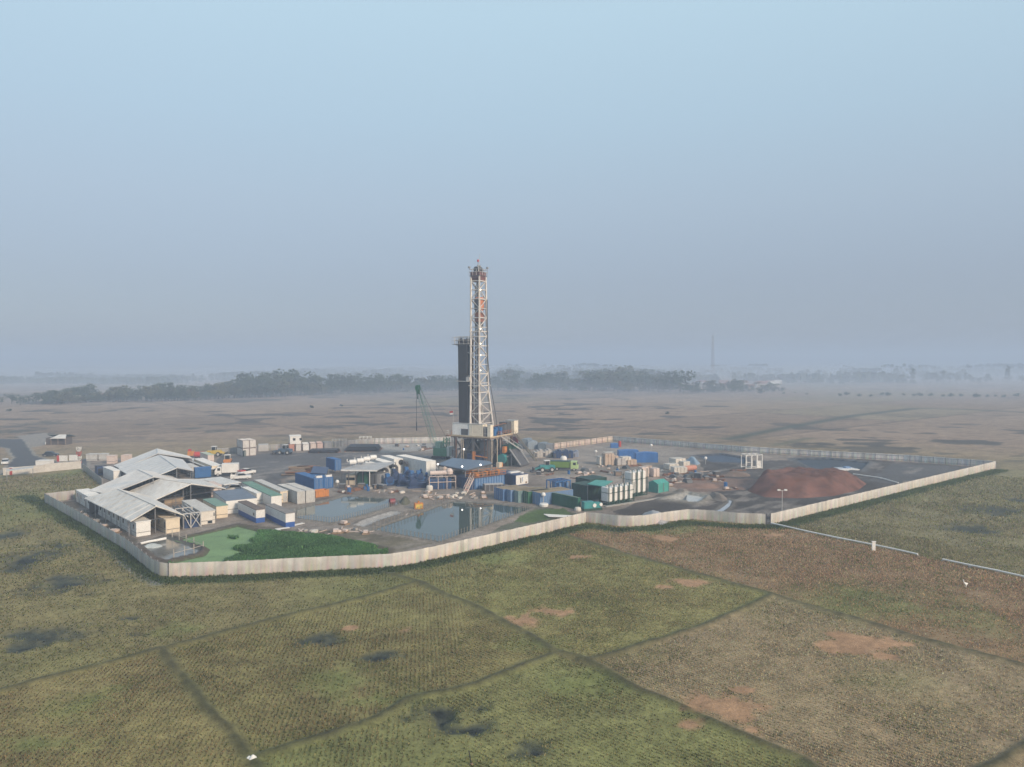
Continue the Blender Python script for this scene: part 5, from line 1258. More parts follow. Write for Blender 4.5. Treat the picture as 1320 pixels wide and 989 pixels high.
# silos
SIL = M('silo_white', (.70, .69, .665), .45, .05, .5, stain=(.42, .37, .31), stain_amt=.35)
def silo(label, px, py, h, r, group, ladder=False, zc=.9):
    t = thing('silo', label, 'silo', P(px, py), 38, group)
    d_ = 1.3; m = MB(); n_ = 28; ring = [(math.copysign(abs(math.cos(6.2832 * i / n_)) ** .55, math.cos(6.2832 * i / n_)), math.copysign(abs(math.sin(6.2832 * i / n_)) ** .55, math.sin(6.2832 * i / n_))) for i in range(n_)]
    lv = [(.45, .3), (1, zc), (1, h - .15), (.9, h - .03), (.3, h + .04)]; vs_ = [(x * f * r, y * f * d_, z) for f, z in lv for x, y in ring]
    m.add(vs_, [(k * n_ + i, k * n_ + (i + 1) % n_, (k + 1) * n_ + (i + 1) % n_, (k + 1) * n_ + i) for k in range(4) for i in range(n_)] + [tuple(range(n_ - 1, -1, -1)), tuple(range(4 * n_, 5 * n_))], SIL); m.build('vessel', t)
    m = MB(); m.tube((0, 0, h), (0, 0, h + .35), .28, LGREY, 8); m.tube((.5, .2, h - .05), (.5, .2, h + .4), .14, DGREY, 8); m.build('hatch', t)
    for sx in (-1, 1):
        for sy in (-1, 1):
            m = MB(); m.beam((sx * (r + .04), sy * (d_ + .12), 0), (sx * (r + .04), sy * (d_ + .12), h + (.6 if sy < 0 else -.6)), .14, .14, DGREEN); m.build('leg', t)
    m = MB()
    r0 = r; r = r + .04; d_ += .12
    for z in (.75, h * .7):
        for a, b in (((-1, -1), (1, -1)), ((1, -1), (1, 1)), ((-1, 1), (1, 1)), ((-1, -1), (-1, 1))): m.beam((a[0] * r, a[1] * d_, z), (b[0] * r, b[1] * d_, z), .09, .09, DGREEN)
    m.beam((-r, -d_, .1), (r, -d_, .75), .08, .08, DGREEN); m.beam((r, -d_, .75), (r, -d_, h * .7), .08, .08, DGREEN); m.build('brace', t)
    m = MB(); m.box(-r, r, -d_, d_, .02, .16, DGREEN); m.build('base_frame', t)
    return t
n0 = P(782, 650.5)
for k in range(5):
    p = n0 + E1 * (k * 1.62); silo('white silo with dark green legs, %s of the lower group from the near end' % ORD[k], *spot(p), 3.9, .70, 'lower group of white silos')
p0 = P(812, 639.5)
for k in range(3):
    p = p0 + E1 * (k * 1.75); silo('tall white silo with dark green legs, %s of the taller group from the near end' % ORD[k], *spot(p), 5.7, .76, 'taller group of white silos')
m = MB(); ln = (P(832, 632) - P(776, 653.5)).length; m.box(0, ln, -1.4, -.5, -.05, .18, CONC)
tag(m.build('concrete_kerb', None, P(776, 653.0), 36), 'pale concrete kerb running along the foot of the silos', 'kerb')
# teal tarpaulin box
n, l1, l2 = footprint(848, 636, 862, 836, 42); t = thing('tarpaulin_shelter', 'teal tarpaulin covered box right of the silos', 'shelter', n, 42)
m = MB(); m.prism([(0, .02), (l2, .02), (l2, 2.4), (l2 * .55, 2.9), (0, 2.2)], 0, l1, TEALT, 'x'); m.build('tarpaulin', t); m = MB()
for x in (.0, l1 / 2, l1): m.beam((x, -.06, 0), (x, -.06, 2.25), .1, .1, GREY)
m.build('pole', t)

# ---------------------------------------------------------------- vehicles
def wheels(t, xs, w, r, mat=BLACK):
    for x in xs:
        for y in (-w / 2 + .12, w / 2 - .12):
            m = MB(); m.lathe([(r * .6, -.13), (r, -.10), (r, .10), (r * .6, .13)], (x, y, r), mat, 14, 'y'); o = m.build('wheel', t)
            m = MB(); s = -1 if y < 0 else 1; m.lathe([(r * .55, 0), (r * .5, .02)], (x, y + s * .131, r), LGREY, 10, 'y'); m.build('rim', o)
def lights(t, x, w, z, mat=None):
    for y in (-w / 2 + .3, w / 2 - .3):
        m = MB(); m.box(x - .03, x + .03, y - .16, y + .16, z - .09, z + .09, mat or LGREY); m.build('headlight', t)
def pickup(label, px, py, ang, mat, cover=None, s=1.0):
    t = thing('pickup_truck', label, 'pickup', P(px, py), ang); w = 1.85
    m = MB(); m.prism([(-2.6, .45), (2.55, .45), (2.6, .8), (2.5, 1.08), (1.25, 1.18), (-.75, 1.18), (-.75, .95), (-2.6, .95)], -w / 2, w / 2, mat)
    m.box(-2.6, -2.52, -w / 2, w / 2, .9, 1.25, mat); 
    for y in (-w / 2, w / 2 - .08): m.box(-2.52, -.75, y, y + .08, .9, 1.25, mat)
    m.build('body', t)
    m = MB(); m.prism([(-.75, 1.16), (1.25, 1.16), (.55, 1.72), (-.55, 1.78)], -w / 2 + .12, w / 2 - .12, GLASS); m.build('window', t)
    m = MB(); m.prism([(-.62, 1.74), (.58, 1.70), (.5, 1.80), (-.5, 1.84)], -w / 2 + .14, w / 2 - .14, mat); m.build('cab_roof', t)
    if cover: m = MB(); m.box(-2.5, -.8, -w / 2 + .1, w / 2 - .1, 1.26, 1.5, cover); m.build('bed_load', t)
    wheels(t, (-1.75, 1.65), w, .38); lights(t, 2.6, w, .85); return t
def car(label, px, py, ang, mat):
    t = thing('parked_car', label, 'car', P(px, py), ang); w = 1.75
    m = MB(); m.prism([(-2.2, .35), (2.2, .35), (2.25, .7), (1.9, .92), (1.0, 1.0), (-1.9, 1.0), (-2.25, .85)], -w / 2, w / 2, mat); m.build('body', t)
    m = MB(); m.prism([(-1.75, .98), (1.15, .98), (.45, 1.52), (-1.35, 1.55)], -w / 2 + .1, w / 2 - .1, GLASS); m.build('window', t)
    m = MB(); m.prism([(-1.35, 1.52), (.48, 1.50), (.3, 1.6), (-1.2, 1.62)], -w / 2 + .12, w / 2 - .12, mat); m.build('car_roof', t)
    wheels(t, (-1.4, 1.4), w, .33); lights(t, 2.24, w, .7); return t
CARW = M('white_car_paint', (.68, .68, .67), .25, .03, .5, stain=(.45, .42, .38), stain_amt=.2, spec=.6)
pickup('white pickup parked in front of the white box truck', 310.5, 618.3, 20, CARW)
car('white car parked under the cabins at the middle roof corner', 300.5, 633, 200, CARW)
pickup('white pickup with a red tarpaulin load beside the box truck', 317.5, 612.3, 60, CARW, RED)
car('dark car parked by the road outside the gate wall', 65.5, 588.3, 10, M('dark_car_paint', (.03, .035, .045), .25, .05, .5, spec=.6))
car('white car with a dark windscreen at the left frame edge on the road', 7, 598.5, -60, CARW)
t = thing('box_truck', 'white box truck parked on the dark yard', 'truck', P(302, 613), 15)
m = MB(); m.box(-3.1, 1.2, -1.15, 1.15, 1.0, 3.4, WHITE); m.build('cargo_box', t); m = MB(); m.prism([(-4.9, .6), (-3.2, .6), (-3.2, 2.5), (-4.3, 2.6), (-4.9, 1.6)], -1.05, 1.05, WHITE); c = m.build('cab', t)
m = MB(); m.prism([(-4.93, 1.62), (-4.36, 2.5), (-4.30, 2.46), (-4.88, 1.58)], -.9, .9, GLASS); m.box(-4.2, -3.5, -1.07, 1.07, 1.6, 2.3, GLASS); m.build('windscreen', c); m = MB(); m.box(-4.6, 1.1, -.5, .5, .55, .98, DGREY); m.build('chassis', t); wheels(t, (-4.1, -.6, .5), 2.1, .5)
def tractor(label, px, py, ang, mat, kind, s=1.0):
    t = thing('wheel_loader', label, 'loader', P(px, py), ang)
    m = MB(); m.prism([(-2.4, .9), (2.0, .9), (1.9, 2.0), (.4, 2.1), (-2.4, 1.9)], -1.0, 1.0, mat); m.build('body', t)
    m = MB(); m.box(-.9, .5, -.75, .75, 2.1, 3.2, GLASS); c = m.build('cab', t); m = MB(); m.box(-1.0, .6, -.85, .85, 3.2, 3.32, WHITE); 
    for x in (-.9, .45):
        for y in (-.78, .7): m.box(x, x + .08, y, y + .08, 2.1, 3.2, WHITE)
    m.build('cab_roof', c)
    m = MB(); m.beam((1.6, -.7, 1.6), (3.6, -.7, .8), .2, .35, mat); m.beam((1.6, .7, 1.6), (3.6, .7, .8), .2, .35, mat); m.build('lift_arm', t)
    m = MB(); m.prism([(3.4, .2), (4.5, .15), (4.4, .4), (3.8, .5), (3.8, 1.4), (3.5, 1.3)], -1.3, 1.3, DGREY); m.build('bucket', t)
    wheels(t, (-1.5, 1.3), 2.3, .75); return t
tractor('orange wheel loader with a pale cab behind the box truck', 293.5, 600.5, -75, ORANGE, 0)
tractor('yellow machine with a dark cab parked at the grey fence', 277, 588.3, 5, YELLOW, 0)
tractor('teal forklift loader in the middle of the muddy yard', 704, 608.5, 190, TEAL, 0)
def tanker(label, px, py, ang, mat, cabmat):
    t = thing('tank_truck', label, 'truck', P(px, py), ang)
    m = MB(); m.box(-3.6, 4.2, -.5, .5, .6, 1.0, DGREY); m.build('chassis', t)
    m = MB(); m.prism([(-3.6, 1.0), (2.1, 1.0), (2.3, 2.7), (-3.8, 2.7)], -1.2, 1.2, mat)
    for k in range(6): 
        for y in (-1.26, 1.2): m.box(-3.4 + k * 1.1, -3.25 + k * 1.1, y, y + .06, 1.05, 2.65, mat)
    m.build('tipper_body', t)
    m = MB(); m.box(-3.7, 2.2, -1.28, 1.28, 2.7, 2.8, DGREEN); m.build('cover', t)
    m = MB(); m.prism([(2.5, .7), (4.5, .7), (4.5, 1.8), (4.2, 2.8), (2.5, 2.8)], -1.15, 1.15, cabmat); c = m.build('cab', t)
    m = MB(); m.prism([(4.52, 1.85), (4.25, 2.65), (4.20, 2.65), (4.47, 1.85)], -1.0, 1.0, GLASS); m.box(3.2, 4.0, -1.17, 1.17, 1.8, 2.5, GLASS); m.build('windscreen', c)
    wheels(t, (-2.6, -1.4, 3.5), 2.3, .52); return t
tanker('lime green tipper truck with a pale cab beside the teal loader', 725, 606.5, -12, LIME, M('pale_lime_paint', (.42, .55, .25), .5, .1))
tractor('dark blue truck like loader beside the far orange container', 367, 586, 170, M('slate_blue_paint', (.08, .12, .17), .5, .15), 0)
# crawler crane
t = thing('crawler_crane', 'green lattice boom crane standing left of the drilling rig', 'crane', P(568, 591.5), 150)
m = MB()
for y in (-1.7, 1.0): m.prism([(-2.6, .4), (-2.2, .05), (2.2, .05), (2.6, .4), (2.2, .95), (-2.2, .95)], y, y + .7, BLACK)
m.build('track', t)
m = MB(); m.box(-3.4, 1.8, -1.6, 1.6, 1.1, 3.6, CGREEN); m.box(-4.4, -3.4, -1.5, 1.5, 1.2, 4.2, M('crane_white', (.5, .55, .5), .5, .1)); m.build('machine_house', t)
m = MB(); m.box(.6, 2.3, -1.6, -.5, 1.4, 3.4, CGREEN); c = m.build('cab', t); m = MB(); m.box(.8, 2.33, -1.63, -.47, 2.2, 3.2, GLASS); m.build('window', c)
def lattice(m, a, b, w, mat, n, r=.10, taper=1.0):
    a, b = Vector(a), Vector(b); q = (b - a).to_track_quat('Z', 'Y')
    def c(k, i):
        u_ = k / n; ww = w * (.25 + .75 * min(1, u_ * 6, (1 - u_) * 8 + .0 if taper else 1))
        return a.lerp(b, u_) + q @ Vector(((-1, 1, 1, -1)[i] * ww / 2, (-1, -1, 1, 1)[i] * ww / 2, 0))
    for k in range(n):
        for i in range(4):
            m.beam(c(k, i), c(k + 1, i), r, r, mat)
            m.beam(c(k, i), c(k + 1, (i + 1) % 4), r * .6, r * .6, mat)
d = Vector((math.cos(R(150)), math.sin(R(150)), 0)); bx = P(568, 591.5)
# boom tip: chosen so that it stands in the vertical plane of the crane
tipx = reach(bx, 150, 540.5); 
tip = (8.8, 0, 22.6)
pw = bx + Vector((math.cos(R(150)) * 9.2, math.sin(R(150)) * 9.2, 0))
m = MB(); lattice(m, (1.4, 0, 2.2), tip, 1.4, M('pale_crane_green', (.24, .38, .29), .5, .1, .8), 20, .09, 0); m.build('boom', t)
m = MB(); m.prism([(8.2, 22.2), (8.8, 20.6), (9.8, 22.2), (9.6, 23.4), (8.5, 23.6)], -.5, .5, CGREEN); m.beam((8.7, -.5, 21), (7.6, -.5, 17.5), .16, .16, CGREEN); m.build('boom_head', t)
m = MB(); m.tube((9.6, 0, 22.8), (9.6, 0, 11.4), .07, DGREY, 5); m.tube((9.1, 0, 22.6), (9.1, 0, 19.0), .2, DGREEN, 6); m.tube((-2.4, 0, 6.6), (8.6, 0, 23.3), .06, DGREY, 4); m.build('hoist_rope', t)
m = MB(); m.tube((9.6, 0, 11.4), (9.6, 0, 8.6), .18, DGREY, 6); m.build('hook_block', t)
m = MB(); lattice(m, (-2.2, 0, 3.4), (-2.4, 0, 7.0), 1.4, CGREEN, 3, .2, 0); m.box(-.6, 1.2, -1.3, 1.2, 3.6, 5.6, M('pale_crane_green', (.24, .38, .29))); m.build('gantry', t)

# ---------------------------------------------------------------- soil heap
def heap(name, label, cat, loop, top, h, mat, rot=0, seed=1, rough=.5, group=None, z0=-.1):
    c = Vector((sum(p.x for p in loop) / len(loop), sum(p.y for p in loop) / len(loop), 0)); n = 96; rings = 26
    def rad(pts, a):
        d = Vector((math.cos(a), math.sin(a))); best = 0
        for i in range(len(pts)):
            p, q = pts[i] - c, pts[(i + 1) % len(pts)] - c; e = q - p; den = d.x * e.y - d.y * e.x
            if abs(den) < 1e-9: continue
            s = (p.x * e.y - p.y * e.x) / den; u_ = (p.x * d.y - p.y * d.x) / den
            if s > 0 and -.001 <= u_ <= 1.001: best = max(best, s)
        return best or 1
    V, F = [], []
    for k in range(rings + 1):
        u_ = k / rings
        for i in range(n):
            a = 2 * math.pi * i / n; ro, rt = rad(loop, a), rad(top, a)
            r = ro * (1 - u_) if u_ < 1 else 0
            if ro - rt > 1e-6: hh = max(0, min(1, (ro - r) / (ro - rt)))
            else: hh = 1
            hh = hh * hh * (3 - 2 * hh) * .2 + hh * .8
            x, y = c.x + math.cos(a) * r, c.y + math.sin(a) * r
            V.append([x, y, h * hh, hh])
    V = np.array(V); nz = (fbm(V[:, 0], V[:, 1], 4.0, seed, 4) - .5) * rough * 2 + (fbm(V[:, 0] , V[:, 1], 1.2, seed + 5, 3) - .5) * rough * .8
    V[:, 2] += nz * np.clip(V[:, 3] * 3, 0, 1); V[:n, 2] = z0
    for k in range(rings):
        for i in range(n): j = (i + 1) % n; F.append((k * n + i, k * n + j, (k + 1) * n + j, (k + 1) * n + i))
    o = npmesh(name, V[:, :3] - np.array((c.x, c.y, 0)), F, None, mat, smooth=True); o.location = c
    tag(o, label, cat, group); return o
REDSOIL = M('red_soil', (.155, .080, .064), .95, .42, .16, stain=(.085, .058, .05), stain_amt=.7, bump=1.0, spec=.1)
lp = [P(*q) for q in ((962, 633), (985, 641.5), (1030, 643), (1075, 640), (1108, 632), (1118, 624), (1098, 613), (1050, 608), (1010, 609), (980, 617))]
HT = 3.4
tp = [P(*q, HT) for q in ((984, 612), (1010, 616), (1058, 615), (1092, 608), (1078, 603.5), (1020, 602.8), (992, 605))]
heap('soil_heap', 'large flat topped heap of red soil inside the right hand fence', 'soil heap', lp, tp, HT, REDSOIL, seed=4, rough=.95)
def mound(label, px, py, rx, ry, h, mat, seed=1, name='soil_heap', cat='soil heap', group=None):
    q = P(px, py); a = abs(P(px + rx, py).x - q.x); b = abs(P(px, py - ry).y - q.y)
    lp = [Vector((q.x + a * math.cos(t_ * .5236) * rnd.uniform(.85, 1.1), q.y + b * math.sin(t_ * .5236) * rnd.uniform(.85, 1.1), 0)) for t_ in range(12)]
    tp = [q + (p - q) * .25 for p in lp]
    return heap(name, label, cat, lp, tp, h, mat, seed=seed, rough=.22 * h)
GSOIL = M('grey_soil', (.20, .175, .155), .95, .25, .3, stain=(.11, .095, .085), stain_amt=.6, bump=.8, spec=.1)
mound('low grey spoil bank right of the pale sump', 925, 642, 12, 5, 1.1, GSOIL, 2)
mound('low reddish spoil bank behind the sump', 905, 627, 26, 3.5, .7, M('pale_red_soil', (.24, .15, .115), .95, .25, .25, bump=.8), 3)
mound('small brown earth heap behind the large red heap', 948, 612, 22, 3, .9, M('brown_soil', (.17, .125, .10), .95, .25, .25, bump=.8), 6)
mound('crumbly dark earth bank beside the two silos groups', 880, 634.5, 12, 2.5, .9, GSOIL, 7)
mound('pale grey sheet covered bank behind the wavy fence', 845, 668, 18, 8, 1.3, M('pale_grey_sheeting', (.36, .36, .37), .6, .2, .6, stain=(.24, .22, .21), bump=.6), 9, 'sheeted_bank', 'bank')

# ---------------------------------------------------------------- stacks, piles, loose goods
def sackstack(label, px, py, w, d, h, mat, ang=30, group='pallet stacks of sacks on the muddy yard'):
    t = thing('sack_stack', label, 'sack stack', P(px, py), ang, group); g = random.Random(int(px * 7 + py))
    m = MB(); m.box(0, w, 0, d, .0, .14, WOOD); m.build('pallet', t)
    m = MB(); nz = max(1, int(h / .42)); nx = max(1, int(w / .95))
    for k in range(nz):
        for i in range(nx):
            j = g.uniform(-.06, .06); x0, x1 = i * w / nx + .02, (i + 1) * w / nx - .02
            z0 = .15 + k * (h - .15) / nz; z1 = z0 + (h - .15) / nz - .02
            m.prism([(x0 + .08, z0), (x1 - .08, z0), (x1, (z0 + z1) / 2), (x1 - .1, z1), (x0 + .1, z1), (x0, (z0 + z1) / 2)], .03 + j, d - .03 + j, mat)
    m.build('sack', t); return t
for k, (px, py, w_, h_, mt, lb) in enumerate(((773, 600, 2.6, 2.6, SACK, 'pale sack stack at the left end of the sack rows'), (780, 600.5, 3.2, 3.6, SACKB, 'tall brown sack stack second in the sack rows'), (788.5, 600, 2.4, 2.8, SACKB, 'brown sack stack in the middle of the sack rows'), (796, 600.5, 2.8, 2.2, M('grey_sacking', (.40, .38, .37), .8, .12, 1.5), 'grey sack stack at the right of the sack rows'), (802.5, 600, 3.0, 2.5, SACK, 'pale sack stack beside the blue covered containers'), (809, 600, 3.2, 1.6, SACKB, 'low brown sack stack beside the blue covered containers'), (781, 591.5, 3.5, 2.0, SACK, 'pale sack stack at the back of the sack rows'))):
    sackstack(lb, px, py, w_, 2.4, h_, mt, 20)
sackstack('three tier pallet stack right behind the tall silos', 827.5, 615.5, 2.3, 2, 2.7, PINKW, 25); sackstack('three tier pallet stack furthest right behind the tall silos', 842.5, 615.5, 2.0, 2, 2.4, PINKW, 25); sackstack('brown pallet stack between the tall silos and the sack rows', 833, 611, 2.0, 2, 2.2, SACKB, 25)
for px_, py_, w_, d_, h_, lb in ((863, 606.5, 3.4, 3, 1.7, 'pale sack pile at the left of the white sack group'), (871, 604.5, 3.6, 3.4, 2.9, 'highest white sack pile beside the red tarpaulin roll'), (881, 605.5, 2.4, 3, 2.3, 'white sack pile directly left of the red tarpaulin roll')): sackstack(lb, px_, py_, w_, d_, h_, SACK, 24, 'white sack piles')
sackstack('row of white sacks in front of the white sack piles', 869, 611, 4.0, 3, 1.8, SACK, 10)
o = MB(); o.lathe([(.2, -2.6), (.75, -2.3), (.8, 0), (.7, 2.2), (.2, 2.6)], (0, 0, .8), M('faded_red_tarpaulin', (.46, .21, .15), .6, .15), 12, 'x'); tag(o.build('tarpaulin_roll', None, P(889, 607), 30), 'faded red tarpaulin roll beside the white sack piles', 'roll')
mound('bluish tarpaulin heap behind the white sacks', 893, 596, 8, 3, 1.5, M('pale_blue_tarpaulin', (.24, .32, .40), .5, .2, .5), 14, 'tarpaulin_heap', 'tarpaulin heap')
def crates(label, px, py, xr, d, h, mat, ang, n, group):
    p = P(px, py); l = abs(reach(p, ang, xr)); t = thing('crate_stack', label, 'crate stack', p, ang, group)
    for k in range(n):
        m = MB(); x0, x1 = k * l / n + .05, (k + 1) * l / n - .05; m.box(x0, x1, 0, d, .1, h * (.75 + .25 * ((k * 7) % 3) / 2), mat); m.box(x0 + .1, x1 - .1, -.04, 0, .3, h * .6, DGREY if k % 3 == 0 else mat); m.build('crate', t)
    m = MB(); m.box(0, l, 0, d, 0, .1, WOOD); m.build('pallet', t); return t
crates('row of pale crates in front of the slate tarpaulin heap', 689, 590.5, 714, 3, 2.6, M('pale_crate', (.45, .42, .39), .7, .1), 10, 7, 'crate rows in the far yard')
crates('row of dark blue drums and crates right of the pale crates', 714, 591.5, 739, 3.5, 2.7, DBLUE, 5, 8, 'crate rows in the far yard')
crates('row of bluish grey crates ending the far crate rows', 739, 590, 746, 3, 2.2, M('bluish_crate', (.27, .30, .38), .6, .1), 5, 3, 'crate rows in the far yard')
o = MB().lathe([(.1, 0), (1.0, .05), (1.05, .9), (.7, 1.5), (.1, 1.6)], (0, 0, 0), WHITE, 16); tag(o.build('water_tank', None, P(726.5, 594.2)), 'round white water tank in front of the dark blue drums', 'tank')
def tarpbox(label, px, py, xr, d, h, ang, mat, group='blue covered containers'):
    p = P(px, py); l = abs(reach(p, ang, xr)); t = thing('covered_container', label, 'container', p, ang, group); g = random.Random(int(px))
    m = MB(); m.prism([(-.1, .02), (l + .1, .02), (l, h), (l * .5, h + .15), (0, h - .1)], 0, d, mat); m.build('cover', t)
    m = MB()
    for k in range(5): x = l * k / 4; m.box(x - .06, x + .06, -.06, 0, .02, h - .12, mat)
    m.build('strap', t); return t
BT = M('blue_tarpaulin', (.03, .13, .37), .5, .15, .5, stain=(.10, .20, .40), stain_amt=.4)
tarpbox('blue covered container left of the pair behind the sack rows', 798, 592.5, 823, 3, 2.9, 3, BT); tarpbox('blue covered container right of the pair with a paler top edge', 820, 596.5, 848, 3, 3.0, 0, BT)
for k, (px, py, x2, d_, h_, an, mt, lb) in enumerate(((671, 578.5, 680, 5, 3.4, -20, M('slate_tarpaulin', (.17, .21, .25), .5, .2, .3, stain=(.26, .29, .32)), 'slate grey tarpaulin covered load just right of the rig'), (681, 579.5, 693, 6, 2.7, 15, M('grey_blue_tarpaulin', (.22, .27, .32), .5, .2, .3, stain=(.32, .35, .36)), 'grey blue tarpaulin covered load between the rig and the pinkish fence'), (694, 579.8, 703, 5, 2.2, -12, MATS['slate_tarpaulin'], 'second slate tarpaulin covered load left of the dim grey one'), (704, 580, 713, 4, 1.9, 10, M('dim_grey_tarpaulin', (.19, .20, .22), .6, .2, .3), 'dim grey tarpaulin covered load at the end of the pinkish fence'))):
    tarpbox(lb, px, py, x2, d_, h_, an, mt, 'tarpaulin covered loads behind the rig')
tarpbox('small blue covered box at the far fence beside the red drum', 788, 577.8, 797, 2, 1.6, 4, BT)
o = MB().lathe([(.5, 0), (.55, .1), (.55, 1.9), (.4, 2.1)], (0, 0, 0), RED, 12); tag(o.build('fuel_drum', None, P(798.8, 576)), 'red upright drum beside the small blue covered box', 'drum')
# left yard things
for k, (px, py, lb) in enumerate(((372, 608, 'brown timber and plate stack at the back of the plate stacks'), (386, 606.5, 'brown timber and plate stack behind the dark blue lean-to side'), (366, 613.5, 'brown timber and plate stack nearest to the bright blue containers'), (378, 611.5, 'brown timber and plate stack in the middle of the dark yard'), (391, 611, 'brown timber and plate stack beside the dark blue lean-to'))):
    t = thing('plate_stack', lb, 'plate stack', P(px, py), 15, 'brown plate stacks by the dark yard'); g = random.Random(k)
    for i in range(5): m = MB(); x, y = g.uniform(-.8, .8), g.uniform(-.8, .8); m.box(x, x + 5.5, y, y + 2.2, .02 + i * .24, .2 + i * .24, (TIN, WOOD, RUST)[(i + k) % 3]); m.build('plate', t)
t = thing('drill_pipe_pile', 'long dark rack of drill pipe lying across the far yard', 'pipe pile', P(444, 582.5), 4)
l = reach(P(444, 582.5), 4, 488); m = MB()
for k in range(3):
    for i in range(16): m.tube((k * .4, .4 + i * .55 + k * .2, .5 + k * .45), (l - k * .4, .4 + i * .55 + k * .2, .5 + k * .45), .26, PIPE, 6)
m.build('pipe', t); m = MB(); [m.box(l * k / 4, l * k / 4 + .4, 0, 9.5, .02, .24, RUST) for k in range(5)]; m.build('sleeper', t)
t = thing('drill_pipe_pile', 'short dark row of pipes in front of the far container row', 'pipe pile', P(397, 584.5), 3); l = reach(P(397, 584.5), 3, 435); m = MB()
for k in range(2):
    for i in range(9): m.tube((k * .4, .4 + i * .55, .45 + k * .42), (l - k * .3, .4 + i * .55, .45 + k * .42), .25, PIPE, 6)
m.build('pipe', t); m = MB(); [m.box(l * k / 3, l * k / 3 + .3, 0, 5, .02, .2, RUST) for k in range(4)]; m.build('sleeper', t)
o = MB(); o.lathe([(.3, -1.8), (.95, -1.5), (.95, 1.5), (.3, 1.8)], (0, 0, 1.15), RED, 14, 'x'); o.box(-1.2, -1, -.8, .8, 0, .5, DGREY); o.box(1, 1.2, -.8, .8, 0, .5, DGREY); tag(o.build('fuel_tank', None, P(257.5, 590.5), 15), 'red horizontal fuel tank behind the rearmost roof', 'tank')
o = MB(); o.box(-1, 1, -.8, .8, .3, 1.8, ORANGE); o.box(-.8, 0, -.7, .7, 1.8, 2.4, RED); o.box(-1.2, 1.2, -.9, .9, 0, .3, DGREY); tag(o.build('compressor', None, P(246.5, 588.5), 15), 'small orange compressor left of the red fuel tank', 'compressor')
o = MB(); o.box(-1.2, 1.2, -1, 1, .2, 2.6, DBLUE); o.box(-1.25, 1.25, -1.05, 1.05, 2.6, 2.75, DGREY); o.box(-1.0, .2, -1.06, -1, .6, 2.0, BLACK); tag(o.build('generator_box', None, P(130, 612.5), 45), 'dark navy generator box beside the white box cabin', 'generator')
# gate area on the far left
def wallrun(label, pix, h, mat, th=.25, name='boundary_wall', cap=None):
    pts = [P(*q) for q in pix]; b0 = pts[0]; t = thing(name, label, 'wall', b0, 0); m = MB(); cc = MB()
    for a, b in zip(pts, pts[1:]):
        m.beam(a - b0 + Vector((0, 0, h / 2)), b - b0 + Vector((0, 0, h / 2)), h if abs((b - a).normalized().y) < .0 else th, th, mat) if False else m.prism([((a - b0).x, (a - b0).y), ((b - b0).x, (b - b0).y), ((b - b0).x - .05, (b - b0).y + th), ((a - b0).x - .05, (a - b0).y + th)], -.1, h, mat, 'z')
        cc.prism([((a - b0).x - .1, (a - b0).y - .06), ((b - b0).x + .1, (b - b0).y - .06), ((b - b0).x + .1, (b - b0).y + th + .06), ((a - b0).x - .1, (a - b0).y + th + .06)], h, h + .14, cap or mat, 'z')
    m.build('wall_face', t); cc.build('coping', t); return t
GW = M('gate_wall_white', (.50, .475, .44), .8, .10, .4, stain=(.33, .28, .24), stain_amt=.5)
wallrun('long dirty white gate wall left part with a red pillar', [(4, 613), (14, 612.3)], 1.9, GW)
o = MB(); o.box(-.35, .35, -.3, .3, -.1, 2.0, RED); o.box(-.42, .42, -.36, .36, 2.0, 2.12, WHITE); tag(o.build('gate_pillar', None, P(14.6, 612.2)), 'red pillar in the dirty white gate wall', 'pillar')
wallrun('long dirty white gate wall middle part below the flat roof', [(15.5, 612.3), (57, 608.6)], 1.9, GW); wallrun('long dirty white gate wall right part below the white sign boards', [(57.4, 608.4), (104.5, 604)], 2.1, GW)
flatroof('low pale flat roof of the guard shelter behind the gate wall', [(8, 605), (43, 601), (43, 603.3), (8, 607.4)], 2.4, DWHITE)
cabin('white guard cabin behind the gate wall', 46, 605.3, 64, 44, 2.4, WHITE, 5, L2=2.5, lowh=.6)
for k, (x0, x1, y) in enumerate(((76.5, 87, 603), (89.2, 100, 602.2))):
    a, b = P(x0, y), P(x1, y); t = thing('sign_board', ['blank white board with a red edge left of the pair on the gate wall', 'blank white board right of the pair on the gate wall'][k], 'board', a, math.degrees(math.atan2((b - a).y, (b - a).x)), 'white boards on the gate wall')
    l = (b - a).length; m = MB(); m.box(0, l, 0, .12, 1.9, 3.6, WHITE); m.build('board', t); m = MB(); [m.box(u_, u_ + .1, .13, .22, 0, 3.5, GREY) for u_ in (.2, l - .3)]; m.build('post', t)
    if k == 0: m = MB(); m.box(-.7, -.02, -.02, .14, 1.8, 3.6, RED); m.build('edge_panel', t)
t = thing('radio_mast', 'short red and white lattice mast at the right end of the gate wall', 'mast', P(102, 600), 0); m = MB()
for k in range(4): lattice(m, (0, 0, k * 1.4), (0, 0, k * 1.4 + 1.4), .9, RED if k % 2 == 0 else WHITE, 2, .12, 0)
m.build('lattice', t)
for k, (x0, x1, y) in enumerate(((111, 124.5, 594), (127, 136.5, 593.6))):
    cabin(['low white gate cabin at the back road, left of the pair', 'low white gate cabin at the back road, right of the pair'][k], x0, y, x1, x0 - 1, 1.9, DWHITE, 5, L2=2.4, group='low white cabins at the back road', lowh=.4)
container('pale container behind the rear roofs at the back road', 156, 596, 166, 0, 2.2, PINKW, 5, L2=2.5)
cabin('pinkish gate cabin between the back road and the rear roofs', 137.5, 598, 147, 0, 2.3, PINKW, 5, L2=2.5)
t = thing('farm_hut', 'dark hut with a pale roof beside the road bend', 'hut', P(66, 573.5), 0); m = MB(); m.box(-2, 5.5, 0, 4, 0, 2.6, M('hut_dark_wall', (.10, .085, .08), .9, .2)); m.build('wall', t)
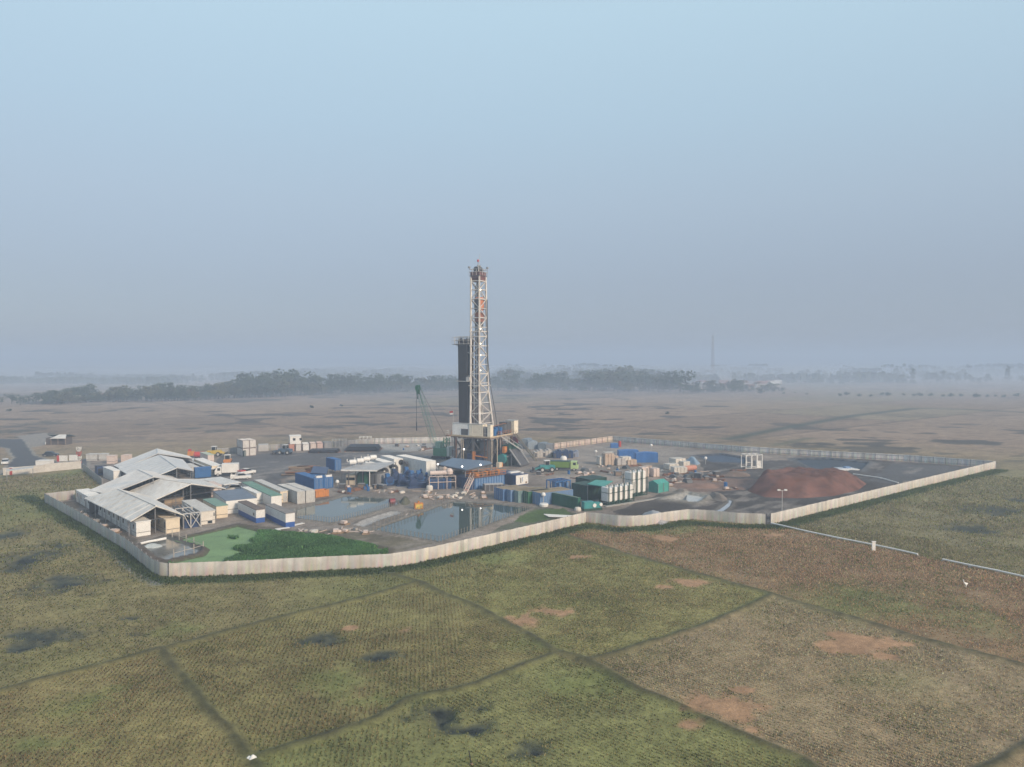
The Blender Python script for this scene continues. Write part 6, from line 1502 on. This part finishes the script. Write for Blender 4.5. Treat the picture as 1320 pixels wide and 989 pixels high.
m = MB(); m.prism([(-.6, 2.5), (4.6, 2.5), (2, 3.4)], 0, 0, SHEET) if False else m.slab([(.6, -1.6, 2.6), (6.4, -1.6, 2.6), (4.8, 1.6, 3.7), (2.2, 1.6, 3.7)], .15, SHEET); m.slab([(-2.4, 1.6, 3.7), (6.4, 1.6, 3.75), (6.4, 5, 2.7), (-2.4, 5, 2.7)], .15, M('hut_slate_roof', (.12, .14, .13), .7, .2)); m.build('roof', t)
m = MB()
for x in (.8, 3.4, 6.2): m.beam((x, -1.4, 0), (x, -1.4, 2.45), .15, .15, WOOD)
m.build('post', t)
o = MB().lathe([(.05, 0), (.5, .1), (.55, .7), (.35, 1.0), (.05, 1.1)], (0, 0, 0), WHITE, 12); tag(o.build('water_drum', None, P(60, 573.3)), 'white drum beside the dark farm hut', 'drum')
# lamp posts
def lamppost(label, px, py, h, mat=LGREY, two=True, ball=False):
    t = thing('lamp_post', label, 'lamp post', P(px, py), 0, 'lamp posts on the site'); m = MB(); m.tube((0, 0, 0), (0, 0, h), .07, mat, 6); 
    if two: m.tube((-.7, 0, h), (.7, 0, h), .05, mat, 5)
    m.build('pole', t)
    for x in ((-.7, .7) if two else (0,)):
        m = MB(); m.box(x - .28, x + .28, -.18, .18, h - .02, h + .26, WHITE) if not ball else m.lathe([(.05, h), (.45, h + .2), (.5, h + .5), (.3, h + .85), (.05, h + .95)], (0, 0, 0), WHITE, 12); m.build('lamp_head', t)
    return t
lamppost('tall lamp post with two heads in front of the large red heap', 1008, 663, 4.9)
lamppost('short post with a pale globe behind the faded blue container', 700.5, 652, 2.0, two=False, ball=True)
lamppost('pale globe lamp on a short post by the right far fence', 839.5, 580.5, 1.3, two=False, ball=True); lamppost('pale globe lamp on a short post left of the sack rows', 768, 588.5, 1.2, two=False, ball=True); lamppost('pale globe lamp on a short post beside the white sacks', 909.5, 598.5, 1.4, two=False, ball=True)
lamppost('globe headed water post at the corner of the first pond', 434.8, 628.5, 1.0, DWHITE, False, True)
# pond side clutter
for k, (px, py) in enumerate(((445, 634), (486, 639))):
    pass
t = thing('floating_drum', 'dark red floating drum at the corner of the first pond', 'drum', P(505.5, 649.2), 30); m = MB(); m.lathe([(.3, -.7), (.62, -.6), (.62, .6), (.3, .7)], (0, 0, .5), M('dark_red_drum', (.20, .03, .04), .5, .2), 12, 'x'); m.build('barrel', t); m = MB(); m.lathe([(.3, -.05), (.33, 0)], (.7, 0, .5), DGREY, 10, 'x'); m.build('cap', t)
o = MB(); o.box(-.9, .9, -.6, .6, .05, 1.3, ORANGE); o.box(-.7, .7, -.64, -.6, .2, 1.1, YELLOW); o.box(-1, 1, -.7, .7, 0, .05, DGREY); o.tube((0, 0, 1.3), (0, 0, 1.7), .2, ORANGE, 8); tag(o.build('pump_box', None, P(539.5, 656), 20), 'orange yellow pump box between the two ponds', 'pump')
mound('pile of dark netting and brush at the tip of the first pond', 522, 648.5, 8, 3.5, 1.3, M('brush_pile', (.085, .085, .06), .95, .35, .8, stain=(.16, .15, .12), bump=1.0), 31, 'brush_pile', 'brush pile')
g = random.Random(77)
lab = {'plank': ('loose pale timber plank lying', 'plank'), 'bag': ('white sack dropped', 'sack'), 'pallet': ('grey brown pallet lying', 'pallet'), 'block': ('small concrete block lying', 'block'), 'drum': ('upright blue oil drum', 'drum'), 'bundle': ('bundle of rusty pipes', 'pipe bundle'), 'crate': ('dark closed crate', 'crate'), 'cover': ('dark tarpaulin covered hump', 'covered load')}
ZONES = [('by the strip above the second pond', 545, 625, 634, 644), ('beside the hall above the first pond', 440, 545, 626, 636), ('in the middle of the muddy yard', 690, 830, 600, 618), ('in the right yard behind the silos', 850, 960, 606, 632), ('in the camp yard along the left fence', 105, 168, 655, 690), ('between the first and second pond', 440, 535, 660, 690), ('at the far edge of the dark yard', 470, 570, 574, 582), ('on the bank of the algae pond', 385, 440, 684, 692)]
COUNT = {0: 40, 1: 34, 2: 50, 3: 58, 4: 26, 5: 14, 6: 14, 7: 10}
protos = {}
def clutter(kind, p, rz, label, grp):
    if kind not in protos:
        m = MB()
        if kind == 'plank': m.box(-1.6, 1.6, -.16, .16, .0, .09, WOOD); m.box(-1.2, 1.7, .05, .30, .09, .16, PINKW); m.box(-1.5, .9, -.34, -.12, .0, .07, WOOD)
        elif kind == 'bag': m.prism([(-.6, .02), (.6, .02), (.75, .3), (.5, .55), (-.5, .6), (-.7, .3)], -.4, .4, SACK)
        elif kind == 'pallet':
            for k in range(6): m.box(-.9, .9, -.75 + k * .27, -.57 + k * .27, .22, .28, WOOD)
            for k in range(3): m.box(-.88 + k * .8, -.72 + k * .8, -.75, .78, .0, .22, WOOD)
            m.box(-.6, .5, -.5, .4, .28, .75, PINKW)
        elif kind == 'drum': m.lathe([(.42, 0), (.45, .05), (.45, .6), (.48, .63), (.45, .66), (.45, 1.2), (.4, 1.25)], (0, 0, 0), BLUE, 12)
        elif kind == 'bundle':
            for k in range(7): m.tube((-2.2, (-.5, -.25, 0, .25, .5, -.12, .13)[k], .13 if k < 5 else .34), (2.2 + .1 * k, (-.5, -.25, 0, .25, .5, -.12, .13)[k], .13 if k < 5 else .34), .13, RUST, 6)
            for x in (-1.3, 1.3): m.box(x, x + .1, -.65, .65, .0, .5, DGREY)
        elif kind == 'crate': m.box(-.9, .9, -.7, .7, .05, 1.3, DGREY); m.box(-.95, .95, -.75, .75, 1.3, 1.38, GREY); m.box(-.8, .8, -.74, -.7, .2, 1.1, TIN)
        elif kind == 'cover': m.prism([(-1.2, 0), (1.2, 0), (1.0, .7), (.2, 1.1), (-.7, .9)], -.8, .8, M('dark_tarpaulin', (.09, .10, .11), .6, .2))
        else: m.box(-.5, .5, -.3, .3, 0, .5, CONC); m.box(-.3, .3, -.1, .1, .5, .6, GREY)
        o = m.build({'plank': 'loose_plank', 'bag': 'dropped_sack', 'pallet': 'wooden_pallet', 'block': 'concrete_block', 'drum': 'oil_drum', 'bundle': 'pipe_bundle', 'crate': 'storage_crate', 'cover': 'covered_load'}[kind], None); protos[kind] = o
    else: o = protos[kind].copy(); C.objects.link(o)
    o.location = p; o.rotation_euler = (0, 0, rz); s = g.uniform(.55, 1.05); o.scale = (s, s, s)
    return tag(o, label, lab[kind][1], grp)
AVOID = [POND_A, POND_B, POND_MUD, ALGAE, SUMP]
boxes2d = []
for o in list(bpy.data.objects):
    if o.parent is None and o.get('category') not in (None, 'fence', 'roof', 'stubble', 'grass', 'haze'):
        ch = [c for c in bpy.data.objects if c.parent is o] if o.type == 'EMPTY' else [o]
        mw = Matrix.LocRotScale(o.location, o.rotation_euler, o.scale)
        cs = [mw @ Vector(b) for c in ch if c.type == 'MESH' for b in c.bound_box]
        if cs: boxes2d.append((min(c.x for c in cs), max(c.x for c in cs), min(c.y for c in cs), max(c.y for c in cs)))
for zi, (zn, x0, x1, y0, y1) in enumerate(ZONES):
    done = 0; tries = 0
    while done < COUNT[zi] and tries < 400:
        tries += 1; p = P(g.uniform(x0, x1), g.uniform(y0, y1)); A_ = np.array([p.x]), np.array([p.y])
        if not inside(*A_, SITE)[0] or pdist(*A_, SITE + SITE[:1])[0] < 2.0: continue
        if any(inside(*A_, poly)[0] or pdist(*A_, poly + poly[:1])[0] < .8 for poly in AVOID): continue
        if any(b[0] - .8 < p.x < b[1] + .8 and b[2] - .8 < p.y < b[3] + .8 for b in boxes2d): continue
        kind = g.choice(('plank', 'plank', 'plank', 'bag', 'pallet', 'pallet', 'block') + (('drum', 'bundle', 'crate', 'cover', 'bundle', 'crate') if zi in (1, 2, 3, 6) else ())); clutter(kind, p, g.uniform(0, 6.3), lab[kind][0] + ' ' + zn, lab[kind][1] + 's ' + zn); done += 1
# pale boards on the grass behind the fence
t = thing('board_pile', 'fan of long white boards lying behind the front fence corner', 'board pile', P(716, 667), 0)
for k in range(9):
    m = MB(); m.beam((-2.2 + .1 * k, 2.6 - k * .42, .08 + k * .03), (4.4 + k * .3, .8 - k * .36, .12 + k * .03), .42, .08, M('pale_board', (.74, .71, .66), .6, .08)); m.build('board', t)
for k, (px, py, lb) in enumerate(((352, 684.5, 'white board lying at the edge of the algae plants'), (364, 681.8, 'white plank lying in front of the right blue and white cabin'), (384, 676.5, 'white scrap board right of the blue and white cabins'))):
    o = MB(); o.box(-1.3, 1.3, -.4, .4, .05, .14, WHITE); o.box(-1.0, -.8, -.35, .35, 0, .05, WOOD); tag(o.build('white_board', None, P(px, py), 15 + 20 * k), lb, 'board')
# posts round the pit and at the algae pond
t = thing('pit_fence', 'ring of thin weathered stakes and rails round the small pit', 'stake fence', P(214, 722), 0, None); pr = [P(*q) for q in ((214, 692), (222, 694), (231, 697), (240, 700), (250, 704), (262, 709), (250, 713), (238, 716), (224, 720))]; st_ = None
for p in pr:
    if st_ is None: m = MB(); m.tube((0, 0, -.2), (0, 0, 1.5), .07, M('pale_stake', (.42, .38, .33), .8, .15), 5); st_ = m.build('stake', t); o = st_
    else: o = st_.copy(); C.objects.link(o)
    o.parent = t; o.location = p - P(214, 722)
m = MB()
for a, b in zip(pr[2:], pr[3:]): m.tube(a - P(214, 722) + Vector((0, 0, .8)), b - P(214, 722) + Vector((0, 0, .85)), .045, MATS['pale_stake'], 4)
m.build('stake_rail', t)
mound('pale plastic sheeting spread over the left bank of the small pit', 196, 704, 12, 2.5, .45, M('pale_plastic_sheeting', (.40, .43, .43), .3, .2, .6, stain=(.22, .25, .24)), 41, 'plastic_sheeting', 'sheeting')
o = MB(); p0, p1 = P(181, 703.5), P(214, 697); d = p1 - p0; o.path([(0, 0, .35), (d.x * .3, d.y * .3, .42), (d.x * .7, d.y * .7, .38), (d.x, d.y, .4)], .22, WHITE, 8); tag(o.build('white_pipe', None, p0), 'white pipe bent along the back edge of the small pit', 'pipe')
# liner edge walls at the right pits
o = MB(); o.box(-3, 3, -.8, .8, .1, .35, WHITE); o.box(-2.8, 2.4, .8, 3.0, .3, .5, M('pale_liner', (.42, .46, .52), .4, .2)); o.box(-.4, 1.2, .9, 2.2, .5, .9, SBLUE); tag(o.build('liner_sheet', None, P(1094, 606.5), 8), 'white and blue liner sheets piled at the near edge of the right lined pit', 'liner sheets')
pipeline([(1100, 612.5), (1135, 617.5), (1158, 624)], 'thin white pipe inside the fence right of the red heap')
# egret, bag and stake in the fields
def bird(label, px, py, ang, s=1.0):
    t = thing('egret', label, 'bird', P(px, py), ang); V = [(0, 0, .32), (.16, 0, .40), (.26, 0, .52), (.27, 0, .66), (.36, 0, .68), (-.2, 0, .32), (.0, .04, .16), (.0, .04, 0), (.0, -.04, .16), (.0, -.04, 0)]
    E = [(0, 1), (1, 2), (2, 3), (3, 4), (0, 5), (0, 6), (6, 7), (0, 8), (8, 9)]; rr = [.12, .07, .035, .045, .012, .04, .02, .015, .02, .015]
    me = bpy.data.meshes.new('body'); me.from_pydata([Vector(v) * 1.6 * s for v in V], E, []); o = bpy.data.objects.new('body', me); C.objects.link(o); o.parent = t
    md = o.modifiers.new('skin', 'SKIN'); 
    for k, sv in enumerate(me.skin_vertices[0].data): sv.radius = (rr[k] * 1.6 * s,) * 2; sv.use_root = k == 0
    o.modifiers.new('sub', 'SUBSURF').levels = 1; me.materials.append(M('egret_white', (.78, .78, .76), .7, .03)); o.location.z = .02; return t
bird('white egret standing in the reddish stubble on the right', 1245, 758, 200, 1.1)
o = MB(); o.lathe([(.05, 0), (.30, .05), (.33, .22), (.15, .42), (.05, .5)], (0, 0, 0), WHITE, 9); o.lathe([(.05, 0), (.22, .05), (.2, .25), (.05, .35)], (-.32, .1, 0), WHITE, 8); tag(o.build('plastic_bag', None, P(326, 981)), 'white plastic bag at the meeting of the field banks bottom left', 'bag')
o = MB(); o.tube((.12, 0, -.1), (-.10, 0, 1.15), .045, BLACK, 6); o.tube((.10, 0, 0), (.10, .0, .12), .12, WOOD, 6); tag(o.build('field_stake', None, P(606, 986)), 'dark leaning stake in the green field at the bottom edge', 'stake')
# pond plants
def hyacinth():
    g = np.random.default_rng(31); reg = W([(311, 707), (319, 698), (326, 690), (333, 685.5), (420, 692), (500, 709), (498, 719), (430, 726.5), (300, 732.5), (288, 729), (302, 720), (307, 713)])
    x0, y0 = np.min(reg, 0); x1, y1 = np.max(reg, 0); n = 60000; x, y = g.uniform(x0, x1, n), g.uniform(y0, y1, n)
    k = inside(x + (fbm(x, y, 6, 3, 4) - .5) * 9, y + (fbm(x, y, 6, 5, 4) - .5) * 9, reg) & inside(x, y, ALGAE + []); x, y = x[k], y[k]; v = fbm(x, y, 5, 2, 3)
    kk = v > .30; x, y, v = x[kk], y[kk], v[kk]
    x2, y2 = g.uniform(x0 - 14, x1, 26000), g.uniform(y0, y1, 26000); v2 = fbm(x2, y2, 4.5, 12, 4); k2 = inside(x2, y2, ALGAE) & (v2 > .70); x, y, v = np.concatenate([x, x2[k2]]), np.concatenate([y, y2[k2]]), np.concatenate([v, v2[k2] * .8])
    c = np.array((.088, .170, .062))[None] * (.35 + 1.5 * v[:, None]); y2 = (g.uniform(0, 1, len(x)) < .15); c[y2] = np.array((.16, .27, .09))
    return tufts('pond_plants', x, y, 0, .35 + .35 * v, .16, c, 'dense dark green floating plants covering the right part of the algae pond', 'pond plants', 3, 14, .1)
hyacinth()

# rows of stakes with netting along the pond banks
def stakes(label, pix, n):
    pts = [P(*q) for q in pix]; b0 = pts[0]; t = thing('pond_fence', label, 'stake fence', b0, 0, 'stake fences on the pond banks'); L = sum((b - a).length for a, b in zip(pts, pts[1:])); st = None; net = MB()
    for k in range(n + 1):
        d = L * k / n * .999
        for a, b in zip(pts, pts[1:]):
            l = (b - a).length
            if d <= l: p = a.lerp(b, d / l); break
            d -= l
        if st is None: st = o = MB().tube((0, 0, -.2), (0, 0, 1.15), .06, M('dull_stake', (.22, .195, .165), .8, .15), 5).build('stake', t)
        else: o = st.copy(); C.objects.link(o)
        o.parent = t; o.location = p - b0 + Vector((0, 0, .15))
    for z in (.55, 1.0):
        for a, b in zip(pts, pts[1:]): net.beam(a - b0 + Vector((0, 0, z + .15)), b - b0 + Vector((0, 0, z + .15)), .025, .025, DGREY)
    net.build('rope', t)
stakes('thin stakes and ropes along the front bank of the first pond', [(383, 669.5), (427, 675.8), (470, 665.5), (514, 652)], 44)
stakes('thin stakes and ropes along the front bank of the second pond', [(481, 684.5), (567, 700.5), (627, 679.3), (686, 657.5)], 52)
stakes('thin stakes and ropes along the back bank of the second pond', [(481, 681.5), (542, 660.5), (583, 645)], 26)
# ---------------------------------------------------------------- trees
LEAF = [M('dark_leaf', (.040, .058, .026), .8, .3, .25), M('mid_leaf', (.058, .078, .030), .8, .3, .25), M('dry_leaf', (.085, .085, .038), .8, .3, .25)]
BARK = M('bark', (.085, .065, .05), .9, .2, .8)
def crown_mesh(seed, h, w, kind, n=520, leaf=.85):
    g = np.random.default_rng(seed); V, F = [], []
    if kind == 'cone': cl = [((g.uniform(-.12, .12) * w, g.uniform(-.12, .12) * w, h * t), w * .5 * (1.05 - t) + .4) for t in np.linspace(.2, .95, 9)]
    elif kind == 'tall': cl = [((g.uniform(-.22, .22) * w, g.uniform(-.22, .22) * w, h * t), w * g.uniform(.18, .30)) for t in g.uniform(.35, .92, 10)]
    elif kind == 'palm': cl = []
    else: cl = [((g.uniform(-.34, .34) * w, g.uniform(-.34, .34) * w, h * t), w * g.uniform(.16, .27)) for t in g.uniform(.32, .86, 11)]
    if kind == 'palm':
        for k in range(16):
            a = k * .3927 + g.uniform(-.2, .2); el = g.uniform(-.2, .9); L = w * g.uniform(.45, .6); pts = []
            for s in range(6): t = s / 5; pts.append((math.cos(a) * L * t, math.sin(a) * L * t, h + L * (el * t - .75 * t * t)))
            for s in range(5):
                p, q = np.array(pts[s]), np.array(pts[s + 1]); sd = np.array((-math.sin(a), math.cos(a), -.25)) * .42 * (1 - s / 6)
                o = len(V); V += [p - sd, p + sd, q + sd * .8, q - sd * .8]; F.append((o, o + 1, o + 2, o + 3))
        return np.array(V), np.array(F)
    per = n // len(cl)
    for c, r in cl:
        for _ in range(per):
            d = g.normal(size=3); d /= np.linalg.norm(d); p = np.array(c) + d * r * g.uniform(.55, 1.12) * np.array((1, 1, .8))
            a = g.normal(size=3); a /= np.linalg.norm(a); b = np.cross(a, g.normal(size=3)); b /= np.linalg.norm(b) + 1e-9; s = leaf * g.uniform(.5, 1.3)
            o = len(V); V += [p - a * s * .6, p + b * s * .5, p + a * s * .6, p - b * s * .5]; F.append((o, o + 1, o + 2, o + 3))
    return np.array(V), np.array(F)
TREES = []
SPEC = [('broadleaf_tree', 12, 11, 'round', 0), ('broadleaf_tree', 14, 10, 'round', 1), ('broadleaf_tree', 10, 11, 'round', 0), ('broadleaf_tree', 9, 9, 'round', 2), ('tall_tree', 17, 9, 'tall', 0), ('tall_tree', 18, 10, 'tall', 1), ('conifer_tree', 19, 8, 'cone', 0), ('coconut_palm', 12, 9, 'palm', 1)]
for k, (nm, h, w_, kind, lf) in enumerate(SPEC):
    t = thing(nm, 'tree', 'tree', (0, -400 - 30 * k, 0)); V, F = crown_mesh(50 + k, h, w_, kind); o = npmesh('crown', V, F, None, LEAF[lf]); o.parent = t
    m = MB(); m.tube((0, 0, -.3), (.2, .1, h * (.55 if kind != 'palm' else .5)), .32 if kind != 'palm' else .22, BARK, 6, .2)
    if kind == 'palm': m.tube((.2, .1, h * .5), (0, 0, h), .2, BARK, 6, .14)
    elif kind != 'cone':
        for a in range(4): m.tube((.15, .08, h * .38), (math.cos(a * 1.6 + k) * w_ * .26, math.sin(a * 1.6 + k) * w_ * .26, h * .68), .14, BARK, 5, .05)
    else: m.tube((.2, .1, h * .55), (0, 0, h * .9), .2, BARK, 5, .06)
    m.build('trunk', t); TREES.append((t, kids(t), h))
used = set()
def tree(k, px, py, hpx, label, group, sx=1.0):
    p = P(px, py); d = p.length; h = max(3.0, hpx * (p.y * CP + CAMH * SP) / FX); t, ks, h0 = TREES[k]; s = h / h0
    if k not in used: used.add(k); t.location = p; t['label'] = label; t['group'] = group; t.rotation_euler = (0, 0, rnd.uniform(0, 6.28)); t.scale = (s * sx, s * sx, s); return t
    return dup(t, p, rnd.uniform(0, 360), label, group, (s * sx, s * sx, s), ks)
g = random.Random(21)
# tree line on the left, base and top along the image columns
BASE = [(0, 523), (50, 522.5), (80, 521.5), (115, 519), (160, 518.5), (230, 517), (330, 513), (440, 508.5), (520, 506), (600, 504.5)]
TOPS = [(0, 512), (45, 511), (60, 508), (85, 505), (92, 501), (112, 500), (120, 509), (140, 507), (152, 499), (165, 505), (185, 500), (220, 496), (250, 500), (280, 498), (305, 490), (320, 485), (345, 484), (378, 482), (390, 491), (410, 487), (440, 486), (490, 487), (540, 488), (600, 490)]
def itp(T, x):
    for (x0, y0), (x1, y1) in zip(T, T[1:]):
        if x0 <= x <= x1: return y0 + (y1 - y0) * (x - x0) / (x1 - x0)
    return T[-1][1]
TL = 'dark tree of the long left tree line'
x = 2.0
while x < 600:
    b = itp(BASE, x); hp = (b - itp(TOPS, x)) * g.uniform(.95, 1.22)
    lab = TL + (' near the left edge' if x < 130 else ' beyond the white roofs' if x < 300 else ', in its tallest wooded part' if x < 400 else ' between the wooded part and the rig')
    tree(g.choice((0, 1, 2, 0, 3, 4) if hp < 22 else (0, 1, 4, 5)), x, b - g.uniform(0, 2.4), hp, lab, 'trees of the left tree line', g.uniform(.95, 1.5))
    if x > 50:
        tree(g.choice((2, 3, 0)), x + g.uniform(2, 6), b - g.uniform(0, 1), hp * g.uniform(.4, .7), lab, 'trees of the left tree line', g.uniform(1.2, 2.0))
    x += g.uniform(4.0, 8.0) * (1.0 if x > 50 else 1.8)
# right tree line behind the rig
x = 634
while x < 1010:
    b = 503 + (x - 640) * .012 - g.uniform(0, 3); top = 482 if x < 760 else (479 if x < 880 else 490)
    lab = 'hazy tree of the wood right of the rig' if x < 760 else ('hazy tree of the village wood left of the radio tower' if x < 890 else 'low hazy tree among the village houses')
    hp = (b - top) * g.uniform(.55, 1.1)
    tree(g.choice((0, 1, 2, 4, 3, 7)), x, b, hp, lab, 'trees of the village wood', g.uniform(1.0, 1.6))
    tree(g.choice((2, 3, 0, 1)), x + g.uniform(1, 5), b + g.uniform(0, 2), hp * g.uniform(.45, .75), lab, 'trees of the village wood', g.uniform(1.2, 1.9))
    tree(g.choice((0, 1, 5, 3)), x + g.uniform(1, 5), b - g.uniform(3, 6), hp * g.uniform(.8, 1.05), lab, 'trees of the village wood', g.uniform(1.0, 1.6)) if x < 860 else None
    x += g.uniform(5, 9)
for k, (px, py, hp, i, lab) in enumerate(((1176, 494.5, 20, 4, 'tall hazy tree at the left end of the far right tree group'), (1192, 494, 12, 0, 'hazy tree in the far right tree group'), (1200, 494, 15, 1, 'hazy tree in the far right tree group'), (1208, 494, 13, 2, 'hazy tree in the far right tree group'), (1216, 494, 17, 5, 'hazy tree in the far right tree group'), (1224, 494, 14, 1, 'hazy tree in the far right tree group'), (1233, 494, 12, 0, 'hazy tree in the far right tree group'), (1244, 494, 14, 4, 'hazy tree in the far right tree group'), (1252, 494, 11, 2, 'hazy tree in the far right tree group'), (1262, 494.5, 8, 3, 'low hazy bushy tree right of the far right tree group'), (1272, 494.5, 12, 0, 'hazy tree between the far group and the pointed conifer'), (1299, 494, 23, 6, 'pointed conifer standing alone near the right edge'), (1318, 494, 10, 0, 'hazy tree cut by the right edge'), (770, 500, 24, 5, 'tall narrow tree rising above the village wood'))):
    tree(i, px, py, hp, lab, 'far right trees')
# bushes along the far field edge and lone bushes
bm_ = thing('field_bush', 'bush', 'bush', (0, -380, 0)); V, F = crown_mesh(99, 3.2, 4.0, 'round', 220, .6); V[:, 2] -= .9; o = npmesh('foliage', V, F, None, LEAF[0]); o.parent = bm_; m = MB(); m.tube((0, 0, -.2), (.1, 0, 1.2), .12, BARK, 5); m.build('stem', bm_); bk = kids(bm_)
BS = [(1080 + i * 13.5 + g.uniform(-4, 4), 510 + g.uniform(-1.2, 1.2) + i * .12, 'dark round bush in the row along the far right field edge') for i in range(18)] + [(402, 526, 'lone dark bush in the brown field left of the crane'), (440, 524, 'small lone bush in the brown field nearer the crane'), (860, 534, 'lone bush in the brown field left of the dark track'), (1010, 508, 'bush at the village field edge'), (1040, 509, 'bush at the village field edge'), (1025, 507, 'bush at the village field edge'), (12, 530, 'lone bush at the left edge field')]
for k, (px, py, lb) in enumerate(BS):
    s = g.uniform(.7, 1.3) * (1 if k < 18 else .6)
    if k == 0: bm_.location = P(px, py); bm_['label'] = lb; bm_['group'] = 'field bushes'
    else: dup(bm_, P(px, py), g.uniform(0, 360), lb, 'field bushes', (s * g.uniform(1, 1.5), s, s), bk)
# village houses
HR = [M('red_tile_roof', (.24, .105, .075), .8, .2, .3), M('grey_house_roof', (.30, .29, .28), .7, .15, .3), M('white_house_roof', (.58, .57, .55), .6, .1, .3)]
HW = M('house_wall', (.52, .47, .40), .8, .1, .3)
def house(px, py, w_, rt, label, ang=0, h=3.2):
    t = thing('village_house', label, 'house', P(px, py), ang, 'village houses in the haze'); d = w_ * .7
    m = MB(); m.box(-w_ / 2, w_ / 2, 0, d, -.1, h, HW); m.build('wall', t)
    m = MB(); m.prism([(-.6, h), (d + .6, h), (d / 2, h + d * .38)], -w_ / 2 - .5, w_ / 2 + .5, HR[rt], 'x'); m.build('roof', t)
    m = MB(); [m.box(x - .5, x + .5, -.04, 0, 1.0, 2.2, GLASS) for x in (-w_ * .3, w_ * .3)]; m.build('window', t); m = MB(); m.box(-.5, .5, -.05, 0, 0, 2.1, WOOD); m.build('door', t)
    return t
HL = [(103, 517.5, 13, 1, 'grey roofed house in front of the trees near the left edge'), (123, 516.5, 9, 0, 'red roofed house right of the grey roofed one on the left'), (96, 519, 7, 2, 'small white roofed house near the left edge trees'), (385, 507, 11, 2, 'white roofed house before the tallest wood'), (331, 509, 8, 1, 'small grey house at the foot of the tallest wood'), (714, 502.5, 10, 2, 'white roofed house at the wood right of the rig'), (266, 512, 8, 0, 'small red roofed house in the left tree line'),
      (1001, 498.5, 12, 2, 'bright white house at the right end of the village'), (1004, 495.5, 9, 2, 'second white house just behind the bright one'), (1099, 488, 16, 2, 'white house alone in the haze right of the village'), (1117, 484, 14, 2, 'low white hall further off in the haze'), (866, 487.5, 14, 1, 'grey roofed house left of the radio tower'), (892, 484, 14, 2, 'pale house under the radio tower')]
for k in range(17): HL.append((852 + k * 9 + g.uniform(-3, 3), 501.5 + g.uniform(-6, 3.5), g.uniform(8, 13), g.choice((0, 0, 1)), None))
POS = ['first', 'second', 'third', 'fourth', 'fifth', 'sixth', 'seventh', 'eighth', 'ninth', 'tenth', 'eleventh', 'twelfth', 'thirteenth', 'fourteenth', 'fifteenth', 'sixteenth', 'seventeenth']
q = 0
for px, py, w_, rt, lb in HL:
    if lb is None: lb = '%s roofed house, %s from the left in the hazy village' % (('red', 'grey', 'white')[rt], POS[q]); q += 1
    house(px, py, w_, rt, lb, g.uniform(-25, 25))
# radio tower
p = P(918.5, 489); d = p.y * CP + CAMH * SP; h = (489 - 428.5) * d / FX
t = thing('radio_tower', 'tall thin lattice radio tower rising above the hazy village', 'radio tower', p, 20); m = MB(); w0, w1, nn = 4.6, 1.6, 16
TW = M('tower_steel', (.20, .17, .17), .6, .15)
def tc_(k, i):
    u_ = k / nn; ww = w0 + (w1 - w0) * u_; return Vector(((-1, 1, 1, -1)[i] * ww / 2, (-1, -1, 1, 1)[i] * ww / 2, h * u_ * .93))
for k in range(nn):
    for i in range(4): m.beam(tc_(k, i), tc_(k + 1, i), .34, .34, TW); m.beam(tc_(k, i), tc_(k + 1, (i + 1) % 4), .2, .2, TW); m.beam(tc_(k, i), tc_(k, (i + 1) % 4), .2, .2, TW)
m.build('lattice', t); m = MB(); m.tube((0, 0, h * .92), (0, 0, h), .25, TW, 6); [m.box(-1.4 + 2.4 * k, -.6 + 2.4 * k, -.3, .3, h * (.82 - .04 * k), h * (.87 - .04 * k), WHITE) for k in range(2)]; m.build('antenna', t)
# far woods fading into the haze: masses nobody could count
def woods(name, rows, label, seed):
    gg = np.random.default_rng(seed); V = []
    for (y, x0, x1, hh, dens) in rows:
        a, b = P(x0, y), P(x1, y); L = (b - a).length; n = int(L / 5 * dens); t = gg.uniform(0, 1, n); X = a.x + (b.x - a.x) * t; Y = a.y + (b.y - a.y) * t + gg.normal(0, 25, n)
        keep = fbm(X, Y * .3, 120, seed, 3) > gg.uniform(.30, .50, n); X, Y = X[keep], Y[keep]
        env = .45 + .9 * vnoise(X, Y * 0, 45, seed)
        for X_, Y_, e in zip(X, Y, env):
            for _ in range(5):
                s = gg.uniform(2.4, 4.6); zc = gg.uniform(.15, 1) * hh * e; px_, py_ = X_ + gg.normal(0, 3), Y_ + gg.normal(0, 3)
                an = gg.uniform(0, 3.14); c_, s_ = math.cos(an) * s, math.sin(an) * s; tl = gg.uniform(-.5, .5) * s
                V += [(px_ - c_, py_ - s_, zc - s * .6), (px_ + c_, py_ + s_, zc - s * .5), (px_ + c_ * .6 + tl, py_ + s_ * .6 + tl, zc + s * .8), (px_ - c_ * .7, py_ - s_ * .7 + tl, zc + s * .7)]
    V = np.array(V); F = np.arange(len(V)).reshape(-1, 4); o = npmesh(name, V, F, None, LEAF[0]); return tag(o, label, 'woods', kind='stuff')
woods('distant_woods', [(494, -60, 240, 8, 2.2), (490, 60, 640, 9, 2.4), (486, 330, 640, 10, 3), (482, 420, 700, 10, 3.2), (498, 640, 960, 10, 1.5), (493, 640, 1160, 13, 2.2), (488, 640, 1240, 14, 2.6), (484, 640, 1390, 16, 3), (480, 640, 1390, 17, 4), (477, -60, 1390, 9, 3), (474.5, 200, 1390, 9, 3)], 'faint belts of far woodland fading into the haze below the skyline', 61)
